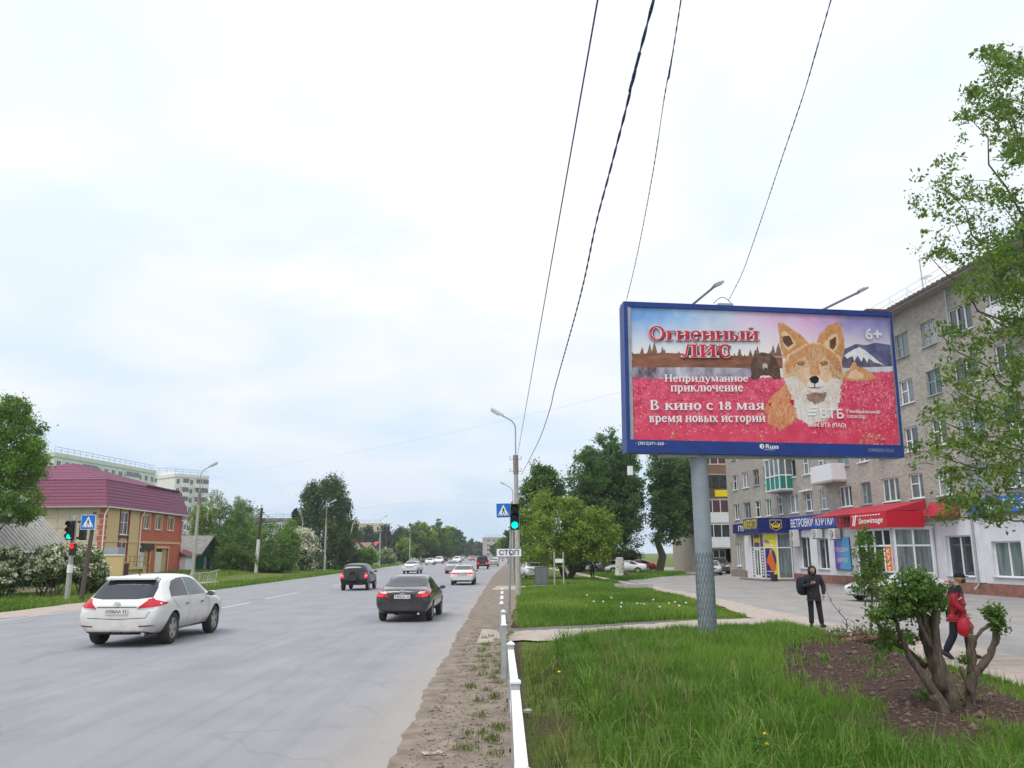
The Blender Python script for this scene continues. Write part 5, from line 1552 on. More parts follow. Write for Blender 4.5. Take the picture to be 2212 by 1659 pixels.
# lettering of the poster
G1 = serif_glyphs(.17, .085)
GB = serif_glyphs(.15, .075, .06, .07)
GW_ = serif_glyphs(.22, .14, .11, .11)
TITLE = print_mat('print_title_red', [(.3, (.30, .008, .03)), (.6, (.62, .03, .07)), (.9, (.80, .30, .34))], 7, 3)
TPALE = mat('print_title_pale', (.82, .62, .64), .45, var=.15)
def ptext(body, x0, x1, yb, yt, m, G=None, z=.032, grow=0.0):
    a = pz(x0, yb); c = pz(x1, yb); t = pz((x0 + x1) / 2, yt); bt = pz((x0 + x1) / 2, yb)
    vs, fs = serif_text(body, G)
    cap = 1.0 if any(ch in 'ОНВ1' for ch in body) else .68
    sc = (t[1] - bt[1]) / cap; sx = (c[0] - a[0]) / vs[:, 0].max()
    b_ = MB()
    P = []
    for p in vs:
        xx = a[0] + p[0] * sx; yy = a[1] + (c[1] - a[1]) * p[0] / vs[:, 0].max() + p[1] * sc
        P.append(BM @ Vector((xx, yy, z + p[2])))
    b_.add(P, fs)
    return b_.build('poster_letters', m, po, fix=False)
DKS = mat('print_title_shadow', (.10, .01, .02), .5)
ptext('Огненный', 266, 1076, 586, 474, DKS, GW_, .0315); ptext('Огненный', 258, 1070, 582, 468, TPALE, GW_, .0336); ptext('Огненный', 262, 1066, 579, 472, TITLE, GB, .0357)
ptext('лис', 506, 872, 716, 612, DKS, GW_, .0315); ptext('лис', 499, 866, 712, 607, TPALE, GW_, .0336); ptext('лис', 503, 862, 709, 611, TITLE, GB, .0357)
ptext('Непридуманное', 380, 992, 893, 838, SWHITE, G1); ptext('приключение', 425, 955, 966, 922, SWHITE, G1)
ptext('В кино с 18 мая', 276, 1112, 1103, 1030, SWHITE, G1); ptext('время новых историй', 274, 1120, 1193, 1148, SWHITE, G1)
def stext(body, x0, x1, yb, yt, m, bold=.012, z=.032, parent=None, skew=0):
    a = pz(x0, yb); c = pz(x1, yb); t = pz((x0 + x1) / 2, yt)
    return lettering('poster_letters', body, m, parent or po, BM, a[0], (a[1] + c[1]) / 2, c[0] - a[0], t[1] - (a[1] + c[1]) / 2, bold, z, skew)
stext('ВТБ', 1530, 1705, 1168, 1096, SWHITE, .014); stext('Генеральный', 1728, 1976, 1138, 1106, SWHITE, .012); stext('спонсор', 1730, 1868, 1174, 1146, SWHITE, .012)
stext('Банк ВТБ (ПАО)', 1435, 1722, 1242, 1200, SWHITE, .012); stext('6+', 1872, 1998, 572, 482, mat('print_faint_white', (.72, .68, .74), .5), .03)
for k in range(3):
    y_ = 1075 + k * 26
    art('print_bank_bars', [[(1452 - k * 8, y_ + 20), (1458 - k * 8, y_ + 2), (1512 - k * 6, y_), (1506 - k * 6, y_ + 18)]], SWHITE)
# lettering on the frame
def ftext(body, x0, x1, yb, yt, m, bold=.01, skew=0):
    a = pz(x0, yb); c = pz(x1, yb); t = pz((x0 + x1) / 2, yt)
    return lettering('frame_letters', body, m, fr, BM, a[0], (a[1] + c[1]) / 2, c[0] - a[0], t[1] - (a[1] + c[1]) / 2, bold, .054, skew)
ftext('· (3812)371-260 ·', 178, 395, 1366, 1338, SWHITE); ftext('Russ', 1120, 1214, 1392, 1360, SWHITE, .02)
ftext('OMBB00182A', 1882, 2080, 1420, 1394, mat('grey_letters', (.22, .24, .42), .5))
mb = MB(); c_ = pz(1090, 1374)
mb.poly([BM @ Vector((c_[0] + .055 * math.cos(t * .524), c_[1] + .055 * math.sin(t * .524), .054)) for t in range(12)]); mb.build('frame_emblem', SWHITE, fr, fix=False)
mb = MB(); mb.poly([BM @ Vector((c_[0] + x, c_[1] + y, .057)) for x, y in ((-.01, -.035), (.012, -.035), (.03, .0), (.012, .035), (-.01, .035), (.008, 0))]); mb.build('frame_emblem_mark', BLUE, fr, fix=False)
ftext('наружная реклама', 1106, 1182, 1404, 1397, SWHITE)
# lamps on arms, junction boxes on top
for (x, ln_) in ((-1.62, .40), (1.50, .70)):
    mb = MB(); mb.tube([BM @ Vector((x, Y1 - .02, -.1)), BM @ Vector((x + ln_, Y1 + .30, .5))], .028, 6); ar = mb.build('lamp_arm', mat('arm_grey_blue', (.20, .21, .30), .5), bb)
    mb = MB(); Ml = BM @ Matrix.Translation((x + ln_ + .03, Y1 + .31, .53)) @ Matrix.Rotation(R(28), 4, 'Z')
    mb.box(-.10, .15, -.025, .025, -.09, .09, 0, Ml); mb.box(-.06, .1, .026, .05, -.04, .04, 0, Ml); mb.build('flood_lamp', GALV, ar)
mb = MB(); mb.box(-.95, -.6, Y1 + .003, Y1 + .08, -.25, -.05, 0, BM); mb.build('junction_box', GALV, bb)
mb = MB(); mb.tube([BM @ Vector((-1.05 + .45 * t, Y1 + .08 + .16 * math.sin(t * math.pi), -.12)) for t in np.linspace(0, 1, 9)], .008, 5); mb.build('cable_loop', DARK, bb)
mb = MB(); mb.box(2.65, 3.2, Y1 + .003, Y1 + .075, -.28, -.02, 0, BM); mb.build('rusty_plate', mat('rust', (.16, .07, .045), .9, var=.3), bb)
mb = MB(); mb.tube([BM @ Vector((X0 + .12, Y0, -.15)), BM @ Vector((X0 + .12, Y0 - .28, -.15))], .016, 5); ca = mb.build('hanging_cable', DARK, bb)
mb = MB(); mb.box(X0 + .06, X0 + .17, Y0 - .48, Y0 - .28, -.19, -.12, 0, BM); mb.build('meter_box', WHITE, bb)
# ================================================================== street furniture
# ------------------------------------------------------------------ railing beside the road
RAILW = mat('railing_white', (.70, .71, .74), .55, var=.10, scale=7, dirt=((.33, .29, .25), 0, .5, .9))
RAILG = mat('railing_grey', (.36, .37, .37), .6, var=.15, scale=8)
def railing(label, posts, h=.93):
    t = thing('guard_railing', label, 'railing', (posts[0][0], posts[0][1], 0))
    o_ = Vector((posts[0][0], posts[0][1], 0))
    pm = MB(); pm.box(-.045, .045, -.045, .045, -.05, h - .04)
    pme = pm.mesh('post', RAILG)
    cm = MB(); cm.add([(-.055, -.055, h - .038), (.055, -.055, h - .038), (.055, .055, h - .038), (-.055, .055, h - .038), (-.055, -.055, h - .02), (.055, -.055, h - .02), (.055, .055, h - .02), (-.055, .055, h - .02), (0, 0, h + .02)],
                      [(3, 2, 1, 0), (0, 1, 5, 4), (1, 2, 6, 5), (2, 3, 7, 6), (3, 0, 4, 7), (4, 5, 8), (5, 6, 8), (6, 7, 8), (7, 4, 8)])
    cme = cm.mesh('cap', RAILW)
    bm_ = MB(); bm_.box(-.012, .012, -.012, .012, .17, .79)
    bme = bm_.mesh('baluster', RAILW)
    for i, p in enumerate(posts):
        q = Vector((p[0], p[1], 0)) - o_
        po_ = link('post', pme, t, q); link('cap', cme, po_)
        if i + 1 < len(posts):
            q2 = Vector((posts[i + 1][0], posts[i + 1][1], 0)) - o_
            d = (q2 - q); L_ = d.length; Mx = Matrix.Translation(q) @ Matrix.Rotation(math.atan2(d.y, d.x), 4, 'Z')
            mb = MB(); mb.box(.05, L_ - .05, -.042, .042, .79, .835, 0, Mx); mb.build('top_rail', RAILW, t)
            mb = MB(); mb.box(.05, L_ - .05, -.02, .02, .13, .17, 0, Mx); mb.build('bottom_rail', RAILW, t)
            k = int(L_ / .16)
            for j in range(1, k):
                link('baluster', bme, t, q + d * (j / k))
    return t
railing('white and grey road railing nearest the camera at the bottom', [(.055, 1.7), (.05, 5.1), (.015, 8.55), (-.04, 12.05)])
railing('short run of white railing before the trodden path', [(-.17, 15.2), (-.22, 18.7)])
railing('far run of white railing beyond the trodden path', [(-.30, 21.6), (-.33, 24.1), (-.36, 27.3), (-.4, 30.5)])

# ------------------------------------------------------------------ traffic signals and signs
HOUS = mat('signal_housing', (.022, .026, .025), .55)
GRN = mat('green_lamp', (.0, .45, .35), .3, var=.0, emit=(.0, .85, .58), estr=1.25)
OFFL = mat('unlit_lens', (.045, .047, .05), .25, var=.1)
REDL = mat('red_lamp', (.5, .0, .01), .3, emit=(.9, .02, .03), estr=1.0)
SIGNB = mat('road_sign_blue', (.01, .16, .55), .45, var=.05)
def lens_head(parent, c, lit, r=.125, sp_=.305, flip=False):
    """three lens head facing -Y; c is the centre of the lowest lens"""
    mb = MB(); mb.box(c[0] - .16, c[0] + .16, c[1], c[1] + .2, c[2] - .17, c[2] + 2 * sp_ + .17)
    hd = mb.build('signal_head', HOUS, parent)
    for k in range(3):
        z_ = c[2] + k * sp_
        mb = MB(); mb.lathe([(.0, -.035), (r * .6, -.03), (r, -.005), (r, .01)], 20, 'y', 0, (c[0], c[1] - .004, z_))
        mb.build('lens', GRN if k == lit else OFFL, hd, smooth=True)
        vs, fs = [], []
        for i in range(13):
            a = math.radians(-20 + 220 * i / 12)
            for rr_, yy in ((r + .022, 0), (r + .018, -.2 - .05 * math.sin(a))):
                vs.append((c[0] + rr_ * math.cos(a), c[1] + yy, z_ + rr_ * math.sin(a)))
        fs = [(2 * i, 2 * i + 1, 2 * i + 3, 2 * i + 2) for i in range(12)]
        mb = MB(); mb.add(vs, fs); vo = mb.build('visor', HOUS, hd, fix=False)
        so = vo.modifiers.new('s', 'SOLIDIFY'); so.thickness = .006
    return hd


def crossing_sign(parent, cx, y, cz, s_, rot=0.0):
    Mx = Matrix.Translation((cx, y, cz)) @ Matrix.Rotation(rot, 4, 'Y')
    mb = MB(); mb.box(-s_, s_, -.012, .012, -s_, s_, 0, Mx); pl = mb.build('sign_plate', SWHITE, parent)
    P = lambda pts, d: [Mx @ Vector((x * s_, -.012 - d, z * s_)) for x, z in pts]
    mb = MB(); mb.poly(P([(-.94, -.94), (.94, -.94), (.94, .94), (-.94, .94)], .002)); mb.build('sign_field', SIGNB, pl, fix=False)
    mb = MB(); mb.poly(P([(-.76, -.68), (.76, -.68), (0, .78)], .004)); mb.build('sign_triangle', SWHITE, pl, fix=False)
    b_ = MB()
    for pts in ([(-.05, .40), (.05, .40), (.07, .31), (0, .25), (-.07, .31)], [(-.09, .23), (.08, .23), (.10, -.08), (-.08, -.10)], [(-.08, -.1), (.02, -.1), (-.16, -.5), (-.28, -.5)], [(0, -.08), (.1, -.08), (.20, -.3), (.3, -.5), (.2, -.5), (.1, -.32)], [(-.09, .2), (-.24, .02), (-.20, -.02), (-.06, .12)], [(.08, .2), (.24, 0), (.2, -.04), (.06, .1)],
                [(-.55, -.52), (-.38, -.52), (-.48, -.64), (-.64, -.64)], [(.38, -.52), (.55, -.52), (.64, -.64), (.48, -.64)], [(-.1, -.54), (.06, -.54), (.06, -.64), (-.12, -.64)]):
        b_.poly(P(pts, .006))
    b_.build('sign_walker', INK, pl, fix=False)
    return pl


ts = thing('traffic_signal', 'green traffic signal with walker sign and white stop plate at the roadside railing', 'traffic light', (-.15, 31.2, 0))
mb = MB(); mb.tube([(0, 0, 0), (.05, 0, 2.4), (.12, 0, 4.05)], .045, 8); mb.build('post', GALV, ts, smooth=True)
lens_head(ts, (.22, -.18, 3.18), 0)
crossing_sign(ts, -.20, -.12, 3.72, .27, R(-1))
mb = MB(); mb.box(-.47, .47, -.03, -.005, 2.03, 2.34); st_ = mb.build('stop_plate', INK, ts)
mb = MB(); mb.box(-.455, .455, -.036, -.031, 2.045, 2.325); mb.build('stop_field', SWHITE, st_)
lettering('stop_letters', 'СТОП', INK, st_, frame((0, -.036, 2.03), (1, 0, 0)), -.36, .065, .72, .19, .02, .004)
mb = MB()
for zz in (2.15, 3.3, 3.9): mb.tube([(.06, 0, zz), (.1, -.1, zz)], .02, 6)
mb.build('bracket', GALV, ts)

tl = thing('traffic_signal', 'green traffic signal on concrete post before the flowering bushes', 'traffic light', (-22.03, 42.2, 0))
mb = MB(); mb.tube([(0, 0, 0), (.0, 0, 4.2)], [.13, .1], 10); mb.build('post', CONC, tl, smooth=True)
lens_head(tl, (-.05, -.32, 3.12), 0)
mb = MB(); mb.box(.22, .5, .1, .35, 2.95, 3.95); mb.build('side_head', HOUS, tl)
mb = MB(); mb.box(.05, .3, -.36, -.14, 2.2, 2.78); pd = mb.build('pedestrian_head', HOUS, tl)
mb = MB(); mb.lathe([(.0, -.03), (.1, -.005), (.1, .01)], 14, 'y', 0, (.17, -.365, 2.62)); mb.build('lens', REDL, pd)
mb = MB(); mb.add([(.05, -.37, 2.72), (.30, -.37, 2.74), (.42, -.62, 2.80), (.1, -.62, 2.74)], [(0, 1, 2, 3)]); mb.build('visor', REDL, pd, fix=False)
mb = MB(); mb.box(.15, .45, .0, .1, 3.0, 3.1); mb.box(.15, .45, .0, .1, 3.8, 3.9); mb.build('bracket', DARK, tl)
mb = MB(); mb.lathe([(.142, 1.35), (.140, 1.75)], 10); mb.build('paper_notice', SWHITE, tl)
cs_ = thing('crossing_sign', 'blue walker crossing sign on dark wooden pole beside left signal', 'sign', (-20.73, 41.5, 0))
mb = MB(); mb.tube([(-.25, 0, 0), (0, .05, 4.3)], [.12, .09], 8); mb.build('post', mat('dark_wood_pole', (.10, .08, .07), .9, var=.2), cs_)
crossing_sign(cs_, -.2, -.12, 3.80, .36)

# ------------------------------------------------------------------ lamp posts and poles
WASH = mat('whitewash', (.62, .61, .58), .9, var=.15, scale=5)
def lamp_post(label, x, y, dirx, lean=(0, 0), group='lamp posts along the road', lower=False):
    t = thing('lamp_post', label, 'lamp post', (x, y, 0), 0, group)
    lx, ly = lean
    mb = MB(); mb.tube([(0, 0, -.1), (lx * .5, ly * .5, 3.5), (lx, ly, 6.9)], [.145, .125, .105], 10); p_ = mb.build('post', CONC, t, smooth=True)
    mb = MB(); mb.tube([(lx * .86, ly, 6.1), (lx * 1.02, ly, 7.05)], .135, 10); mb.build('collar', mat('rusty_collar', (.25, .20, .18), .8, var=.2), t)
    mb = MB(); pts = [(lx, ly, 6.9), (lx, ly, 8.4)]
    for k in range(7):
        a = k / 6 * R(62); pts.append((lx + dirx * (.55 - .55 * math.cos(a)), ly, 8.4 + .55 * math.sin(a)))
    e = Vector(pts[-1]); pts.append((e.x + dirx * .42, ly, e.z + .24)); mb.tube(pts, .035, 7); mb.build('arm', GALV, t, smooth=True)
    e = Vector(pts[-1]); Mx = Matrix.Translation(e) @ Matrix.Rotation(-dirx * R(30), 4, 'Y')
    mb = MB(); mb.box(-.1 if dirx > 0 else -.62, .62 if dirx > 0 else .1, -.13, .13, -.03, .08, 0, Mx); lm = mb.build('lamp', mat('lamp_shell', (.60, .61, .63), .45), t)
    mb = MB(); mb.box(.12 if dirx > 0 else -.58, .58 if dirx > 0 else -.12, -.1, .1, -.1, -.033, 0, Mx); mb.build('lamp_glass', mat('lamp_glass', (.55, .56, .55), .2, spec=.7), lm)
    hk = MB()
    for zz in (6.25, 6.85):
        for sx in (-1, 1):
            hk.tube([(lx + sx * .12, ly, zz), (lx + sx * .28, ly, zz - .03), (lx + sx * .3, ly, zz + .1), (lx + sx * .22, ly, zz + .13)], .012, 4)
    hk.build('hook', DARK, t)
    if lower:
        mb = MB(); mb.tube([(0, 0, 0.02), (lx * .2, ly * .2, 2.2)], [.150, .142], 10); mb.build('whitewash', WASH, t)
    return t
lamp_post('concrete lamp post directly behind the green signal at right roadside', .26, 42, -1, (-.1, 0))
lamp_post('second lamp post half hidden behind the right signal post', .0, 86, -1)
names = ['first', 'second', 'third', 'fourth', 'fifth', 'sixth', 'seventh', 'eighth', 'ninth']
for k, yy in enumerate((66, 112, 158, 204, 250, 296, 342, 388, 434)):
    lamp_post('%s nearest lamp post in the row along the left roadside' % names[k], -24.9 - .004 * yy * (k > 3), yy, 1, (.12 if k == 0 else 0, 0), lower=(k == 1))
def trolley_pole(label, x, y, h=7.4, arms=True):
    t = thing('utility_pole', label, 'pole', (x, y, 0), 0, 'white based wooden poles on the left')
    mb = MB(); mb.tube([(0, 0, 3.6), (.18, 0, h)], [.17, .15], 8); mb.build('post', mat('tarred_wood', (.075, .05, .045), .85, var=.2), t)
    mb = MB(); mb.tube([(-.1, 0, 0), (0, 0, 3.9)], [.21, .19], 8); mb.build('concrete_foot', WASH, t)
    if arms:
        mb = MB(); mb.tube([(-2.1, 0, h - 1.9), (2.6, 0, h - 1.45)], .05, 6); mb.tube([(.15, 0, h - .6), (2.3, 0, h - 1.45)], .016, 4); mb.tube([(.15, 0, h - .6), (-1.0, 0, h - 1.2)], .016, 4); mb.build('cross_arm', DARK, t)
        mb = MB()
        for xx in (-1.9, -.9, 1.2, 2.3): mb.lathe([(.05, 0), (.07, .06), (.04, .14), (.02, .2)], 8, 'z', 0, (xx, 0, h - 1.72 + (xx + 2.1) * .09))
        mb.build('insulator', DARK, t)
    return t
trolley_pole('dark topped pole with cross arm beside the green hedge', -28.3, 93.8)
trolley_pole('dark topped pole in front of the big birch', -25.5, 127, 6.6, False)
trolley_pole('dark topped pole by the red roofed house', -28.6, 190, 8.2, False)
trolley_pole('dark topped pole near the white bus', -26.0, 228, 7.2, False)
sgn = thing('road_sign', 'small grey roadside sign on a post beyond the second lamp', 'sign', (-24.0, 238, 0))
mb = MB(); mb.tube([(0, 0, 0), (0, 0, 5.0)], .08, 6); mb.build('post', GALV, sgn); mb = MB(); mb.box(-.7, .7, -.1, -.06, 4.2, 6.4); mb.build('plate', mat('sign_grey', (.50, .51, .52), .6), sgn)
fs_ = thing('traffic_signal', 'tiny green traffic signal far down the road', 'traffic light', (-6.5, 330, 0))
mb = MB(); mb.tube([(0, 0, 0), (0, 0, 5)], .12, 6); mb.build('post', GALV, fs_)
mb = MB(); mb.box(-.5, .5, -.1, .1, 4.0, 6.6); mb.build('signal_head', HOUS, fs_); mb = MB(); mb.lathe([(.0, -.05), (.42, -.01), (.42, .02)], 12, 'y', 0, (0, -.12, 4.5)); mb.build('lens', GRN, fs_)
# small cabinet and dustbin group by the second cross path
kb = thing('utility_cabinet', 'small grey utility cabinet at the edge of the pavement under the trees', 'cabinet', (1.9, 57, 0))
mb = MB(); mb.box(-.45, .45, -.3, .3, .1, 1.3); mb.build('body', mat('cabinet_grey', (.10, .115, .12), .6, var=.15), kb); mb = MB(); mb.box(-.5, .5, -.35, .35, 0, .098); mb.build('base', CONC, kb); mb = MB(); mb.box(-.38, -.02, -.315, -.3, .2, 1.2); mb.box(.02, .38, -.315, -.3, .2, 1.2); mb.build('door', mat('cabinet_door', (.14, .155, .16), .6), kb)
for lab, xx in (('thin grey post left of the utility cabinet group', 2.75), ('thin grey post right of the utility cabinet group', 3.35)):
    t = thing('sign_post', lab, 'post', (xx, 56.5, 0)); mb = MB(); mb.tube([(0, 0, 0), (0, 0, 2.25)], .05, 6); mb.build('post', CONC, t)
    if xx < 3: mb = MB(); mb.box(.05, .65, -.02, .02, 1.55, 1.8); mb.build('plate', SWHITE, t)

# ------------------------------------------------------------------ overhead cables
CBL = mat('cable_blue_black', (.03, .06, .22), .5, var=.1)
def cable(label, pts, r_, twist=0):
    P = [Vector(p) for p in pts]
    # smooth resample
    Q = []
    for i in range(len(P) - 1):
        a, b_, c_, d_ = P[max(i - 1, 0)], P[i], P[i + 1], P[min(i + 2, len(P) - 1)]
        for j in range(8):
            t = j / 8
            Q.append(.5 * ((2 * b_) + (c_ - a) * t + (2 * a - 5 * b_ + 4 * c_ - d_) * t * t + (3 * b_ - a - 3 * c_ + d_) * t ** 3))
    Q.append(P[-1])
    mb = MB()
    if not twist:
        mb.tube(Q, r_, 6)
    else:
        D = []
        for i in range(len(Q) - 1):
            l = (Q[i + 1] - Q[i]).length; k = max(1, int(l / .12))
            D += [Q[i].lerp(Q[i + 1], j / k) for j in range(k)]
        s_ = 0
        for ph in (0, math.pi):
            W_ = []; s_ = 0
            for i, q in enumerate(D):
                if i: s_ += (q - D[i - 1]).length
                a = s_ * twist + ph
                W_.append(q + Vector((math.cos(a), 0, math.sin(a))) * r_)
            mb.tube(W_, r_, 5)
    o_ = mb.build('overhead_cable', CBL, None, smooth=True)
    return tag(o_, label, 'cable', 'overhead cables')
def lvl(pts, z):
    o_ = []
    for (u, v) in pts:
        d = px(u, v); t = (z - CAM_H) / d.z; o_.append(Vector((0, 0, CAM_H)) + d * t)
    return o_
def back(P, Yb=-9.0):
    d = P[0] - P[1]; return [P[0] + d * ((Yb - P[0].y) / d.y)] + P
cable('thin straight cable running to the top of the right lamp post', back([at(1291, 0, 6.2), at(1115, 1000, 41.9)]), .0085)
c2 = lvl([(1412, 0), (1382, 114), (1351, 241), (1317, 372), (1287, 486), (1262, 605), (1237, 702), (1199, 837), (1187, 887), (1163, 954)], 6.2) + [at(1126, 1026, 41.9)]
cable('thick twisted cable sagging to the right lamp post bracket', back(c2), .0075, 9)
c3 = lvl([(1471, 0), (1454, 110), (1435, 211), (1414, 351), (1391, 478), (1372, 571)], 7.95) + [at(1352, 654, 18.3)]
cable('twisted cable reaching the top left corner of the billboard', back(c3), .005, 14)
c4 = lvl([(1795, 0), (1767, 97), (1736, 203), (1693, 330), (1643, 478), (1604, 588)], 7.95) + [at(1571, 654, 18.35)]
cable('twisted cable reaching the middle of the billboard top', back(c4), .005, 16)
cable('hair thin wire crossing the sky towards the left lamp post', [at(430, 1038, 65.5), at(900, 950, 48), at(1420, 826, 30), at(2300, 560, 22)], .0025)
cable('hair thin wire low over the road between both lamp rows', [at(1098, 1090, 84), at(900, 1085, 95), at(735, 1105, 112)], .005)
cable('thin wire hanging between the first two left lamp posts', [at(440, 1062, 66), at(560, 1100, 88), at(700, 1122, 112)], .009)
# ================================================================== vehicles
# a car points along +Y; origin on the ground under its middle
def car_shell(st, sub=2, wheels=None, wr=.33, W=1.8, flare=.045):
    """lofted body: st rows are (y_low, y_top, z_bottom, z_shoulder, z_top, w_bottom, w_max, w_shoulder, w_top)"""
    rings = []
    for (yl, yt, zb, zs, zt, wb, wm, ws, wt) in st:
        hp = [(0, zb), (wb * .9, zb), (wb, zb + .07), (wm, zb + .42 * (zs - zb)), (wm * .995, zb + .78 * (zs - zb)), (ws, zs)]
        zc = zt - min(.05, max(.012, (zt - zs) * .2))
        for t in (.12, .88): hp.append((ws + (wt - ws) * t, zs + (zc - zs) * t))
        hp += [(wt * .93, zc + (zt - zc) * .3), (wt * .55, zt - .006), (0, zt)]
        rg = []
        for j, (x, z) in enumerate(hp):
            k = 0 if j <= 5 else (z - zs) / max(zt - zs, 1e-4)
            rg.append((x, yl + (yt - yl) * k, z))
        rings.append(rg)
    n = 11
    vs, fs = [], []
    m2 = 2 * n - 2
    for rg in rings:
        vs += rg + [(-x, y, z) for (x, y, z) in rg[n - 2:0:-1]]
    for i in range(len(rings) - 1):
        for j in range(m2):
            j2 = (j + 1) % m2
            fs.append((i * m2 + j, i * m2 + j2, (i + 1) * m2 + j2, (i + 1) * m2 + j))
    for base_, rev in ((0, True), ((len(rings) - 1) * m2, False)):
        for j in range(n - 1):
            a, b_ = j, j + 1
            c_, d_ = (m2 - b_) % m2, (m2 - a) % m2
            q = [base_ + a, base_ + b_, base_ + c_, base_ + d_]
            q2 = []
            for k in q:
                if k not in q2: q2.append(k)
            if len(q2) > 2: fs.append(tuple(q2 if rev else q2[::-1]))
    me = bpy.data.meshes.new('shell')
    me.from_pydata(vs, [], fs)
    bm = bmesh.new(); bm.from_mesh(me); bmesh.ops.recalc_face_normals(bm, faces=bm.faces); bm.to_mesh(me); bm.free()
    o_ = bpy.data.objects.new('shell', me); COL.objects.link(o_)
    ss = o_.modifiers.new('s', 'SUBSURF'); ss.levels = sub; ss.render_levels = sub
    cut = None
    if wheels:
        cb = MB()
        for (x, y) in wheels:
            s_ = 1 if x > 0 else -1
            cb.lathe([(wr + flare, s_ * (abs(x) - .28)), (wr + flare, s_ * (W / 2 + .2))][::s_], 28, 'x', 0, (0, y, wr))
        cme = cb.mesh('cut', BLACK)
        cut = bpy.data.objects.new('cut', cme); COL.objects.link(cut)
        bo = o_.modifiers.new('b', 'BOOLEAN'); bo.object = cut; bo.operation = 'DIFFERENCE'; bo.solver = 'EXACT'
    dg = bpy.context.evaluated_depsgraph_get()
    res = bpy.data.meshes.new_from_object(o_.evaluated_get(dg))
    bpy.data.objects.remove(o_)
    if cut: bpy.data.objects.remove(cut)
    # faces inside the arches are dark
    idx = []
    for p in res.polygons:
        c = p.center; d_ = 0
        if wheels:
            for (x, y) in wheels:
                rr_ = math.hypot(c.y - y, c.z - wr)
                if (rr_ < wr + flare - .002 or (abs(rr_ - wr - flare) < .012 and abs(p.normal.x) < .35)) and abs(c.x) > abs(x) - .30 and c.z < wr * 2 + flare + .02:
                    d_ = 1
        if p.normal.z < -.85 and c.z < .45: d_ = 1
        idx.append(d_)
    return res, idx


def patch(bvh, outline, axis, off=.006, grid=.07, dense=.05):
    """sheet following the body: outline drawn in the view along axis"""
    P = []
    for i in range(len(outline)):
        a, b_ = Vector(outline[i]), Vector(outline[(i + 1) % len(outline)])
        k = max(1, int((b_ - a).length / dense))
        P += [a.lerp(b_, j / k) for j in range(k)]
    nb = len(P)
    xs = [p.x for p in P]; ys = [p.y for p in P]
    x = min(xs) + grid / 2
    while x < max(xs):
        y = min(ys) + grid / 2
        while y < max(ys):
            P.append(Vector((x, y))); y += grid
        x += grid
    vs, _, fs, *_r = delaunay_2d_cdt(P, [], [list(range(nb))], 1, 1e-5)
    V = []
    for v in vs:
        if axis == 'rear': o_, d = Vector((v.x, -6, v.y)), Vector((0, 1, 0))
        elif axis == 'front': o_, d = Vector((v.x, 6, v.y)), Vector((0, -1, 0))
        elif axis == 'right': o_, d = Vector((4, v.x, v.y)), Vector((-1, 0, 0))
        elif axis == 'left': o_, d = Vector((-4, v.x, v.y)), Vector((1, 0, 0))
        else: o_, d = Vector((v.x, v.y, 5)), Vector((0, 0, -1))
        h = bvh.ray_cast(o_, d)
        if h[0] is None:
            h = bvh.find_nearest(o_ + d * 4.5)
        V.append(h[0] + (h[1] if h[1].dot(d) < 0 else -h[1]) * off)
    used = sorted({i for f in fs for i in f}); rm = {q: k for k, q in enumerate(used)}
    return [V[q] for q in used], [tuple(rm[i] for i in f) for f in fs]


TYRE = mat('tyre_rubber', (.022, .021, .021), .85, var=.3, dirt=((.16, .14, .12), 0, 1, .4))
ALLOY = mat('alloy_rim', (.42, .41, .39), .35, metal=.6, var=.1)
CARGL = mat('car_glass', (.016, .02, .03), .04, var=.3, scale=1.5, spec=.5)
CARGL2 = mat('car_glass_clear', (.06, .09, .10), .04, var=.4, scale=1.5, spec=.5)
TAIL = mat('tail_lamp_red', (.46, .004, .02), .2, var=.25, scale=9, spec=.5, emit=(.9, .01, .03), estr=.04)
TAILB = mat('tail_lamp_lit', (.6, .01, .02), .2, emit=(1, .03, .05), estr=.9)
TAILW = mat('tail_lamp_clear', (.62, .50, .50), .2, var=.15, spec=.7)
CHROME = mat('chrome', (.62, .62, .62), .18, metal=.9, var=.05)
PLATE = mat('number_plate', (.66, .66, .62), .5, var=.1)
HEADL = mat('head_lamp', (.62, .64, .66), .12, var=.1, spec=.8)
HEADON = mat('head_lamp_on', (.9, .9, .85), .2, emit=(1, .95, .85), estr=1.6)


def wheel_meshes(R_, wdt, spokes=5):
    ty = MB(); h = wdt / 2
    ty.lathe([(R_ * .6, -h * .2), (R_ * .66, -h * .9), (R_ * .80, -h), (R_ * .95, -h * .88), (R_, -h * .55), (R_, h * .55), (R_ * .95, h * .88), (R_ * .80, h), (R_ * .66, h * .9), (R_ * .62, h * .12)], 28, 'x')
    rm = MB(); rm.lathe([(R_ * .67, h * .2), (R_ * .67, h * .82), (R_ * .61, h * .80), (R_ * .59, h * .25)], 28, 'x')
    for k in range(spokes):
        a = 2 * math.pi * k / spokes
        Mx = Matrix.Rotation(a, 4, 'X')
        rm.box(h * .35, h * .72, -.05, .05, .04, R_ * .62, 0, Mx)
        rm.box(h * .35, h * .68, -.09, .09, R_ * .50, R_ * .63, 0, Mx)
    rm.lathe([(.02, h * .75), (.075, h * .74), (.085, h * .5), (.085, h * .2)], 14, 'x')
    return ty.mesh('tyre', TYRE, True), rm.mesh('rim', ALLOY, True)


def seam(pts, w_=.012):
    """thin closed outline around a polyline drawn in a side view"""
    P = [Vector(p) for p in pts]
    L_, R2 = [], []
    for i, p in enumerate(P):
        t = (P[min(i + 1, len(P) - 1)] - P[max(i - 1, 0)]).normalized(); nn = Vector((-t.y, t.x)) * w_ / 2
        L_.append(p + nn); R2.append(p - nn)
    return [tuple(q) for q in L_] + [tuple(q) for q in R2[::-1]]


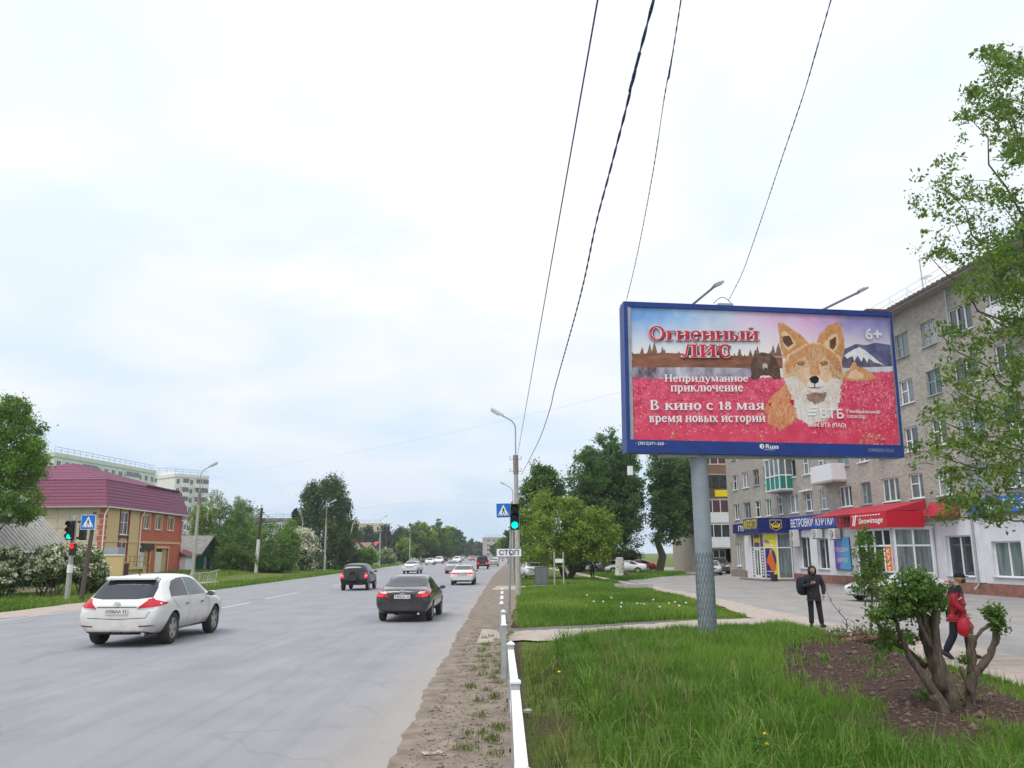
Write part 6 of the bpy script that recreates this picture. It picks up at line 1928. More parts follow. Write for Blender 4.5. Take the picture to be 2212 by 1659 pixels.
def make_car(name, spec, paint, detail=2):
    """spec holds the loft and the outlines; returns a root without label"""
    t = thing(name, None, None)
    wx, wr = spec['track'] / 2, spec['wr']
    wh = [(s_ * wx, y) for y in spec['axles'] for s_ in (-1, 1)]
    me, idx = car_shell(spec['st'], 2 if detail else 1, wh, wr, spec['W'])
    me.name = 'body'
    me.materials.clear(); me.materials.append(paint); me.materials.append(BLACK)
    me.polygons.foreach_set('material_index', idx)
    me.shade_smooth(); me.set_sharp_from_angle(angle=R(40))
    bm = bmesh.new(); bm.from_mesh(me); bvh = BVHTree.FromBMesh(bm); bm.free()
    link('body', me, t)
    def put(nm, outl, ax, m, off=.006, grid=.08, dense=.06):
        vs, fs = patch(bvh, outl, ax, off, grid, dense)
        b_ = MB(); b_.add(vs, fs)
        o_ = b_.build(nm, m, t, fix=False); o_.data.shade_smooth()
        return o_
    mirror = lambda o: [(-x, z) for x, z in o][::-1]
    for (nm, outl, ax, m, off) in spec['parts']:
        if ax in ('side',):
            put(nm, outl, 'right', m, off); put(nm, outl, 'left', m, off)
        elif ax == 'rear2':
            put(nm, outl, 'rear', m, off); put(nm, mirror(outl), 'rear', m, off)
        elif ax == 'front2':
            put(nm, outl, 'front', m, off); put(nm, mirror(outl), 'front', m, off)
        else:
            put(nm, outl, ax, m, off)
    tme, rme = wheel_meshes(wr, spec.get('tw', .215))
    for (x, y) in wh:
        wo = link('wheel', tme, t, (x, y, wr), (0, 0, 0 if x > 0 else math.pi))
        link('rim', rme, wo)
    # mirrors
    if 'mirror' in spec:
        y, z, x = spec['mirror']
        for s_ in (-1, 1):
            mb = MB(); mb.lathe([(.0, -.09), (.055, -.075), (.085, -.02), (.085, .03), (.06, .06), (.0, .065)], 12, 'y'); mm = mb.mesh('mirror', paint, True)
            mo = link('mirror', mm, t, (s_ * (x + .10), y, z)); mo.scale = (1.25, 1, .85)
            mb = MB(); mb.lathe([(.0, -.006), (.07, -.003), (.07, .0)], 12, 'y'); link('mirror_glass', mb.mesh('mirror_glass', CARGL2), mo, (0, -.084, 0))
            mb = MB(); mb.box(-.12, .0, -.02, .03, -.04, -.01) if s_ > 0 else mb.box(0, .12, -.02, .03, -.04, -.01); link('mirror_stalk', mb.mesh('mirror_stalk', BLACK), mo)
    # number plate
    if 'plate' in spec:
        z, text_ = spec['plate']
        h = bvh.ray_cast(Vector((0, -6, z)), Vector((0, 1, 0)))[0]
        y = h.y - .012 if h else -2.4
        mb = MB(); mb.box(-.26, .26, y - .012, y, z - .06, z + .06); pl = mb.build('number_plate', PLATE, t)
        if text_: lettering('plate_text', text_, INK, pl, frame((0, y - .012, z), (1, 0, 0)), -.235, -.038, .47, .076, .01, .003)
    return t, bvh, put


# --- white crossover
VZ = dict(W=1.9, track=1.62, wr=.365, axles=(-1.36, 1.415), tw=.24, plate=(.80, 'Н700АА 55'), mirror=(.78, 1.07, .92), st=[
    (-2.37, -2.37, .40, .78, .93, .50, .66, .62, .50),
    (-2.35, -2.35, .34, .80, 1.00, .68, .82, .76, .60),
    (-2.26, -2.24, .30, .86, 1.09, .76, .90, .86, .66),
    (-2.10, -2.04, .27, .96, 1.22, .80, .935, .905, .66),
    (-1.86, -1.80, .25, 1.00, 1.42, .81, .945, .92, .655),
    (-1.62, -1.58, .25, 1.03, 1.545, .82, .948, .925, .655),
    (-1.25, -1.22, .25, 1.04, 1.592, .82, .945, .92, .66),
    (-.60, -.58, .25, 1.03, 1.615, .82, .940, .915, .67),
    (.0, -.02, .25, 1.01, 1.612, .82, .940, .912, .67),
    (.45, .38, .25, 1.00, 1.575, .82, .942, .912, .67),
    (.95, .80, .25, .985, 1.36, .82, .945, .912, .69),
    (1.40, 1.28, .25, .97, 1.07, .82, .945, .905, .74),
    (1.80, 1.78, .26, .93, 1.00, .81, .935, .88, .70),
    (2.12, 2.12, .28, .86, .93, .78, .89, .82, .62),
    (2.32, 2.32, .32, .74, .80, .68, .76, .70, .50),
    (2.40, 2.40, .40, .62, .66, .45, .52, .48, .36)])
VZ['parts'] = [
    ('rear_window', [(-.60, 1.50), (-.35, 1.535), (.35, 1.535), (.60, 1.50), (.68, 1.30), (.70, 1.10), (.4, 1.065), (-.4, 1.065), (-.70, 1.10), (-.68, 1.30)], 'rear', CARGL, .008),
    ('window', [(-1.55, 1.09), (-1.45, 1.28), (-1.20, 1.44), (-.85, 1.50), (-.50, 1.515), (-.48, 1.08)], 'side', CARGL, .006),
    ('window', [(-.43, 1.08), (-.45, 1.52), (.0, 1.50), (.35, 1.41), (.75, 1.16), (.80, 1.07)], 'side', CARGL2, .006),
    ('window_trim', seam([(-1.58, 1.07), (-.5, 1.06), (.85, 1.05)], .02), 'side', CHROME, .008),
    ('windscreen', [(-.66, 1.05), (.66, 1.05), (.60, 1.48), (-.60, 1.48)], 'front', CARGL, .006),
    ('tail_lamp', [(.46, .865), (.62, .875), (.80, .885), (.815, .93), (.80, .99), (.745, 1.06), (.70, 1.085), (.63, 1.03), (.55, .95)], 'rear2', TAIL, .012),
    ('tail_lamp_side', [(-2.31, .885), (-2.1, .915), (-1.80, .955), (-1.78, .975), (-1.98, .99), (-2.12, 1.04), (-2.20, 1.07), (-2.28, 1.0)], 'side', TAIL, .012),
    ('tail_lamp_strip', [(.46, .845), (.80, .86), (.80, .88), (.48, .862)], 'rear2', CHROME, .010),
    ('tailgate_seam', seam([(-.66, .66), (0, .63), (.66, .66), (.74, .80)], .012), 'rear', BLACK, .004),
    ('tailgate_trim', seam([(-.45, .895), (.45, .895)], .022), 'rear', mat('trim_dark_grey', (.12, .12, .12), .5), .006),  # dark grey line across the tailgate, same grey as the door seams
    ('reflector', [(.52, .46), (.82, .475), (.82, .50), (.52, .485)], 'rear2', mat('reflector_dark', (.10, .01, .015), .4), .006),
    ('bumper_lower', [(-.72, .30), (.72, .30), (.66, .36), (-.66, .36)], 'rear', BLACK, .006),
    ('door_seam', seam([(-.45, 1.06), (-.43, .70), (-.50, .36)], .012), 'side', mat('trim_dark_grey', (.12, .12, .12), .5), .003),
    ('door_seam', seam([(.86, 1.03), (.92, .75), (.84, .36)], .012), 'side', mat('trim_dark_grey', (.12, .12, .12), .5), .003),
    ('door_seam', seam([(-1.52, 1.06), (-1.30, .92), (-1.02, .78)], .010), 'side', mat('trim_dark_grey', (.12, .12, .12), .5), .003),
    ('door_handle', [(-.78, .865), (-.58, .875), (-.58, .915), (-.78, .905)], 'side', CHROME, .03),
    ('door_handle', [(.22, .86), (.42, .868), (.42, .908), (.22, .90)], 'side', CHROME, .03),
    ('sill_trim', seam([(-.95, .33), (1.0, .31)], .04), 'side', CHROME, .006),
    ('head_lamp', [(.45, .72), (.80, .76), (.86, .84), (.55, .82)], 'front2', HEADL, .01)]
PEARL = mat('pearl_white_paint', (.78, .775, .76), .28, var=.03, spec=.5, coat=.6, dirt=((.33, .27, .22), .12, 1.0, 1.35))
wc, wb_, put = make_car('car', VZ, PEARL)
tag(wc, 'dusty pearl white crossover car driving in the near left lane', 'car')
wc.location = (-9.47, 22.95, 0); wc.scale = (1.05, 1.05, 1.05)
# spoiler, aerial, badge, exhaust
mb = MB(); mb.add([(-.58, -1.60, 1.565), (.58, -1.60, 1.565), (.57, -1.80, 1.535), (-.57, -1.80, 1.535), (-.58, -1.60, 1.48), (.58, -1.60, 1.48), (.57, -1.80, 1.49), (-.57, -1.80, 1.49)], [(0, 1, 2, 3), (7, 6, 5, 4), (3, 2, 6, 7), (0, 3, 7, 4), (1, 5, 6, 2)]); mb.build('spoiler', PEARL, wc)
mb = MB(); mb.tube([(.0, -1.3, 1.58), (.0, -1.42, 1.68)], [.014, .006], 6); mb.build('aerial', BLACK, wc)
def badge(root, bvh, z, s_, x=0):
    h = bvh.ray_cast(Vector((x, -6, z)), Vector((0, 1, 0)))
    y = h[0].y - .01
    mb = MB()
    for (rx, rz, dz) in ((.075, .05, 0), (.026, .046, .003), (.05, .018, .022)):
        pts = [(x + s_ * rx * math.cos(a), y - .004, z + s_ * (dz + rz * math.sin(a))) for a in np.linspace(0, 2 * math.pi, 21)]
        mb.tube(pts, .0075 * s_, 5, caps=False)
    mb.build('badge', CHROME, root)
badge(wc, wb_, .965, 1.0)
h = wb_.ray_cast(Vector((0, -6, .91)), Vector((0, 1, 0)))[0]
mb = MB(); mb.tube([(.60, -2.30, .30), (.60, -2.05, .30)], .045, 10); mb.build('exhaust_tip', CHROME, wc)
mb = MB(); mb.tube([(-.42, -1.93, 1.21), (.1, -2.05, 1.135)], .012, 5); mb.build('rear_wiper', BLACK, wc)

# --- dark sedan
def sedan_spec(L=4.8, W=1.82, H=1.47, plate_text='Т492ОК 55', lamps='split'):
    k = L / 4.8; w = W / 1.82; h = H / 1.47
    base = [
        (-2.38, -2.38, .42, .74, .86, .50, .64, .60, .48), (-2.36, -2.36, .34, .78, .97, .66, .78, .74, .60), (-2.28, -2.27, .28, .86, 1.055, .74, .86, .82, .68),
        (-2.10, -2.09, .25, .92, 1.085, .77, .90, .86, .70), (-1.78, -1.74, .24, .94, 1.11, .78, .91, .875, .70), (-1.45, -1.40, .24, .95, 1.245, .78, .912, .88, .66),
        (-1.05, -1.00, .24, .955, 1.40, .78, .912, .88, .63), (-.60, -.58, .24, .955, 1.455, .78, .91, .88, .625), (-.05, -.05, .24, .95, 1.47, .78, .91, .88, .63),
        (.38, .32, .24, .945, 1.435, .78, .91, .88, .63), (.85, .72, .24, .93, 1.23, .78, .91, .88, .66), (1.30, 1.20, .24, .91, .985, .78, .91, .87, .70),
        (1.72, 1.72, .24, .87, .93, .78, .90, .85, .66), (2.08, 2.08, .26, .79, .85, .75, .86, .79, .58), (2.30, 2.30, .30, .68, .73, .64, .72, .66, .46), (2.38, 2.38, .38, .56, .60, .44, .50, .46, .34)]
    st = [(a * k, b_ * k, c * h if i_ else c * h, d * h, e * h, f * w, g * w, q * w, r_ * w) for i_, (a, b_, c, d, e, f, g, q, r_) in enumerate(base)]
    sx = lambda pts: [(y * k, z * h) for y, z in pts]
    rx = lambda pts: [(x * w, z * h) for x, z in pts]
    P = [('rear_window', rx([(-.55, 1.40), (.55, 1.40), (.66, 1.25), (.70, 1.125), (.4, 1.115), (-.4, 1.115), (-.70, 1.125), (-.66, 1.25)]), 'rear', CARGL, .008),
         ('window', sx([(-1.42, 1.01), (-1.25, 1.12), (-1.0, 1.27), (-.75, 1.36), (-.45, 1.385), (-.43, 1.0)]), 'side', CARGL, .006),
         ('window', sx([(-.38, 1.0), (-.40, 1.39), (.0, 1.375), (.30, 1.30), (.68, 1.06), (.72, .99)]), 'side', CARGL2, .006),
         ('windscreen', rx([(-.62, .99), (.62, .99), (.56, 1.38), (-.56, 1.38)]), 'front', CARGL, .006),
         ('door_seam', seam(sx([(-.40, .98), (-.38, .70), (-.45, .34)])), 'side', BLACK, .003), ('door_seam', seam(sx([(.78, .97), (.84, .7), (.78, .34)])), 'side', BLACK, .003),
         ('door_handle', sx([(-.72, .82), (-.54, .83), (-.54, .862), (-.72, .852)]), 'side', CHROME, .025), ('door_handle', sx([(.22, .81), (.40, .82), (.40, .852), (.22, .842)]), 'side', CHROME, .025),
         ('head_lamp', rx([(.42, .66), (.74, .70), (.80, .78), (.5, .76)]), 'front2', HEADL, .01), ('grille', rx([(-.36, .62), (.36, .62), (.32, .72), (-.32, .72)]), 'front', BLACK, .008),
         ('trunk_seam', seam(rx([(-.62, .98), (-.58, .76), (-.4, .67), (.4, .67), (.58, .76), (.62, .98)])), 'rear', BLACK, .003),
         ('plate_recess', rx([(-.32, .735), (.32, .735), (.34, .885), (-.34, .885)]), 'rear', mat('plate_recess', (.02, .02, .022), .5), .004),
         ('bumper_line', seam(rx([(-.78, .60), (0, .57), (.78, .60)]), .010), 'rear', BLACK, .004), ('bumper_lower', rx([(-.66, .27), (.66, .27), (.60, .36), (-.60, .36)]), 'rear', BLACK, .006)]
    if lamps == 'split':
        P += [('tail_lamp', rx([(.42, .80), (.80, .80), (.86, .90), (.84, .985), (.55, .975), (.48, .88)]), 'rear2', TAIL, .010), ('tail_lamp_clear', rx([(.50, .90), (.70, .905), (.74, .965), (.56, .965)]), 'rear2', TAILW, .014),
              ('tail_lamp_lit', rx([(.62, .815), (.78, .815), (.80, .875), (.60, .87)]), 'rear2', TAILB, .015), ('tail_lamp_side', sx([(-2.30, .82), (-2.05, .86), (-2.0, .95), (-2.26, .98)]), 'side', TAIL, .010)]
    elif lamps == 'bar':
        P += [('tail_lamp', rx([(.40, .80), (.82, .80), (.84, .92), (.40, .92)]), 'rear2', TAILB, .010), ('lamp_panel', rx([(-.38, .80), (.38, .80), (.38, .92), (-.38, .92)]), 'rear', mat('lamp_panel', (.16, .10, .13), .3), .008)]
    elif lamps == 'dark':
        P += [('tail_lamp', rx([(.36, .86), (.84, .90), (.86, .99), (.40, .92)]), 'rear2', mat('tail_lamp_dark', (.05, .01, .015), .2), .010)]
    else:
        P += [('tail_lamp', rx([(.62, .78), (.82, .78), (.84, .98), (.66, .98)]), 'rear2', TAILB, .010)]
    return dict(W=W, track=1.55 * w, wr=.325, axles=(-1.38 * k, 1.39 * k), tw=.21, plate=(.81 * h, plate_text), mirror=(.70 * k, 1.0 * h, .88 * w), st=st, parts=P)
BLKP = mat('black_metallic_paint', (.014, .014, .017), .25, var=.1, spec=.5, coat=.8, dirt=((.12, .11, .10), .1, .9, .8))
cs2 = sedan_spec()
bc_, bb_, put = make_car('car', cs2, BLKP)
tag(bc_, 'black saloon car braking in the nearest right lane', 'car')
bc_.location = (-3.52, 29.85, 0); bc_.rotation_euler = (0, 0, R(-1.2))
badge(bc_, bb_, .95, 1.25)
h = bb_.ray_cast(Vector((.62, -6, 1.02)), Vector((0, 1, 0)))[0]
for xx, tx, wd in ((.50, 'V6', .12), (-.62, 'SE', .12)):
    lettering('badge_text', tx, CHROME, bc_, frame((xx, h.y - .012, 1.0), (1, 0, 0)), 0, 0, wd, .035, .02, .004)
mb = MB(); mb.tube([(.52, -2.34, .28), (.52, -2.0, .28)], .04, 10); mb.build('exhaust_tip', CHROME, bc_)

# --- small black off-roader with a spare wheel
NV = dict(W=1.75, track=1.50, wr=.345, axles=(-1.18, 1.27), tw=.2, plate=(.56, 'К559ТА 55'), mirror=(.60, 1.12, .84), st=[
    (-1.82, -1.80, .46, .80, 1.02, .60, .72, .70, .62), (-1.80, -1.76, .38, .90, 1.28, .72, .82, .80, .66), (-1.72, -1.64, .34, .96, 1.50, .76, .86, .84, .64), (-1.52, -1.46, .32, 1.0, 1.60, .76, .868, .845, .63),
    (-1.0, -.98, .32, 1.0, 1.635, .76, .868, .845, .635), (-.4, -.4, .32, .99, 1.64, .76, .868, .845, .64), (.15, .10, .32, .98, 1.60, .76, .868, .845, .64), (.60, .48, .32, .97, 1.36, .76, .868, .845, .66), (.98, .92, .32, .96, 1.08, .76, .868, .84, .72),
    (1.40, 1.40, .32, .93, 1.02, .76, .86, .83, .70), (1.75, 1.75, .34, .86, .94, .74, .83, .78, .62), (1.92, 1.92, .38, .74, .80, .64, .72, .68, .5), (1.97, 1.97, .44, .64, .68, .5, .56, .52, .4)])
NV['parts'] = [('rear_window', [(-.56, 1.52), (.56, 1.52), (.64, 1.36), (.66, 1.10), (-.66, 1.10), (-.64, 1.36)], 'rear', CARGL, .008),
               ('window', [(-1.50, 1.06), (-1.42, 1.46), (-1.02, 1.50), (-1.0, 1.05)], 'side', CARGL, .006), ('window', [(-.94, 1.05), (-.95, 1.51), (-.35, 1.51), (-.33, 1.04)], 'side', CARGL, .006), ('window', [(-.27, 1.04), (-.28, 1.51), (.05, 1.48), (.48, 1.14), (.52, 1.03)], 'side', CARGL2, .006),
               ('windscreen', [(-.62, 1.08), (.62, 1.08), (.56, 1.52), (-.56, 1.52)], 'front', CARGL, .006),
               ('tail_lamp', [(.62, .76), (.82, .76), (.82, 1.06), (.68, 1.06)], 'rear2', TAILB, .010), ('tail_lamp_clear', [(.66, .86), (.80, .86), (.80, .93), (.66, .93)], 'rear2', TAILW, .016),
               ('bumper', [(-.80, .42), (.80, .42), (.80, .66), (-.80, .66)], 'rear', BLACK, .03), ('side_cladding', [(-.80, .36), (.90, .36), (.90, .52), (-.80, .52)], 'side', BLACK, .012)]
DKP = mat('black_dusty_paint', (.020, .019, .022), .32, var=.1, spec=.5, coat=.5, dirt=((.16, .13, .12), .1, .9, .9))
nv, nb_, put = make_car('car', NV, DKP)
tag(nv, 'small black off-road car with a spare wheel on its back door', 'car')
nv.location = (-9.75, 53.9, 0)
tme, rme = wheel_meshes(.33, .2)
sw = link('spare_wheel', tme, nv, (-.05, -1.92, .90), (0, 0, R(-90)))
for s_ in (-1, 1):
    mb = MB(); mb.tube([(s_ * .60, -1.3, 1.62), (s_ * .60, -1.2, 1.69), (s_ * .60, .0, 1.69), (s_ * .60, .1, 1.61)], .022, 6); mb.build('roof_bar', BLACK, nv)

# --- further traffic
def tint(name, c, d=.8): return mat(name, c, .3, var=.05, spec=.5, coat=.5, dirt=((.34, .30, .26), .1, .8, d))
P_W = tint('white_car_paint', (.76, .76, .75)); P_S = tint('silver_car_paint', (.42, .43, .44)); P_B = tint('beige_car_paint', (.42, .38, .33)); P_R = tint('red_car_paint', (.42, .02, .03)); P_K = tint('dark_car_paint', (.035, .04, .045), .5)
def put_car(root, x, y, rz, label):
    root.location = (x, y, 0); root.rotation_euler = (0, 0, rz)
    return tag(root, label, 'car', 'cars in the traffic')
JS = sedan_spec(4.55, 1.70, 1.40, 'М201ВН', 'bar')
a1, _, _ = make_car('car', JS, P_W); put_car(a1, -3.6, 62.2, 0, 'old white saloon with wide red tail lamps ahead of the black saloon')
SS = sedan_spec(4.4, 1.70, 1.44, 'Р318СХ', 'tall'); a2, _, _ = make_car('car', SS, P_S, 1); put_car(a2, -6.9, 98, 0, 'silver saloon half hidden behind the old white one')
a3 = copy_tree(a1); put_car(a3, -8.7, 122, 0, 'white car partly hidden behind the silver saloon')
DS = sedan_spec(4.7, 1.84, 1.46, 'Е577УК', 'dark'); a4, _, _ = make_car('car', DS, P_W, 1); put_car(a4, -11.7, 99, R(-2), 'white modern saloon with slim dark tail lamps left of the black one')
def recolor(root, old, new):
    for o_ in [root] + list(root.children_recursive):
        if o_.type == 'MESH' and old.name in [m.name for m in o_.data.materials if m]:
            o_.data = o_.data.copy()
            for i_, m in enumerate(o_.data.materials):
                if m and m.name == old.name: o_.data.materials[i_] = new
    return root
a5 = recolor(copy_tree(a4), P_W, P_K); put_car(a5, -15.0, 128, R(178), 'dark car showing just behind the modern white saloon')
a6 = copy_tree(a4); put_car(a6, -17.6, 180, R(180), 'white oncoming saloon nearest the roadside bus')
a7 = recolor(copy_tree(wc), PEARL, P_W); put_car(a7, -17.9, 205, R(180), 'white oncoming crossover following the white saloon')
a8 = recolor(copy_tree(wc), PEARL, P_K); put_car(a8, -21.0, 240, R(120), 'dark crossover turning at the far left')
a9 = recolor(copy_tree(wc), PEARL, P_K); put_car(a9, -17.6, 262, R(150), 'second dark car right of the turning crossover')
a10 = recolor(copy_tree(wc), PEARL, P_W); put_car(a10, -14.8, 225, R(176), 'white oncoming crossover with lit headlamps in the middle lanes')
for root in (a10, a7):
    for s_ in (-1, 1):
        mb = MB(); mb.lathe([(.0, .03), (.10, .02), (.11, -.03)], 10, 'y', 0, (s_ * .68, 2.33, .74)); mb.build('lit_head_lamp', HEADON, root)
a11 = recolor(copy_tree(a2), P_S, P_R); put_car(a11, -13.6, 285, R(180), 'red oncoming car in the far middle of the road')
a12 = recolor(copy_tree(a2), P_S, P_R); put_car(a12, -9.6, 270, 0, 'red car beside the boxy dark jeep')
a13 = recolor(copy_tree(a4), P_W, P_B); put_car(a13, -3.5, 152, 0, 'beige car right behind the boxy dark jeep')
a14 = copy_tree(a1); put_car(a14, -5.8, 285, 0, 'small white car far ahead in the right lane')
a15 = copy_tree(a4); put_car(a15, -18.4, 300, R(180), 'white car small in the distance left of the red one')
a16 = copy_tree(a2); put_car(a16, -16.4, 330, R(180), 'silver car farthest down the oncoming lanes')
# boxy jeep
JP = dict(W=1.78, track=1.48, wr=.36, axles=(-1.30, 1.35), tw=.22, plate=(.62, ''), mirror=(.70, 1.25, .80), st=[
    (-2.0, -2.0, .50, .95, 1.10, .74, .80, .78, .70), (-1.98, -1.97, .44, 1.05, 1.86, .80, .86, .85, .74), (-1.85, -1.84, .42, 1.10, 1.93, .80, .87, .86, .74), (-.9, -.9, .42, 1.10, 1.95, .80, .87, .86, .745), (.1, .08, .42, 1.10, 1.94, .80, .87, .86, .745), (.50, .42, .42, 1.10, 1.88, .80, .87, .86, .74), (.78, .72, .42, 1.09, 1.24, .80, .87, .85, .76), (1.2, 1.2, .42, 1.07, 1.16, .80, .86, .84, .72), (1.85, 1.85, .44, 1.02, 1.10, .78, .84, .82, .68), (2.02, 2.02, .48, .92, .98, .72, .78, .75, .6)])
JP['parts'] = [('rear_window', [(-.62, 1.30), (.62, 1.30), (.60, 1.78), (-.60, 1.78)], 'rear', CARGL, .008), ('window', [(-1.75, 1.22), (-1.72, 1.78), (-.85, 1.80), (-.85, 1.22)], 'side', CARGL, .006), ('window', [(-.78, 1.22), (-.78, 1.80), (.22, 1.78), (.55, 1.22)], 'side', CARGL2, .006), ('windscreen', [(-.66, 1.28), (.66, 1.28), (.62, 1.80), (-.62, 1.80)], 'front', CARGL, .006),
               ('tail_lamp', [(.46, .70), (.78, .70), (.78, .94), (.46, .94)], 'rear2', TAILB, .012), ('bumper', [(-.82, .46), (.82, .46), (.82, .66), (-.82, .66)], 'rear', BLACK, .04)]
jp, _, _ = make_car('car', JP, DKP, 1); put_car(jp, -4.5, 126, 0, 'boxy dark jeep with square red tail lamps further up the right lane')
mb = MB(); mb.box(-.6, .6, -1.5, .0, 1.96, 2.02); mb.build('roof_rack', BLACK, jp)

# --- bus
bs = thing('bus', 'small white bus standing at the far left roadside', 'bus', (-27.2, 243, 0), R(168))
bst = [(-3.5, -3.5, .5, 1.3, 2.3, 1.0, 1.1, 1.1, 1.0), (-3.42, -3.42, .42, 1.3, 2.62, 1.1, 1.18, 1.18, 1.08), (-2, -2, .4, 1.3, 2.7, 1.1, 1.19, 1.19, 1.08), (0, 0, .4, 1.3, 2.7, 1.1, 1.19, 1.19, 1.08), (2.6, 2.6, .4, 1.3, 2.7, 1.1, 1.19, 1.19, 1.08), (3.35, 3.35, .42, 1.25, 2.6, 1.1, 1.18, 1.18, 1.06), (3.5, 3.5, .5, 1.2, 2.2, 1.0, 1.08, 1.08, .98)]
me, idx = car_shell(bst, 1, [(s_ * 1.0, y) for y in (-2.1, 2.1) for s_ in (-1, 1)], .45, 2.4)
me.materials.clear(); me.materials.append(P_W); me.materials.append(BLACK); me.polygons.foreach_set('material_index', idx); me.shade_smooth(); me.set_sharp_from_angle(angle=R(40))
bm = bmesh.new(); bm.from_mesh(me); bvh = BVHTree.FromBMesh(bm); bm.free(); link('body', me, bs)
def bput(nm, outl, ax, m):
    vs, fs = patch(bvh, outl, ax, .012, .2, .2); b_ = MB(); b_.add(vs, fs); b_.build(nm, m, bs, fix=False)
bput('windscreen', [(-.95, 1.35), (.95, 1.35), (.9, 2.35), (-.9, 2.35)], 'front', CARGL)
for k in range(5):
    for ax in ('left', 'right'): bput('window', [(-3.1 + k * 1.2, 1.45), (-3.1 + k * 1.2, 2.25), (-2.05 + k * 1.2, 2.25), (-2.05 + k * 1.2, 1.45)], ax, CARGL)
tme, rme = wheel_meshes(.44, .28)
for y in (-2.1, 2.1):
    for s_ in (-1, 1): link('rim', rme, link('wheel', tme, bs, (s_ * 1.0, y, .44), (0, 0, 0 if s_ > 0 else math.pi)))

# --- parked cars by the shops
CP = sedan_spec(4.55, 1.76, 1.30, '', 'tall')
SV = mat('silver_coupe_paint', (.56, .58, .60), .25, var=.05, spec=.5, coat=.7)
cpe, _, _ = make_car('car', CP, SV); tag(cpe, 'silver coupe parked before the red fascia porch', 'car', 'cars parked by the flats')
cpe.location = (17.1, 38.2, 0); cpe.rotation_euler = (0, 0, R(104))
def parked(src, old, new, x, y, rz, label):
    r_ = recolor(copy_tree(src), old, new) if old is not new else copy_tree(src)
    r_.location = (x, y, 0); r_.rotation_euler = (0, 0, rz)
    return tag(r_, label, 'car', 'cars parked by the flats')
parked(a2, P_S, P_S, 19.6, 83.5, R(168), 'grey saloon parked at the corner of the brick block')
parked(wc, PEARL, P_K, 21.6, 89.0, R(170), 'dark crossover parked behind the grey saloon at the block corner')
parked(a1, P_W, P_W, 12.2, 92, R(80), 'white car parked behind the poplar trunks')
parked(a2, P_S, P_R, 14.6, 100, R(84), 'red car glimpsed between the poplar trunks')
parked(a4, P_W, P_S, 10.6, 97, R(95), 'silver car glimpsed left of the poplar trunks')
parked(a4, P_W, P_W, 1.6, 74, R(10), 'white car parked beyond the signal post under the trees')
# ================================================================== people
def skin_mesh(joints, edges, radii, root, sub=2):
    me = bpy.data.meshes.new('sk')
    names_ = list(joints)
    ix = {n_: i for i, n_ in enumerate(names_)}
    me.from_pydata([joints[n_] for n_ in names_], [(ix[a], ix[b_]) for a, b_ in edges], [])
    o_ = bpy.data.objects.new('sk', me); COL.objects.link(o_)
    o_.modifiers.new('skin', 'SKIN')
    for n_ in names_:
        sv = me.skin_vertices[0].data[ix[n_]]
        r_ = radii[n_]
        sv.radius = r_ if hasattr(r_, '__len__') else (r_, r_)
        sv.use_root = (n_ == root)
    ss = o_.modifiers.new('s', 'SUBSURF'); ss.levels = sub; ss.render_levels = sub
    dg = bpy.context.evaluated_depsgraph_get()
    res = bpy.data.meshes.new_from_object(o_.evaluated_get(dg))
    bpy.data.objects.remove(o_)
    res.shade_smooth()
    return res


def part(name, me, m, parent):
    me.materials.clear(); me.materials.append(m); me.name = name
    return link(name, me, parent)


SKIN = mat('skin', (.42, .24, .17), .55, var=.1)
def head(parent, c, yaw_, skin, tilt=0):
    """simple head with nose, ears, eyes and mouth; faces -Y before yaw"""
    M_ = Matrix.Translation(c) @ Matrix.Rotation(yaw_, 4, 'Z') @ Matrix.Rotation(tilt, 4, 'X')
    bm = bmesh.new(); bmesh.ops.create_uvsphere(bm, u_segments=20, v_segments=14, radius=1)
    for v in bm.verts:
        x, y, z = v.co
        jaw = 1 - .22 * max(0, -z) - .10 * max(0, -z) ** 2
        v.co = Vector((x * .078 * jaw, y * .098 * (jaw if y < 0 else 1), z * .118))
        if y < -.7 and abs(x) < .22 and -.35 < z < .15: v.co.y -= .016
        if y < -.5 and .05 < z < .3: v.co.y += .008
    me = bpy.data.meshes.new('head'); bm.to_mesh(me); bm.free(); me.shade_smooth(); me.transform(M_)
    hd = part('head', me, skin, parent)
    for s_ in (-1, 1):
        mb = MB(); mb.lathe([(.0, -.006), (.016, -.004), (.026, .004), (.012, .012)], 8, 'x', 0, (s_ * .078, .01, -.005)); m_ = mb.mesh('ear', skin, True); m_.transform(M_); link('ear', m_, hd)
        mb = MB(); mb.box(s_ * .032 - .013, s_ * .032 + .013, -.098, -.084, .012, .024); m_ = mb.mesh('eye', INK); m_.transform(M_); link('eye', m_, hd)
    mb = MB(); mb.add([(-.014, -.09, -.025), (.014, -.09, -.025), (0, -.122, -.022), (0, -.094, .02)], [(0, 1, 2), (0, 2, 3), (1, 3, 2)]); m_ = mb.mesh('nose', skin); m_.transform(M_); link('nose', m_, hd)
    mb = MB(); mb.box(-.024, .024, -.096, -.082, -.062, -.054); m_ = mb.mesh('mouth', mat('lips', (.30, .12, .10), .6)); m_.transform(M_); link('mouth', m_, hd)
    return hd, M_


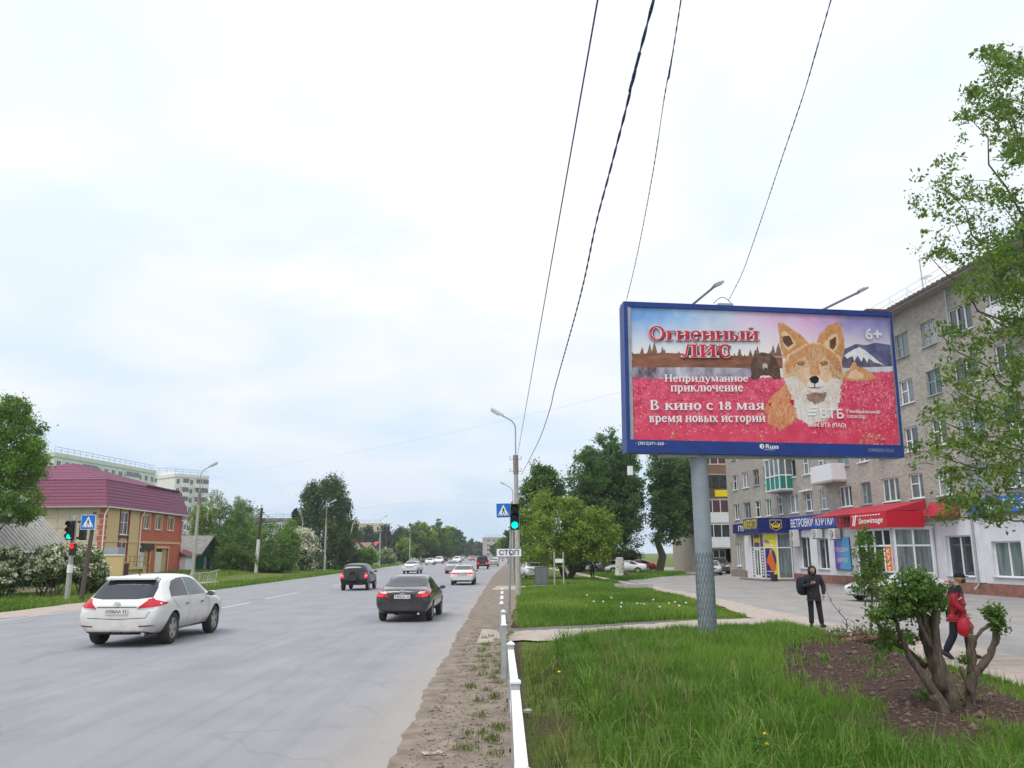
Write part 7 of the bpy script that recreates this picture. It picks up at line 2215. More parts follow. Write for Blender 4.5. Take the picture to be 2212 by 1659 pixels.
def hand(parent, wrist, direction, palm_n, skin, curl=.7, side=1):
    """palm and five bent fingers"""
    d = Vector(direction).normalized(); n_ = Vector(palm_n); n_ = (n_ - d * n_.dot(d)).normalized(); s_ = d.cross(n_) * side
    w_ = Vector(wrist)
    J, E, Rr = {'w': tuple(w_), 'p': tuple(w_ + d * .05), 'k': tuple(w_ + d * .085)}, [('w', 'p'), ('p', 'k')], {'w': (.026, .02), 'p': (.036, .016), 'k': (.036, .014)}
    me = skin_mesh(J, E, Rr, 'w', 1); ho = part('hand', me, skin, parent)
    for i, (o_, ln) in enumerate(((-.030, .062), (-.010, .074), (.010, .070), (.030, .054))):
        b_ = w_ + d * .088 + s_ * o_
        p1_ = b_ + (d * math.cos(curl * .5) + n_ * math.sin(curl * .5)) * ln * .5
        p2_ = p1_ + (d * math.cos(curl * 1.5) + n_ * math.sin(curl * 1.5)) * ln * .32
        p3_ = p2_ + (d * math.cos(curl * 2.3) + n_ * math.sin(curl * 2.3)) * ln * .25
        mb = MB(); mb.tube([b_, p1_, p2_, p3_], [.0095, .009, .008, .006], 6); mb.build('finger', skin, ho, smooth=True)
    b_ = w_ + d * .025 - s_ * .032
    p1_ = b_ + (d * .6 - s_ * .6 + n_ * .4).normalized() * .035; p2_ = p1_ + (d * .85 + n_ * .45).normalized() * .03
    mb = MB(); mb.tube([b_, p1_, p2_], [.012, .0105, .008], 6); mb.build('thumb', skin, ho, smooth=True)
    return ho


def shoe(parent, ankle, yaw_, m, pitch=0):
    M_ = Matrix.Translation(ankle) @ Matrix.Rotation(yaw_, 4, 'Z') @ Matrix.Rotation(pitch, 4, 'X')
    bm = bmesh.new(); bmesh.ops.create_uvsphere(bm, u_segments=16, v_segments=10, radius=1)
    for v in bm.verts:
        x, y, z = v.co
        v.co = Vector((x * .052 * (1.05 if y < 0 else .9), y * .145 - .055, max(z, -.55) * (.075 if y > -.1 else .055) - .035))
    me = bpy.data.meshes.new('shoe'); bm.to_mesh(me); bm.free(); me.shade_smooth(); me.transform(M_)
    return part('shoe', me, m, parent)


def build_person(label, loc, rz, J, top_m, leg_m, skin, coat_len, head_c, head_yaw, shoes=((0, 0), (0, 0)), coat_r=1.0):
    t = thing('person', label, 'person', loc, rz)
    E_b = [('pelvis', 'spine'), ('spine', 'chest'), ('chest', 'neck'), ('neck', 'head0'), ('chest', 'shl'), ('shl', 'ell'), ('ell', 'wrl'), ('chest', 'shr'), ('shr', 'elr'), ('elr', 'wrr'), ('pelvis', 'hpl'), ('hpl', 'knl'), ('knl', 'anl'), ('pelvis', 'hpr'), ('hpr', 'knr'), ('knr', 'anr')]
    Rb = dict(pelvis=(.13, .10), spine=(.12, .09), chest=(.15, .105), neck=.055, head0=.06, shl=.06, ell=.045, wrl=.03, shr=.06, elr=.045, wrr=.03, hpl=.085, knl=.06, anl=.042, hpr=.085, knr=.06, anr=.042)
    part('body', skin_mesh(J, E_b, Rb, 'pelvis'), skin, t)
    # trousers
    Jt = {k: J[k] for k in ('pelvis', 'hpl', 'knl', 'anl', 'hpr', 'knr', 'anr')}
    part('trousers', skin_mesh(Jt, [('pelvis', 'hpl'), ('hpl', 'knl'), ('knl', 'anl'), ('pelvis', 'hpr'), ('hpr', 'knr'), ('knr', 'anr')], dict(pelvis=(.15, .12), hpl=.105, knl=.082, anl=.075, hpr=.105, knr=.082, anr=.075), 'pelvis'), leg_m, t)
    # jacket
    Jc = {k: J[k] for k in ('pelvis', 'spine', 'chest', 'neck', 'shl', 'ell', 'wrl', 'shr', 'elr', 'wrr')}
    p = Vector(J['pelvis']); Jc['hem'] = (p.x, p.y, p.z - coat_len)
    k = coat_r
    part('jacket', skin_mesh(Jc, [('hem', 'pelvis'), ('pelvis', 'spine'), ('spine', 'chest'), ('chest', 'neck'), ('chest', 'shl'), ('shl', 'ell'), ('ell', 'wrl'), ('chest', 'shr'), ('shr', 'elr'), ('elr', 'wrr')],
                             dict(hem=(.20 * k, .155 * k), pelvis=(.19 * k, .15 * k), spine=(.18 * k, .14 * k), chest=(.20 * k, .145 * k), neck=.085, shl=.088 * k, ell=.072 * k, wrl=.052, shr=.088 * k, elr=.072 * k, wrr=.052), 'pelvis'), top_m, t)
    hd, M_ = head(t, head_c, head_yaw, skin)
    SH = mat('shoe_black', (.018, .017, .017), .6)
    for a, (yw, pt) in zip(('anl', 'anr'), shoes): shoe(t, J[a], yw, SH, pt)
    return t, M_


JACK = mat('black_jacket', (.018, .019, .027), .75, var=.25, scale=12, bump=.5, bscale=18)
TROU = mat('black_trousers', (.014, .014, .017), .8, var=.2, scale=12, bump=.4, bscale=16)
# man in the dark hooded jacket, faces the camera, walking slowly, one hand at his chest strap
J = dict(pelvis=(0, .02, .93), spine=(0, .02, 1.10), chest=(0, .01, 1.32), neck=(0, -.01, 1.48), head0=(0, -.02, 1.55), shl=(.20, .01, 1.40), ell=(.29, .03, 1.14), wrl=(.26, -.05, .92), shr=(-.20, .01, 1.40), elr=(-.29, .0, 1.15), wrr=(-.07, -.17, 1.22),
         hpl=(.10, .02, .88), knl=(.13, .0, .48), anl=(.17, .03, .085), hpr=(-.10, .02, .88), knr=(-.10, .04, .48), anr=(-.11, .06, .085))
pb, M_ = build_person('man in black hooded jacket standing on the pavement with dark backpack', (8.68, 24.7, .01), R(-12), J, JACK, TROU, SKIN, .10, Vector((0, -.04, 1.60)), R(14), ((R(25), 0), (R(-15), 0)))
bm = bmesh.new(); bmesh.ops.create_uvsphere(bm, u_segments=20, v_segments=14, radius=1)
for v in bm.verts:
    x, y, z = v.co
    v.co = Vector((x * .125, y * .135 + .02, z * .165 - .01))
bmesh.ops.delete(bm, geom=[v for v in bm.verts if v.co.y < -.062 and -.14 < v.co.z < .085], context='VERTS')
me = bpy.data.meshes.new('hood'); bm.to_mesh(me); bm.free(); me.shade_smooth(); me.transform(M_)
part('hood', me, JACK, pb)
bm = bmesh.new(); bmesh.ops.create_uvsphere(bm, u_segments=14, v_segments=8, radius=1)
for v in bm.verts: v.co = Vector((v.co.x * .062, v.co.y * .045 - .05, v.co.z * .04 - .088))
me = bpy.data.meshes.new('beard'); bm.to_mesh(me); bm.free(); me.shade_smooth(); me.transform(M_); part('beard', me, mat('dark_beard', (.05, .035, .03), .9), pb)
hand(pb, J['wrr'], (.6, -.25, .45), (.3, .5, -.1), SKIN, .9, -1)
hand(pb, J['wrl'], (-.05, -.25, -1), (-.8, -.2, 0), SKIN, .5)
bp_ = thing('backpack', 'dark backpack slung on the shoulder of the hooded man', 'bag', (8.66, 24.92, .95), R(-12))
bm = bmesh.new(); bmesh.ops.create_uvsphere(bm, u_segments=18, v_segments=12, radius=1)
for v in bm.verts:
    x, y, z = v.co; f_ = lambda q: math.copysign(abs(q) ** .7, q)
    v.co = Vector((f_(x) * .19 - .19, f_(y) * .13 + .0, f_(z) * .27 + .22))
me = bpy.data.meshes.new('pack'); bm.to_mesh(me); bm.free(); me.shade_smooth(); part('pack', me, mat('backpack_cloth', (.016, .016, .03), .8, var=.2, bump=.4, bscale=14), bp_)
mb = MB(); mb.tube([(-.02, -.1, .62), (.0, -.30, .52), (-.02, -.36, .3), (-.1, -.2, .08)], .022, 6); mb.build('strap', TROU, bp_)

# man in the red jacket, mid stride towards the right
RJ = mat('red_jacket', (.33, .008, .022), .6, var=.2, scale=10, bump=.5, bscale=14)
NJ = mat('navy_jacket_top', (.012, .012, .02), .7, var=.2, scale=10, bump=.4)
NT = mat('navy_trousers', (.016, .017, .032), .8, var=.2, scale=12, bump=.4, bscale=14)
J2 = dict(pelvis=(0, .02, .92), spine=(0, .0, 1.08), chest=(0, -.03, 1.30), neck=(0, -.06, 1.45), head0=(0, -.08, 1.53), shl=(.20, -.02, 1.37), ell=(.26, .16, 1.12), wrl=(.27, .06, .90), shr=(-.20, -.03, 1.37), elr=(-.27, -.02, 1.10), wrr=(-.23, -.22, .92),
          hpl=(.10, .0, .87), knl=(.11, -.14, .50), anl=(.10, -.15, .09), hpr=(-.10, .03, .87), knr=(-.10, .08, .47), anr=(-.10, .26, .14))
pr_, M_ = build_person('man in red and navy jacket with black cap walking past the pruned stumps', (8.98, 17.4, .01), R(52), J2, RJ, NT, SKIN, .14, Vector((0, -.12, 1.585)), R(-6), ((0, 0), (0, R(35))), 1.08)
jk = [c for c in pr_.children if c.name.startswith('jacket')][0].data     # navy yoke and collar
jk.materials.append(NJ); jk.polygons.foreach_set('material_index', [1 if p.center.z > 1.26 + .12 * abs(p.center.x) / .2 * .3 else 0 for p in jk.polygons])
bm = bmesh.new(); bmesh.ops.create_uvsphere(bm, u_segments=18, v_segments=12, radius=1)
for v in bm.verts:
    x, y, z = v.co
    v.co = Vector((x * .092, y * .112, max(z, -.1) * .105 + .035))
me = bpy.data.meshes.new('cap'); bm.to_mesh(me); bm.free(); me.shade_smooth(); me.transform(M_); cp_ = part('cap', me, NJ, pr_)
mb = MB(); mb.prism([(-.07, -.09, .04), (.07, -.09, .04), (.05, -.165, .03), (-.05, -.165, .03)], (0, 0, .008)); m_ = mb.mesh('cap_peak', NJ); m_.transform(M_); link('cap_peak', m_, cp_)
bm = bmesh.new(); bmesh.ops.create_uvsphere(bm, u_segments=16, v_segments=10, radius=1)
for v in bm.verts: v.co = Vector((v.co.x * .062, v.co.y * .05 - .062, v.co.z * .05 - .048))
me = bpy.data.meshes.new('mask'); bm.to_mesh(me); bm.free(); me.shade_smooth(); me.transform(M_); part('mask', me, mat('dark_mask', (.03, .03, .035), .8), pr_)
hand(pr_, J2['wrl'], (.0, -.2, -1), (-1, 0, 0), SKIN, .8); hand(pr_, J2['wrr'], (.05, -.3, -1), (1, 0, 0), SKIN, 1.1, -1)
mb = MB()
for s_ in (-1, 1): mb.tube([(s_ * .17, -.16, 1.22), (s_ * .27, -.10, 1.17)], .006, 4)
mb.build('jacket_piping', SWHITE, pr_)
bg = thing('carrier_bag', 'red plastic carrier bag held by the man in the red jacket', 'bag', (8.98, 17.4, .01), R(52))
bm = bmesh.new(); bmesh.ops.create_uvsphere(bm, u_segments=18, v_segments=12, radius=1)
for v in bm.verts:
    x, y, z = v.co
    w_ = .55 + .45 * (1 - max(z, -.4)) / 1.4
    v.co = Vector((x * .12 * w_ - .24, y * .17 * w_ * (1 + .12 * math.sin(5 * z + 3 * x)) - .17, z * .20 + .66 + .012 * math.sin(9 * x + 7 * y)))
me = bpy.data.meshes.new('sack'); bm.to_mesh(me); bm.free(); me.shade_smooth(); part('sack', me, mat('red_plastic_bag', (.42, .008, .02), .35, var=.2, scale=8, bump=.5, bscale=9), bg)
for dx in (-.03, .03):
    mb = MB(); mb.tube([(-.24 + dx, -.20, .84), (-.225 + dx * .5, -.25, .90), (-.24 + dx, -.14, .84)], .008, 5); mb.build('handle', mat('red_plastic_bag', (.42, .008, .02), .35), bg)
# distant walker on the path under the trees
Jd = {k: v for k, v in J.items()}
Jd['wrr'] = (-.27, -.04, .90); Jd['anl'] = (.12, -.12, .085)
pd_, M_ = build_person('dark figure walking on the path under the trees', (6.9, 74, .01), R(160), Jd, JACK, TROU, SKIN, .12, Vector((0, -.04, 1.62)), 0)
bm = bmesh.new(); bmesh.ops.create_uvsphere(bm, u_segments=12, v_segments=8, radius=1)
for v in bm.verts: v.co = Vector((v.co.x * .09, v.co.y * .11 + .02, max(v.co.z, -.3) * .12 + .02))
me = bpy.data.meshes.new('hair'); bm.to_mesh(me); bm.free(); me.transform(M_); part('hair', me, mat('dark_beard', (.05, .035, .03), .9), pd_)
# ================================================================== trees and shrubs
BARK = mat('grey_bark', (.13, .105, .085), .95, var=.4, scale=9, bump=.9, bscale=20, stretch=(3, 3, .7))
BIRCHB = mat('birch_bark', (.50, .47, .43), .9, var=.5, scale=5, bump=.4)
def LM(name, d, m_, l, tr_=.35):
    k = lambda c: tuple(min(.9, q * 1.3) for q in c)
    return leaf_mat(name, k(d), k(m_), k(l), tr_)
G_POP = LM('leaf_poplar', (.03, .075, .02), (.068, .145, .036), (.13, .22, .062))
G_YEL = LM('leaf_maple_young', (.065, .115, .016), (.145, .23, .03), (.26, .34, .06))
G_MID = LM('leaf_mid', (.035, .075, .016), (.075, .14, .03), (.14, .22, .05))
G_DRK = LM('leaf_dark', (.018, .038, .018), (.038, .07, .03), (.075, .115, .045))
G_BIR = LM('leaf_birch', (.03, .062, .025), (.065, .115, .042), (.125, .18, .07))
G_FRS = LM('leaf_fresh', (.05, .11, .015), (.10, .20, .025), (.18, .29, .05))
G_PIN = LM('needles_far', (.022, .042, .028), (.04, .068, .042), (.07, .105, .06))
G_NEAR = LM('leaf_near', (.045, .095, .016), (.10, .18, .03), (.20, .28, .06), .5)
G_PAL = LM('leaf_pale', (.12, .16, .09), (.20, .25, .14), (.32, .37, .22))
G_FLW = LM('blossom_cream', (.42, .42, .27), (.58, .57, .42), (.74, .72, .60), .2)


def leaf_cloud(C, Rr, per, size, seed, mats_, aspect=.55, droop=0.0, name='crown', flat=0.0, val=None):
    """leaf faces scattered round clump centres C (k, 3) with clump radii Rr"""
    g = np.random.default_rng(seed)
    k = len(C)
    P = np.repeat(C, per, 0) + g.normal(0, 1, (k * per, 3)) * np.repeat(Rr, per)[:, None] * np.array([.62, .62, .5])
    if droop: P[:, 2] -= np.abs(g.normal(0, droop, k * per))
    n = len(P)
    a = g.normal(0, 1, (n, 3)); a[:, 2] -= .35 + droop
    a /= np.linalg.norm(a, axis=1)[:, None]
    b_ = np.cross(a, g.normal(0, 1, (n, 3)) + np.array([0, 0, .6])); b_ /= np.linalg.norm(b_, axis=1)[:, None] + 1e-9
    s_ = size * g.lognormal(0, .28, n)[:, None]
    nrm = np.cross(a, b_)
    V = np.stack([P - a * s_ * .5, P - b_ * s_ * aspect * .5 + nrm * s_ * .08, P + a * s_ * .5, P + b_ * s_ * aspect * .5 + nrm * s_ * .08], 1)
    cv = g.random(k) if val is None else val
    rv = np.clip(np.repeat(cv, per) * .55 + g.random(n) * .45, 0, 1)
    Q = np.arange(n * 4).reshape(n, 4)
    return np_mesh(name, V.reshape(-1, 3), quads=Q, mats=mats_, attrs={'rnd': np.repeat(rv, 4)})


def clumps_in(ells, n, seed, shell=.55):
    """clump centres inside ellipsoids (cx, cy, cz, rx, ry, rz)"""
    g = np.random.default_rng(seed)
    vol = np.array([e[3] * e[4] * e[5] for e in ells]) ** .55; vol /= vol.sum()
    which = g.choice(len(ells), n, p=vol)
    d = g.normal(0, 1, (n, 3)); d /= np.linalg.norm(d, axis=1)[:, None]
    r_ = g.random(n) ** (1 / 3 * shell + .12)
    E = np.array(ells)[which]
    return E[:, :3] + d * r_[:, None] * E[:, 3:6]


def limb(a, b_, r0, r1, seed, k=5, wob=.06):
    g = random.Random(seed)
    a, b_ = Vector(a), Vector(b_)
    L_ = (b_ - a).length
    pts, rad = [], []
    for i in range(k + 1):
        t = i / k
        p = a.lerp(b_, t) + Vector((g.uniform(-1, 1), g.uniform(-1, 1), g.uniform(-.5, 1) * .6)) * L_ * wob * math.sin(t * math.pi)
        p.z -= 0
        pts.append(p); rad.append(r0 + (r1 - r0) * t)
    return pts, rad


def make_tree(name, label, cat, base, ells, n_cl, per, size, leafm, seed, trunk_r=.16, trunk_top=None, stems=1, bark=None, group=None, cr=.5, droop=0.0, limbs=10, extra=None, aspect=.55):
    """ells relative to the base"""
    t = thing(name, label, cat, base, 0, group)
    C = clumps_in(ells, n_cl, seed)
    C = C[C[:, 2] > .12]
    g = random.Random(seed)
    zt = trunk_top or max(e[2] + e[5] * .5 for e in ells)
    cx = sum(e[0] for e in ells) / len(ells); cy = sum(e[1] for e in ells) / len(ells)
    mb = MB()
    for s_ in range(stems):
        if stems == 1:
            top = Vector((cx * .6, cy * .6, zt)); b0 = Vector((0, 0, -.15))
        else:
            a = 6.283 * s_ / stems + g.uniform(-.3, .3); top = Vector((math.cos(a) * zt * .45 + cx, math.sin(a) * zt * .45 + cy, zt * g.uniform(.7, 1))); b0 = Vector((math.cos(a) * trunk_r * 1.4, math.sin(a) * trunk_r * 1.4, -.15))
        p_, r_ = limb(b0, top, trunk_r, trunk_r * .25, seed + s_, 7, .05)
        mb.tube(p_, r_, 8)
    mb.build('trunk', bark or BARK, t, smooth=True)
    if limbs:
        mb = MB()
        idx = g.sample(range(len(C)), min(limbs, len(C)))
        for q, i_ in enumerate(idx):
            c = Vector(C[i_]); z0 = max(.12 * zt, min(c.z * .72, zt * .9)); f_ = z0 / zt
            a = Vector((cx * .6 * f_, cy * .6 * f_, z0))
            p_, r_ = limb(a, c, trunk_r * .38 * (1 - f_ * .5), trunk_r * .07, seed * 7 + q, 5, .08); mb.tube(p_, r_, 5)
        mb.build('limbs', bark or BARK, t, smooth=True)
    cr_ = np.full(len(C), cr) * np.random.default_rng(seed + 1).uniform(.6, 1.3, len(C))
    link('crown', leaf_cloud(C, cr_, per, size, seed + 2, [leafm], aspect=aspect, droop=droop), t)
    if extra: extra(t, C, cr_)
    return t


def pxe(u, v, ru, rv, Y, depth=None):
    """ellipsoid seen at (u, v) with radii in picture pixels, at distance Y"""
    p = at(u, v, Y); k = Y / 1791.0
    return (p.x, p.y, p.z, ru * k, depth or ru * k, rv * k)


def rel(ells, base): return [(e[0] - base[0], e[1] - base[1], e[2] - base[2], e[3], e[4], e[5]) for e in ells]


# --- right side
b_ = (4.45, 69, 0)
make_tree('maple_tree', 'wide yellow green maple with many stems in the grass behind the signal', 'tree', b_, rel([pxe(1230, 1150, 92, 52, 69), pxe(1165, 1120, 40, 60, 70), pxe(1290, 1150, 48, 46, 68), pxe(1215, 1098, 40, 26, 69), pxe(1190, 1195, 60, 26, 68), pxe(1290, 1195, 34, 20, 67)], b_), 420, 80, .19, G_YEL, 21, .11, 3.2, 9, cr=.42, limbs=26)
b_ = (2.9, 84, 0)
make_tree('ash_tree', 'pale green tree with loose upright tips behind the maple', 'tree', b_, rel([pxe(1172, 1060, 40, 50, 84), pxe(1160, 1020, 10, 22, 84), pxe(1185, 1025, 9, 24, 84), pxe(1205, 1060, 12, 34, 84), pxe(1150, 1105, 38, 60, 84)], b_), 260, 70, .22, G_MID, 22, .18, 8, cr=.42)
b_ = (10.3, 93, 0)
pop = [pxe(1240 + k * 12.2, 1075 - (k * 37 % 29) - 22 + abs(k - 6) * 5, 14, 118 - abs(k - 6) * 5, 93 + (k * 53 % 5) - 2, 1.6) for k in range(12)] + [pxe(1308, 1140, 62, 66, 93)]
make_tree('poplar_tree', 'tall dark poplar left of the billboard pole', 'tree', b_, rel(pop, b_), 700, 80, .25, G_POP, 23, .42, 13, cr=.5, limbs=20)
b_ = (16.6, 97, 0)
pop = [pxe(1416 + k * 15.5, 1060 + (k * 29 % 23), 13, 120 - 5 * k, 96 + k % 3, 1.6) for k in range(7)]
make_tree('poplar_tree', 'second dark poplar hanging down behind the billboard pole', 'tree', b_, rel(pop, b_), 520, 76, .25, G_POP, 24, .5, 13, cr=.55, limbs=16)
b_ = (8.9, 108, 0)
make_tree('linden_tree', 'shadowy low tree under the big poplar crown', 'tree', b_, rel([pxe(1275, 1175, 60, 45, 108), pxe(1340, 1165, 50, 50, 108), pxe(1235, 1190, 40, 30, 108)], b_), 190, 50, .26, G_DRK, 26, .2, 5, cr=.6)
for k, (u, v, ru, rv, Y, m_) in enumerate(((1128, 1160, 22, 50, 120, G_MID), (1112, 1168, 14, 36, 150, G_DRK), (1097, 1172, 14, 24, 200, G_MID), (1086, 1180, 12, 17, 260, G_YEL), (1078, 1186, 10, 13, 330, G_MID), (1142, 1190, 30, 24, 95, G_DRK), (1070, 1188, 9, 11, 400, G_PIN))):
    e = pxe(u, v, ru, rv, Y); b_ = (e[0], e[1], 0)
    make_tree('roadside_tree', ['tree just right of the second lamp post', 'narrow tree beyond the second lamp post', 'roadside tree beneath the far right lamp', 'small yellowish tree further along the right roadside', 'small tree before the far grey pink block', 'dark shrubby tree behind the stop plate', 'farthest tree on the right roadside'][k], 'tree', b_, rel([e], b_), 70, 36, .0026 * Y + .05, m_, 30 + k, .12, None, cr=e[3] * .3, limbs=4)
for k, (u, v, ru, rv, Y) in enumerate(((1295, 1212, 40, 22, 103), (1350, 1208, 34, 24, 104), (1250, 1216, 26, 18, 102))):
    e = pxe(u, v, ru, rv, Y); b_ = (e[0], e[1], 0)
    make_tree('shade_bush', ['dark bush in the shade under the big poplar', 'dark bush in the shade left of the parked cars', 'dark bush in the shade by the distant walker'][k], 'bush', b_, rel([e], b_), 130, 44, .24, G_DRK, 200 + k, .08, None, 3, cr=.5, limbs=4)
ste = thing('tree_stump', 'pale cut tree stump standing at the edge of the far path', 'stump', (9.8, 78, 0))
mb = MB(); mb.lathe([(.62, -.1), (.5, .15), (.42, .6), (.38, 1.5), (.36, 1.72), (.2, 1.78)], 12); mb.build('trunk', BIRCHB, ste, smooth=True)
mb = MB(); mb.tube([(.3, -.2, .5), (.8, -.3, .15), (1.1, -.3, -.05)], [.2, .16, .1], 7); mb.build('root', BARK, ste, smooth=True)

# --- near tree at the right edge, its trunk just outside the picture
base_n = (11.9, 16.6, 0)
nt_ = thing('birch_like_tree', 'leafy tree at the right edge reaching over the building', 'tree', base_n)
YN = 15.2
blobs = [(2175, 150, 50, 40, 1.0), (2165, 235, 62, 55, 1.1), (2200, 320, 40, 40, .9), (2110, 205, 35, 26, .35), (2090, 250, 22, 14, .2), (2135, 115, 34, 14, .3),
         (2150, 420, 60, 55, .65), (2080, 430, 55, 70, .42), (2030, 400, 40, 45, .25), (2055, 350, 22, 22, .14), (2035, 500, 45, 50, .24), (1995, 435, 22, 10, .05), (2000, 545, 26, 14, .07), (2060, 555, 50, 20, .2), (2110, 520, 40, 50, .4), (2200, 470, 30, 60, .6),
         (2165, 545, 45, 50, 1.1), (2200, 610, 40, 60, .9), (2130, 610, 60, 40, .6), (2090, 640, 40, 26, .3), (2180, 690, 50, 50, .7),
         (2120, 740, 70, 34, .55), (2055, 720, 42, 20, .24), (2190, 790, 40, 60, .8), (2100, 810, 50, 36, .5), (2050, 800, 28, 24, .14), (2140, 880, 66, 50, .9), (2060, 880, 52, 26, .4), (2010, 900, 26, 16, .1), (2200, 920, 40, 60, .7),
         (2110, 960, 80, 40, .9), (2030, 960, 45, 24, .35), (1995, 975, 18, 10, .07), (2170, 1010, 60, 44, .8), (2070, 1030, 60, 30, .55), (2110, 1080, 70, 26, .6), (2060, 1095, 40, 18, .2), (2180, 1090, 50, 30, .5), (2040, 1118, 26, 10, .08), (2150, 1120, 40, 16, .25),
         (2330, 500, 110, 420, 3.5), (2380, 300, 120, 220, 1.6), (2330, 880, 100, 240, 1.6)]
gN = np.random.default_rng(91)
Cs, Rs = [], []
for (u, v, ru, rv, dn) in blobs:
    k = max(3, int(dn * (50 if v < 330 or 520 < v < 640 else 38)))
    for _ in range(k):
        a = gN.normal(0, .5, 2)
        Cs.append(at(u + a[0] * ru, v + a[1] * rv, YN + gN.normal(0, .7))[:]); Rs.append(gN.uniform(.07, .2))
Cs = np.array(Cs) - np.array(base_n); Rs = np.array(Rs)
link('crown', leaf_cloud(Cs, Rs, 23, .08, 92, [G_NEAR], aspect=.5), nt_)
mb = MB(); p_, r_ = limb((0, 0, -.2), (-.2, -.3, 11.5), .20, .04, 93, 9, .02); mb.tube(p_, r_, 10); mb.build('trunk', BARK, nt_, smooth=True)
for q, (u, v, z0, r0) in enumerate(((2030, 400, 5.6, .055), (2090, 250, 7.0, .05), (2000, 545, 5.0, .04), (2030, 720, 3.8, .045), (2010, 900, 3.2, .045), (2000, 975, 2.9, .035), (2045, 1115, 2.4, .035), (2060, 860, 4.6, .05), (2120, 120, 7.8, .05), (2090, 640, 4.8, .04), (2050, 1040, 4.4, .055), (2150, 420, 6.0, .05))):
    e = at(u, v, YN) - Vector(base_n)
    p_, r_ = limb((-.05, -.1, z0), e, r0, .006, 300 + q, 8, .05)
    mb = MB(); mb.tube(p_, r_, 6); mb.build('branch', BARK, nt_, smooth=True)
# twigs from branches to clumps
mb = MB(); gr = random.Random(5)
for i_ in gr.sample(range(len(Cs)), 260):
    c = Vector(Cs[i_]); s_ = c + Vector((gr.uniform(.1, .6), gr.uniform(-.2, .2), gr.uniform(-.35, .15)))
    mb.tube([s_, (s_ + c) / 2 + Vector((0, 0, .04)), c], [.008, .006, .003], 4, caps=False)
mb.build('twigs', BARK, nt_)['kind'] = 'stuff'

# --- left side
b_ = (-29.5, 47, 0)
make_tree('elm_tree', 'bright green tree cut by the left picture edge', 'tree', b_, rel([pxe(45, 930, 46, 42, 46), pxe(35, 1010, 58, 52, 46), pxe(30, 1085, 62, 44, 46), pxe(70, 985, 30, 40, 45.5), pxe(-70, 960, 80, 110, 47), pxe(20, 885, 40, 26, 46)], b_), 760, 60, .13, G_FRS, 41, .2, 6.5, cr=.3, limbs=18)
def flowering(t, C, cr_):
    g = np.random.default_rng(5); up = C[:, 2] > np.quantile(C[:, 2], .15)
    k = C[up][g.random(up.sum()) < .8]
    k = k + g.normal(0, .1, k.shape) + np.array([0, -.12, .08])
    link('blossom', leaf_cloud(k, np.full(len(k), .16), 26, .10, 77, [G_FLW], aspect=.9, name='blossom'), t)
for k, (u, v, ru, rv, Y) in enumerate(((15, 1225, 34, 46, 47), (95, 1225, 36, 40, 47.5), (125, 1212, 28, 32, 47), (185, 1215, 34, 38, 48), (205, 1240, 24, 30, 49))):
    e = pxe(u, v, ru, rv, Y); b_ = (e[0], e[1], 0)
    e2 = pxe(u, v + rv * .55, ru * 1.05, rv * .6, Y)
    make_tree('lilac_bush', ['cream flowering bush at the far left edge', 'cream flowering bush under the yellow house window', 'tall cream flowering bush in the middle of the row', 'cream flowering bush just behind the left signal', 'low cream flowering bush by the dark wooden pole'][k], 'bush', b_, rel([e, e2], b_), 190, 60, .11, G_MID, 50 + k, .05, 1.6, 5, group='flowering bushes', cr=.2, limbs=8, extra=flowering)
hedge = [(492, 1140, 36, 50, 106, G_MID), (500, 1165, 42, 60, 97, G_MID), (545, 1175, 40, 55, 99, G_FRS), (590, 1180, 38, 52, 101, G_FRS), (520, 1120, 50, 40, 106, G_MID), (500, 1205, 36, 30, 95, G_MID), (600, 1200, 36, 36, 98, G_MID), (625, 1165, 20, 40, 104, G_FRS), (440, 1120, 30, 34, 108, G_YEL), (560, 1212, 50, 24, 96, G_MID)]
hl = ['olive green bush behind the broken railing', 'tall green bush left of the trolley pole', 'bright green bush right of the trolley pole', 'bright bush before the brown gable roof', 'high bush top rising behind the green hedge', 'dark bush at the foot of the hedge near the green house', 'low green bush beside the white blossom tree', 'narrow fresh green tree next to the white blossom', 'yellowish tree above the green wooden house', 'low spreading bush at the trolley pole foot']
for k, (u, v, ru, rv, Y, m_) in enumerate(hedge):
    e = pxe(u, v, ru, rv, Y); b_ = (e[0], e[1], .3)
    e2 = pxe(u, min(v + rv * .7, 1225), ru * .95, rv * .6, Y)
    make_tree('garden_bush', hl[k], 'bush', b_, rel([e, e2], b_), 150, 44, .2, m_, 60 + k, .09, None, 3, group='bushes of the left gardens', cr=.42, limbs=6)
for k, (u, v, ru, rv) in enumerate(((468, 1085, 22, 26), (517, 1100, 18, 26), (535, 1120, 20, 16))):
    e = pxe(u, v, ru, rv, 150); b_ = (e[0], e[1], 0)
    make_tree('willow_tree', ['pale thin tree beside the white panel block', 'pale thin tree left of the trolley pole top', 'pale thin shrub behind the hedge top'][k], 'tree', b_, rel([e], b_), 60, 26, .26, G_PAL, 80 + k, .14, None, cr=.5, limbs=14)
b_ = tuple(gp(655, 1236))[:2] + (.2,)
Yb = b_[1]
def cherry(t, C, cr_):
    g = np.random.default_rng(6); k = C[(C[:, 2] > np.quantile(C[:, 2], .35)) | (g.random(len(C)) < .3)]
    k = k + g.normal(0, .2, k.shape) + np.array([0, -.25, .1])
    link('blossom', leaf_cloud(k, np.full(len(k), .36), 30, .17, 78, [G_FLW], aspect=.9, name='blossom'), t)
make_tree('bird_cherry', 'white blossoming bird cherry in front of the big birch', 'tree', b_, rel([pxe(652, 1180, 34, 40, Yb), pxe(665, 1205, 30, 30, Yb), pxe(645, 1160, 22, 22, Yb)], b_), 190, 40, .17, G_BIR, 86, .1, 3, 4, cr=.4, limbs=8, extra=cherry)
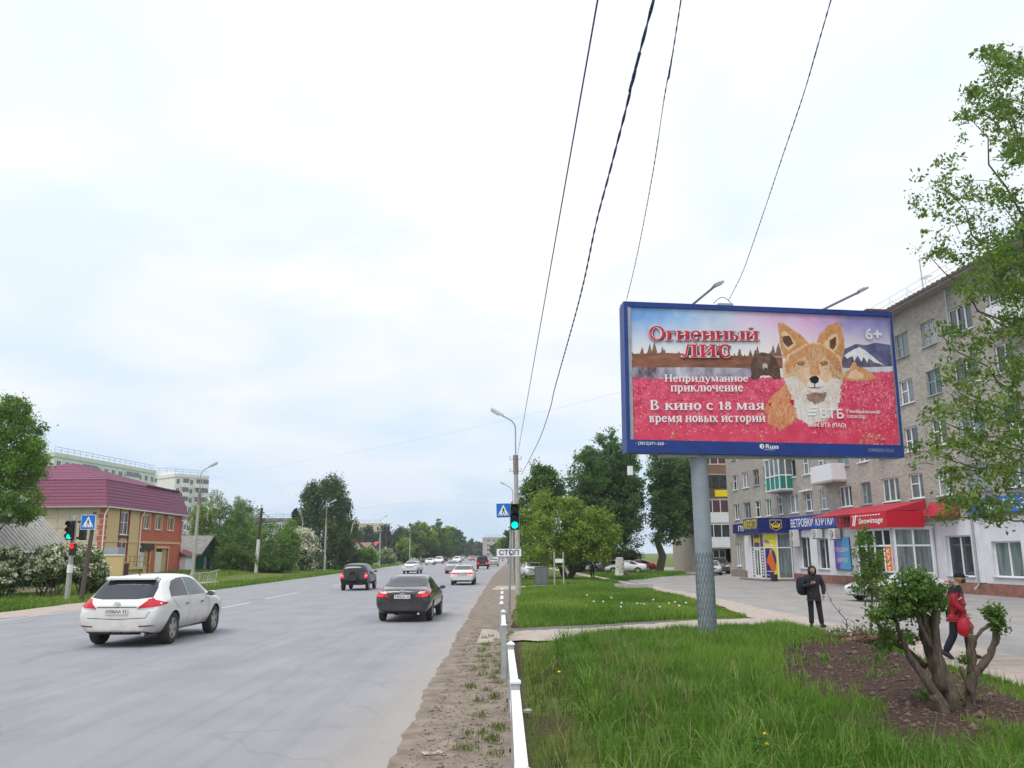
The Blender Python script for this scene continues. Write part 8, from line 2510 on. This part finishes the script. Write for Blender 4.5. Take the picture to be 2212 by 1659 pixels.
b_ = (-26.8, 123, .1)
make_tree('birch_tree', 'big drooping birch standing above the left roadside', 'tree', b_, rel([pxe(708, 1085, 44, 58, 123), pxe(672, 1100, 26, 50, 123), pxe(745, 1110, 22, 50, 123), pxe(705, 1150, 58, 45, 123), pxe(718, 1045, 22, 24, 123), pxe(675, 1060, 14, 24, 123), pxe(745, 1150, 26, 40, 123), pxe(715, 1195, 45, 30, 123)], b_), 560, 64, .27, G_BIR, 87, .28, 10, 2, bark=BIRCHB, cr=.5, droop=.7, limbs=16)
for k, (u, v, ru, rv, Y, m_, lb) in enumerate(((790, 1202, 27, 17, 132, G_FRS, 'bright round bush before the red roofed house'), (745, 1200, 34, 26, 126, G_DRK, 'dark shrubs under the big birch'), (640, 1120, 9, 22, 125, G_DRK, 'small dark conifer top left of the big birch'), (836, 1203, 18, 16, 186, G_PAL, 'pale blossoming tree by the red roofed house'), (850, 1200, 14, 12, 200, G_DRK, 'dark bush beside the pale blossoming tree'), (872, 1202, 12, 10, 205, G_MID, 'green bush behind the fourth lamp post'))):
    e = pxe(u, v, ru, rv, Y); b_ = (e[0], e[1], 0)
    make_tree('roadside_bush', lb, 'bush', b_, rel([e], b_), 100, 36, .0022 * Y, m_, 100 + k, .1, None, 2, cr=e[3] * .22, limbs=4)
# forest behind the red roofs, and the row of trees along the road
gF = random.Random(4)
pos = ['first', 'second', 'third', 'fourth', 'fifth', 'sixth', 'seventh', 'eighth', 'ninth', 'tenth', 'eleventh', 'twelfth', 'thirteenth', 'fourteenth', 'fifteenth', 'sixteenth']
for k in range(16):
    u = 770 + k * 9.5 + gF.uniform(-3, 3); top = 1150 + 6 * math.sin(k * 1.7) + gF.uniform(-6, 6); Y = 265 + gF.uniform(0, 40)
    e = pxe(u, (top + 1200) / 2, gF.uniform(9, 14), (1200 - top) / 2 + 2, Y); e3 = pxe(u, top + 4, 4, 10, Y); b_ = (e[0], e[1], 0)
    make_tree('pine_tree', '%s dark pine from the left in the wood behind the red roofs' % pos[k], 'tree', b_, rel([e, e3], b_), 60, 30, .62, G_PIN if k % 3 else G_DRK, 120 + k, .2, None, 1, group='pines of the far wood', cr=1.0, limbs=0)
row = [(893, 1160, 20, 28, 230, G_MID), (912, 1158, 18, 32, 240, G_YEL), (930, 1165, 18, 30, 235, G_YEL), (945, 1155, 18, 34, 262, G_MID), (960, 1160, 16, 32, 285, G_FRS), (972, 1165, 14, 30, 310, G_MID), (982, 1167, 13, 26, 335, G_MID), (990, 1170, 11, 24, 365, G_DRK), (997, 1172, 9, 22, 400, G_MID), (875, 1182, 20, 18, 222, G_YEL), (925, 1185, 24, 18, 228, G_DRK), (955, 1190, 20, 14, 255, G_DRK),
       (1008, 1186, 10, 12, 470, G_PIN), (1020, 1182, 11, 15, 500, G_BIR), (1032, 1183, 11, 14, 520, G_PIN), (1043, 1186, 10, 12, 540, G_BIR), (1053, 1189, 9, 10, 560, G_PIN), (860, 1175, 16, 20, 250, G_DRK), (905, 1190, 16, 12, 226, G_MID), (980, 1192, 16, 10, 330, G_DRK)]
rl_ = ['green tree behind the small bus', 'yellow green tree right of the bus', 'bright tree by the fifth lamp post', 'tall green tree in the middle of the left row', 'fresh green tree above the oncoming cars', 'green tree left of the row end', 'rounded tree near the row end', 'dark tree closing the left row', 'last tree of the left row', 'low yellowish tree left of the bus', 'dark undergrowth behind the oncoming cars', 'dark undergrowth further along the left row',
       'bluish tree left of the road end', 'leafy bluish tree over the road end', 'bluish tree beyond the far signal', 'leafy tree right of the far signal', 'bluish tree beneath the grey pink block', 'dark tree behind the tiny green house', 'green shrub beside the bus', 'dark shrub under the end of the row']
for k, (u, v, ru, rv, Y, m_) in enumerate(row):
    e = pxe(u, v, ru, rv, Y); b_ = (e[0], e[1], 0); e2 = pxe(u, min(v + rv * .6, 1198), ru * .9, rv * .5, Y)
    make_tree('roadside_tree', rl_[k], 'tree', b_, rel([e, e2], b_), 80, 34, .0024 * Y, m_, 150 + k, .18, None, 1, group='trees along the left of the road', cr=e[3] * .22, limbs=3)
# ================================================================== pruned stumps, sapling, brush
DBARK = mat('rough_dark_bark', (.115, .088, .068), .95, var=.5, scale=11, bump=1.0, bscale=26, stretch=(3, 3, .6))
CUT = mat('cut_wood', (.36, .27, .19), .9, var=.3, scale=14)
def stem_px(t, base, path, name='limb', Y=10.8, cut=True, seed=0):
    g = random.Random(seed)
    P = [at(u, v, Y + dy) - Vector(base) for (u, v, r_, dy) in path]; Rr = [r_ * .72 for (u, v, r_, dy) in path]
    Q, S_ = [], []
    for i in range(len(P) - 1):
        for j in range(4):
            tt = j / 4; Q.append(P[i].lerp(P[i + 1], tt) + Vector((g.uniform(-1, 1), g.uniform(-1, 1), 0)) * Rr[i] * .12); S_.append((Rr[i] + (Rr[i + 1] - Rr[i]) * tt) * g.uniform(.9, 1.12))
    Q.append(P[-1]); S_.append(Rr[-1])
    mb = MB(); mb.tube(Q, S_, 11)
    # knobbly bark
    rr = np.random.default_rng(seed); V = np.array(mb.v); V += rr.normal(0, min(Rr) * .12, V.shape); mb.v = [tuple(p) for p in V]
    o_ = mb.build(name, DBARK, t, smooth=False); o_.data.shade_smooth()
    return o_
b_ = Vector((5.5, 10.85, .2))
s1 = thing('pruned_tree', 'thick pollarded stump with a cap of fresh leaves', 'tree', b_)
stem_px(s1, b_, [(2072, 1590, .20, 0), (2052, 1520, .165, 0), (2030, 1450, .15, 0), (2008, 1390, .135, 0), (1998, 1330, .11, 0)], 'trunk', seed=1)
for k, path in enumerate([[(2050, 1540, .08, -.12), (2000, 1470, .07, -.14), (1965, 1420, .055, -.12), (1940, 1360, .042, -.1), (1928, 1320, .036, -.1)], [(2035, 1490, .09, -.1), (2025, 1420, .085, -.1), (2020, 1350, .075, -.1), (2022, 1318, .07, -.1)], [(2000, 1440, .05, .1), (1955, 1400, .045, .1), (1915, 1380, .04, .12), (1890, 1335, .03, .1)], [(2010, 1400, .04, -.15), (1985, 1340, .035, -.16), (1975, 1295, .03, -.15)], [(2000, 1360, .035, -.15), (1990, 1300, .03, -.16), (1988, 1270, .025, -.16)], [(2014, 1330, .04, 0), (2026, 1300, .03, 0), (2030, 1280, .02, 0)], [(2078, 1595, .10, -.1), (2040, 1545, .09, -.16), (2015, 1500, .07, -.16)]]):
    stem_px(s1, b_, path, 'limb', seed=10 + k)
mb = MB(); p = at(2021, 1317, 10.7) - b_; mb.lathe([(.05, 0), (.046, .008), (.0, .010)], 11, 'z', 0, p); mb.build('cut_face', CUT, s1)
cl = []
gS = np.random.default_rng(12)
for (u, v, ru, rv, n_) in ((1975, 1272, 52, 30, 120), (1940, 1292, 44, 26, 70), (2008, 1285, 30, 28, 60), (1915, 1322, 32, 16, 40), (1892, 1330, 18, 12, 16), (1915, 1370, 12, 26, 20), (1960, 1375, 16, 12, 14), (1965, 1315, 50, 16, 60), (1975, 1245, 26, 10, 20), (1905, 1400, 10, 14, 8), (2030, 1310, 10, 16, 10)):
    for _ in range(n_):
        a = gS.normal(0, .5, 2); cl.append((at(u + a[0] * ru, v + a[1] * rv, 10.75 + gS.normal(0, .16)) - b_)[:])
cl = np.array(cl)
G_STP = LM('leaf_pruned', (.03, .065, .012), (.068, .13, .022), (.13, .195, .04), .35)
link('crown', leaf_cloud(cl, np.full(len(cl), .075), 13, .052, 13, [G_STP], aspect=.6), s1)
mb = MB(); gr = random.Random(8)
for k in range(46):
    u = gr.uniform(1885, 2030); p = at(u, gr.uniform(1270, 1330), 10.7) - b_; q = p + Vector((gr.uniform(-.06, .06), gr.uniform(-.05, .05), gr.uniform(.08, .24))); mb.tube([p, q], [.005, .002], 4, caps=False)
mb.build('shoots', DBARK, s1)
b2_ = Vector((6.0, 10.9, .2))
s2_ = thing('pruned_tree', 'slim forked stump with a small leafy tuft at the right', 'tree', b2_)
stem_px(s2_, b2_, [(2098, 1592, .105, 0), (2094, 1540, .085, 0), (2096, 1480, .08, 0), (2108, 1440, .085, 0)], 'trunk', Y=10.9, seed=31)
for k, path in enumerate([[(2100, 1460, .075, 0), (2098, 1410, .07, 0), (2102, 1372, .068, 0)], [(2112, 1450, .07, 0), (2138, 1415, .062, 0), (2152, 1375, .055, 0), (2145, 1330, .04, 0)], [(2106, 1380, .03, 0), (2122, 1360, .03, 0), (2140, 1350, .025, 0)], [(2100, 1375, .03, 0), (2095, 1350, .02, 0)], [(2096, 1500, .03, -.1), (2075, 1440, .025, -.12)]]):
    stem_px(s2_, b2_, path, 'limb', Y=10.9, seed=40 + k)
mb = MB(); p = at(2102, 1371, 10.9) - b2_; mb.lathe([(.05, 0), (.046, .008), (.0, .012)], 11, 'z', 0, p); mb.build('cut_face', CUT, s2_)
cl = []
for (u, v, ru, rv, n_) in ((2150, 1335, 16, 26, 46), (2135, 1320, 12, 12, 16), (2162, 1350, 10, 18, 16), (2082, 1425, 8, 8, 5)):
    for _ in range(n_):
        a = gS.normal(0, .5, 2); cl.append((at(u + a[0] * ru, v + a[1] * rv, 10.9 + gS.normal(0, .07)) - b2_)[:])
cl = np.array(cl); link('crown', leaf_cloud(cl, np.full(len(cl), .05), 10, .05, 14, [G_STP], aspect=.55), s2_)
# sapling
b3 = Vector((7.95, 19.4, .0))
sp_ = thing('sapling', 'thin young tree with dense leaves in front of the silver coupe', 'tree', b3)
mb = MB(); mb.tube([at(u, v, 19.4) - b3 for u, v in ((1879, 1408), (1882, 1340), (1885, 1270), (1880, 1210), (1872, 1160), (1868, 1130))], [.035, .03, .026, .02, .012, .005], 7); mb.build('trunk', BARK, sp_, smooth=True)
cl = []
for (u, v, ru, rv, n_) in ((1880, 1240, 26, 34, 85), (1868, 1195, 22, 30, 45), (1862, 1160, 12, 20, 24), (1895, 1215, 14, 30, 30), (1858, 1260, 14, 14, 20), (1850, 1275, 18, 6, 10), (1885, 1275, 20, 10, 20)):
    for _ in range(n_):
        a = gS.normal(0, .5, 2); cl.append((at(u + a[0] * ru, v + a[1] * rv, 19.4 + gS.normal(0, .13)) - b3)[:])
cl = np.array(cl); link('crown', leaf_cloud(cl, np.full(len(cl), .085), 14, .058, 15, [G_NEAR], aspect=.5), sp_)
mb = MB()
for c in cl[::6]:
    c = Vector(c); a = Vector((.02, 0, max(.8, c.z - .3))); mb.tube([a, (a + c) / 2 + Vector((0, 0, .05)), c], [.008, .006, .003], 4, caps=False)
mb.build('twigs', BARK, sp_)
# bare shoots
TW = mat('red_brown_twig', (.12, .07, .055), .9, var=.2)
for k, (lb, pts) in enumerate((('tall bare curved shoot beside the walkway', ((1822, 1385), (1830, 1355), (1828, 1340), (1812, 1322), (1795, 1300), (1785, 1275))), ('short bare shoot right of the tall curved one', ((1838, 1388), (1845, 1365), (1846, 1345))))):
    b4 = at(pts[0][0], pts[0][1], 20.2); t = thing('bare_shoot', lb, 'shrub', (b4.x, b4.y, 0))
    o4 = Vector((b4.x, b4.y, 0))
    P = [at(u, v, 20.2) - o4 for u, v in pts]; P[0].z = 0
    mb = MB(); mb.tube(P, [.016 - .012 * i_ / (len(P) - 1) for i_ in range(len(P))], 5); gr = random.Random(k)
    mb.build('stem', TW, t)
    mb = MB()
    for p in P[1:] + P[1:]:
        q = p + Vector((gr.uniform(-.16, .16), gr.uniform(-.1, .1), gr.uniform(.02, .18))); mb.tube([p, q], [.006, .003], 4)
    mb.build('twig', TW, t)
# brush heap with torn roots
b5 = Vector((6.5, 16.2, .39))
bh = thing('brush_heap', 'heap of torn brush and roots on the bare mound', 'brush heap', b5)
mb = MB(); gr = random.Random(9)
for k in range(230):
    a = Vector((gr.gauss(0, .36), gr.gauss(0, .3), gr.uniform(0, .22))); d = Vector((gr.uniform(-1, 1), gr.uniform(-.6, .6), gr.uniform(-.1, .8))) * gr.uniform(.12, .38)
    mb.tube([a, a + d * .5 + Vector((0, 0, .03)), a + d], [.008, .006, .003], 4, caps=False)
mb.build('twigs', TW, bh)['kind'] = 'stuff'
for k in range(5):
    mb = MB(); a = Vector((-.42 + .2 * k, -.15 - .04 * k, .12 + .02 * k)); mb.tube([a, a + Vector((.34, -.05, .05)), a + Vector((.62, .0, -.04))], [.045, .05, .03], 8); mb.build('root', mat('torn_root', (.22, .14, .09), .95, var=.4, scale=12, bump=.6), bh, smooth=True)
cl = np.array([(gr.gauss(.15, .35), gr.gauss(.1, .25), gr.uniform(.1, .32)) for _ in range(70)])
link('leaves', leaf_cloud(cl, np.full(70, .08), 12, .045, 16, [G_MID], name='leaves'), bh)
stk = thing('fallen_branch', 'fallen crooked branch lying on the bare soil', 'branch', gp(1830, 1545, .28))
o5 = stk.location
mb = MB(); mb.tube([gp(u, v, .26 + .05 * (k % 2)) - Vector(o5) for k, (u, v) in enumerate(((1775, 1535), (1800, 1548), (1830, 1550), (1860, 1570), (1892, 1578)))], [.02, .022, .02, .016, .008], 6); mb.build('stick', TW, stk, smooth=True)
mb = MB(); mb.tube([gp(1800, 1548, .28) - Vector(o5), gp(1815, 1570, .26) - Vector(o5)], [.012, .005], 5); mb.build('side_twig', TW, stk)
# litter and stones one can see
pp = thing('paper_scrap', 'pale crumpled wrapper lying on the dirt verge', 'litter', gp(930, 1632, .01))
mb = MB(); gr = random.Random(2); V = [(x * .045 - .1 + gr.uniform(-.01, .01), y * .03 - .03 + .012 * x, .012 + gr.uniform(0, .028)) for y in range(3) for x in range(6)]
mb.add(V, [(y * 6 + x, y * 6 + x + 1, (y + 1) * 6 + x + 1, (y + 1) * 6 + x) for y in range(2) for x in range(5)]); po2 = mb.build('sheet', mat('wrapper', (.52, .42, .33), .7, var=.2), pp, fix=False)
st5 = thing('stone', 'flat pale stone in the thin grass beside the railing', 'stone', (gp(1140, 1537, .05).x, gp(1140, 1537, .05).y, .05))
mb = MB(); mb.lathe([(.02, -.02), (.06, -.01), (.065, .02), (.03, .035)], 8); mb.build('stone', mat('pale_stone', (.40, .38, .36), .9), st5, smooth=True)
slab = thing('concrete_slab', 'pale broken concrete slab lying in the lawn', 'slab', (gp(1360, 1268, .12).x, gp(1360, 1268, .12).y, .08))
mb = MB(); mb.box(-.9, 1.4, -.3, .35, .0, .22); mb.build('slab', CONC, slab)

# ================================================================== grass
G_GR = leaf_mat('grass_blade', (.055, .14, .014), (.13, .27, .028), (.29, .41, .075), .45)
G_GR2 = leaf_mat('grass_blade_dry', (.075, .10, .018), (.13, .185, .035), (.24, .27, .075), .3)
def noise2(x, y, s_, seed):
    g = np.random.default_rng(seed); n = 5; v = 0
    for k in range(n):
        a = g.uniform(0, 6.28); f_ = s_ * g.uniform(.6, 1.8); ph = g.uniform(0, 6.28)
        v = v + np.sin((x * math.cos(a) + y * math.sin(a)) * f_ + ph)
    return .5 + .5 * v / n ** .75
def grass(name, label, x, y, h, wdt, m_, zf=ground_z, seed=1, lean=.35, val=None):
    g = np.random.default_rng(seed); n = len(x)
    a = g.uniform(0, 6.28, n); ln = np.abs(g.normal(0, lean, n)) * h
    dx, dy = np.cos(a) * ln, np.sin(a) * ln
    b_ = g.uniform(0, 6.28, n); wx, wy = np.cos(b_) * wdt, np.sin(b_) * wdt
    z = zf(x, y) - .01
    V = np.empty((n, 5, 3), np.float32)
    V[:, 0] = np.stack([x - wx, y - wy, z], 1); V[:, 1] = np.stack([x + wx, y + wy, z], 1)
    mx_, my_ = x + dx * .35, y + dy * .35
    V[:, 2] = np.stack([mx_ + wx * .8, my_ + wy * .8, z + h * .6], 1); V[:, 3] = np.stack([mx_ - wx * .8, my_ - wy * .8, z + h * .6], 1)
    V[:, 4] = np.stack([x + dx, y + dy, z + h * np.sqrt(np.clip(1 - (ln / h) ** 2 * .5, .3, 1))], 1)
    o_ = np.arange(n) * 5
    Q = np.stack([o_, o_ + 1, o_ + 2, o_ + 3], 1); T = np.stack([o_ + 3, o_ + 2, o_ + 4], 1)
    r_ = np.clip(g.random(n) * .5 + (.5 * noise2(x, y, .9, 3) if val is None else val), 0, 1)
    me = np_mesh(name, V.reshape(-1, 3), quads=Q, tris=T, mats=[m_], attrs={'rnd': np.repeat(r_, 5)})
    return tag(link(name, me), label, 'grass', kind='stuff')
gG = np.random.default_rng(55)
def path_gap(x, y):
    lo = np.interp(x, [p[0] for p in lo_], [p[1] for p in lo_]); up = np.interp(x, [p[0] for p in up_], [p[1] for p in up_])
    return (y > lo - .05) & (y < up + .55 + .3 * noise2(x, y, 2.0, 9))
n = 420000
y = 3.2 + 24.5 * gG.random(n) ** 1.5; x = .1 + gG.random(n) * 8.2
ok = (x < .75 * y + 1.2) & (gG.random(n) < .25 + .75 * sstep(.3, 1.9, x + .9 * (noise2(x, y, 1.3, 41) - .5))) & ~path_gap(x, y) & (gG.random(n) > dirt_amount(x, y) * 1.25) & (x < 8.2)
th_ = noise2(x, y, 1.6, 21)
ok &= gG.random(n) < (.12 + 1.1 * th_) * (.45 + .75 * noise2(x, y, 4.2, 23))
x, y = x[ok], y[ok]
lush = np.clip(sstep(.5, 2.0, x) * (1 - sstep(4.5, 6.4, x) * (1 - sstep(17, 18.5, y))), 0, 1)
cl_ = noise2(x, y, 3.1, 24)
h = (.05 + .06 * gG.random(len(x))) + lush * (.05 + .30 * noise2(x, y, 1.1, 22) * gG.uniform(.3, 1.15, len(x)) * (.45 + .8 * cl_))
h += .18 * np.exp(-(((x - 4.6) / 2.2) ** 2 + ((y - 17.6) / 2.0) ** 2)) * gG.uniform(.5, 1.2, len(x))
h *= np.clip(.45 + 8.0 * np.minimum(.1, np.abs(x - 8.2)), .45, 1)
grass('tall_grass', 'lush tall grass on the near bank', x, y, h, .0035 + .00018 * y, G_GR, seed=5, lean=.55)
# thin dry grass and weeds around the bare soil and the railing
n = 60000
x = .05 + gG.random(n) * 8; y = 3.2 + 16 * gG.random(n) ** 1.3
ok = (gG.random(n) < .45 - .6 * dirt_amount(x, y)) & (x < .75 * y + 1.2)
x, y = x[ok], y[ok]
grass('dry_grass', 'thin yellowish grass between the lush blades', x, y, .05 + .22 * gG.random(len(x)), .003 + .00015 * y, G_GR2, seed=6, lean=.6)
# longer arching tufts
k = 420
cx = gG.uniform(.9, 5.6, k); cy = 5.2 + 13.5 * gG.random(k) ** 1.2
q = dirt_amount(cx, cy) < .25; cx, cy = cx[q], cy[q]
pk = gG.integers(0, len(cx), 15000); sz = gG.uniform(.25, .5, len(cx))
x = cx[pk] + gG.normal(0, .07, 15000); y = cy[pk] + gG.normal(0, .08, 15000)
grass('grass_tufts', 'arching brighter tufts standing out of the bank grass', x, y, sz[pk] * gG.uniform(.5, 1.15, 15000), .0045 + .0002 * y, leaf_mat('grass_tuft', (.05, .12, .014), (.11, .24, .03), (.26, .36, .08), .4), seed=12, lean=.8, val=(gG.random(len(cx)) * .6)[pk])
# pale dry stalks and broad leaved weeds
x = gG.uniform(.3, 6.4, 1500); y = 4.5 + 14 * gG.random(1500)
x = np.where(dirt_amount(x, y) > .25, x * .3 + .3, x)
grass('dry_stalks', 'scattered pale dry stalks in the bank grass', x, y, gG.uniform(.25, .55, 1500), .0028 + .0001 * y, leaf_mat('dry_stalk', (.16, .14, .06), (.26, .23, .11), (.38, .34, .18), .2), seed=14, lean=.5)
k = 150; cx = gG.uniform(.4, 5.8, k); cy = 4.5 + 13 * gG.random(k); pk = gG.integers(0, k, 2600)
x = cx[pk] + gG.normal(0, .06, 2600); y = cy[pk] + gG.normal(0, .06, 2600)
grass('weeds', 'broad leaved weeds between the grass', x, y, gG.uniform(.06, .2, 2600), .014 + 0 * x, leaf_mat('weed_leaf', (.05, .10, .02), (.10, .17, .04), (.17, .24, .07), .3), seed=15, lean=1.0)
# lawn beyond the path
n = 120000
y = 25 + 50 * gG.random(n) ** 1.25; x = .15 + gG.random(n) * 8.2
xr = np.interp(y, [25, 29, 37, 62, 75], [8.0, 7.9, 8.4, 7.8, 7.2])
ok = (x < xr) & ~path_gap(x, y) & ~((y > 52) & (y < 58) & (x < 4.4)) & (gG.random(n) < .45 + .7 * noise2(x, y, .5, 33))
x, y = x[ok], y[ok]
grass('lawn_grass', 'bright rough lawn between road and walkway', x, y, (.10 + .22 * noise2(x, y, .7, 34)) * gG.uniform(.5, 1.15, len(x)), .008 + .0002 * y, LM('lawn_blade', (.05, .10, .012), (.11, .20, .024), (.24, .31, .07), .3), seed=7, lean=.4)
n = 26000
y = 70 + 26 * gG.random(n); x = 7.5 + gG.random(n) * 11
ok = (x < 10.5 + (y - 70) * .38) & (x > 8.4 - .02 * (y - 70))
x, y = x[ok], y[ok]
grass('lawn_grass', 'grass under the poplars', x, y, .12 + .22 * gG.random(len(x)), .03, G_GR, seed=8, lean=.4)
n = 120000
y = 8 + 172 * gG.random(n) ** 1.2; xe = np.interp(y, [8, 36, 43, 56, 100, 128, 193], [-20.3, -20.3, -20.5, -19.4, -20.9, -22.0, -24.7]); x = xe - 16 * gG.random(n) ** 1.5 - .1
ok = ~((y > 60) & (y < 100) & (x > -26.3) & (x < -24.1)) & (gG.random(n) < .4 + .7 * noise2(x, y, .4, 36))
x, y = x[ok], y[ok]
grass('verge_grass', 'green verge grass along the left of the road', x, y, (.08 + .25 * noise2(x, y, .35, 37)) * gG.uniform(.5, 1.1, len(x)), .012 + .00028 * y, LM('lawn_blade', (.05, .10, .012), (.11, .20, .024), (.24, .31, .07), .3), seed=9, lean=.4)
# weeds on the dirt verge
n = 2600
cx = gG.uniform(-.75, -.05, 60); cy = gG.uniform(4, 24, 60); pk = gG.integers(0, 60, n)
x = cx[pk] + gG.normal(0, .05, n); y = cy[pk] + gG.normal(0, .09, n)
grass('verge_weeds', 'small weed tufts on the dirt verge', x, y, .03 + .08 * gG.random(n), .005, G_GR2, zf=lambda x, y: x * 0 + .01, seed=10, lean=.7)
# dandelions
DW = mat('dandelion_white', (.74, .74, .72), .9); DY = mat('dandelion_yellow', (.75, .55, .01), .7); STM = mat('dandelion_stem', (.10, .18, .04), .8)
sm = MB(); sm.tube([(0, 0, 0), (.01, 0, .3)], .006, 5); sme = sm.mesh('stem', STM)
hm = MB(); hm.lathe([(.0, -.035), (.03, -.022), (.04, 0), (.03, .024), (.0, .035)], 8); hme = hm.mesh('seed_head', DW, True)
hy = MB(); hy.lathe([(.0, -.012), (.02, -.008), (.026, 0), (.018, .01), (.0, .012)], 10); hye = hy.mesh('flower', DY, True)
for (zx, zy) in ((690, 108), (760, 108), (895, 118), (890, 148), (1040, 125), (1060, 128), (1175, 148), (1245, 120), (1290, 112), (1010, 122), (640, 60), (1130, 95), (1370, 118), (820, 80), (1320, 140)):
    p = gp(1080 + zx * .2929, 1269 + zy * .2929, .3)
    t = thing('dandelion', 'white dandelion clock standing in the lawn beyond the path', 'flower', (p.x, p.y, 0), 0, 'white dandelion clocks')
    link('stem', sme, t); link('seed_head', hme, t, (.01, 0, .32))
for lb, (u, v) in (('yellow dandelion in the grass at lower right', (1655, 1602)), ('yellow dandelion just left above the lower right one', (1650, 1580)), ('yellow dandelion beside the railing grass', (1206, 1448))):
    p = gp(u, v, .45); t = thing('dandelion', lb, 'flower', (p.x, p.y, .12)); link('stem', sme, t); link('flower', hye, t, (.01, 0, .31))

# ================================================================== thin haze over the far road
hz = MB(); hz.box(-620, 620, -40, 640, -1.2, 32.0)
hm_, n, b, o = new_mat('haze_air'); n.nodes.remove(b)
pv = n.nodes.new('ShaderNodeVolumePrincipled'); pv.inputs['Color'].default_value = (.86, .91, 1, 1); pv.inputs['Density'].default_value = .0003; pv.inputs['Anisotropy'].default_value = .2
n.links.new(pv.outputs[0], o.inputs['Volume'])
tag(hz.build('haze', hm_), 'thin pale haze softening the far end of the road', 'haze', kind='stuff')
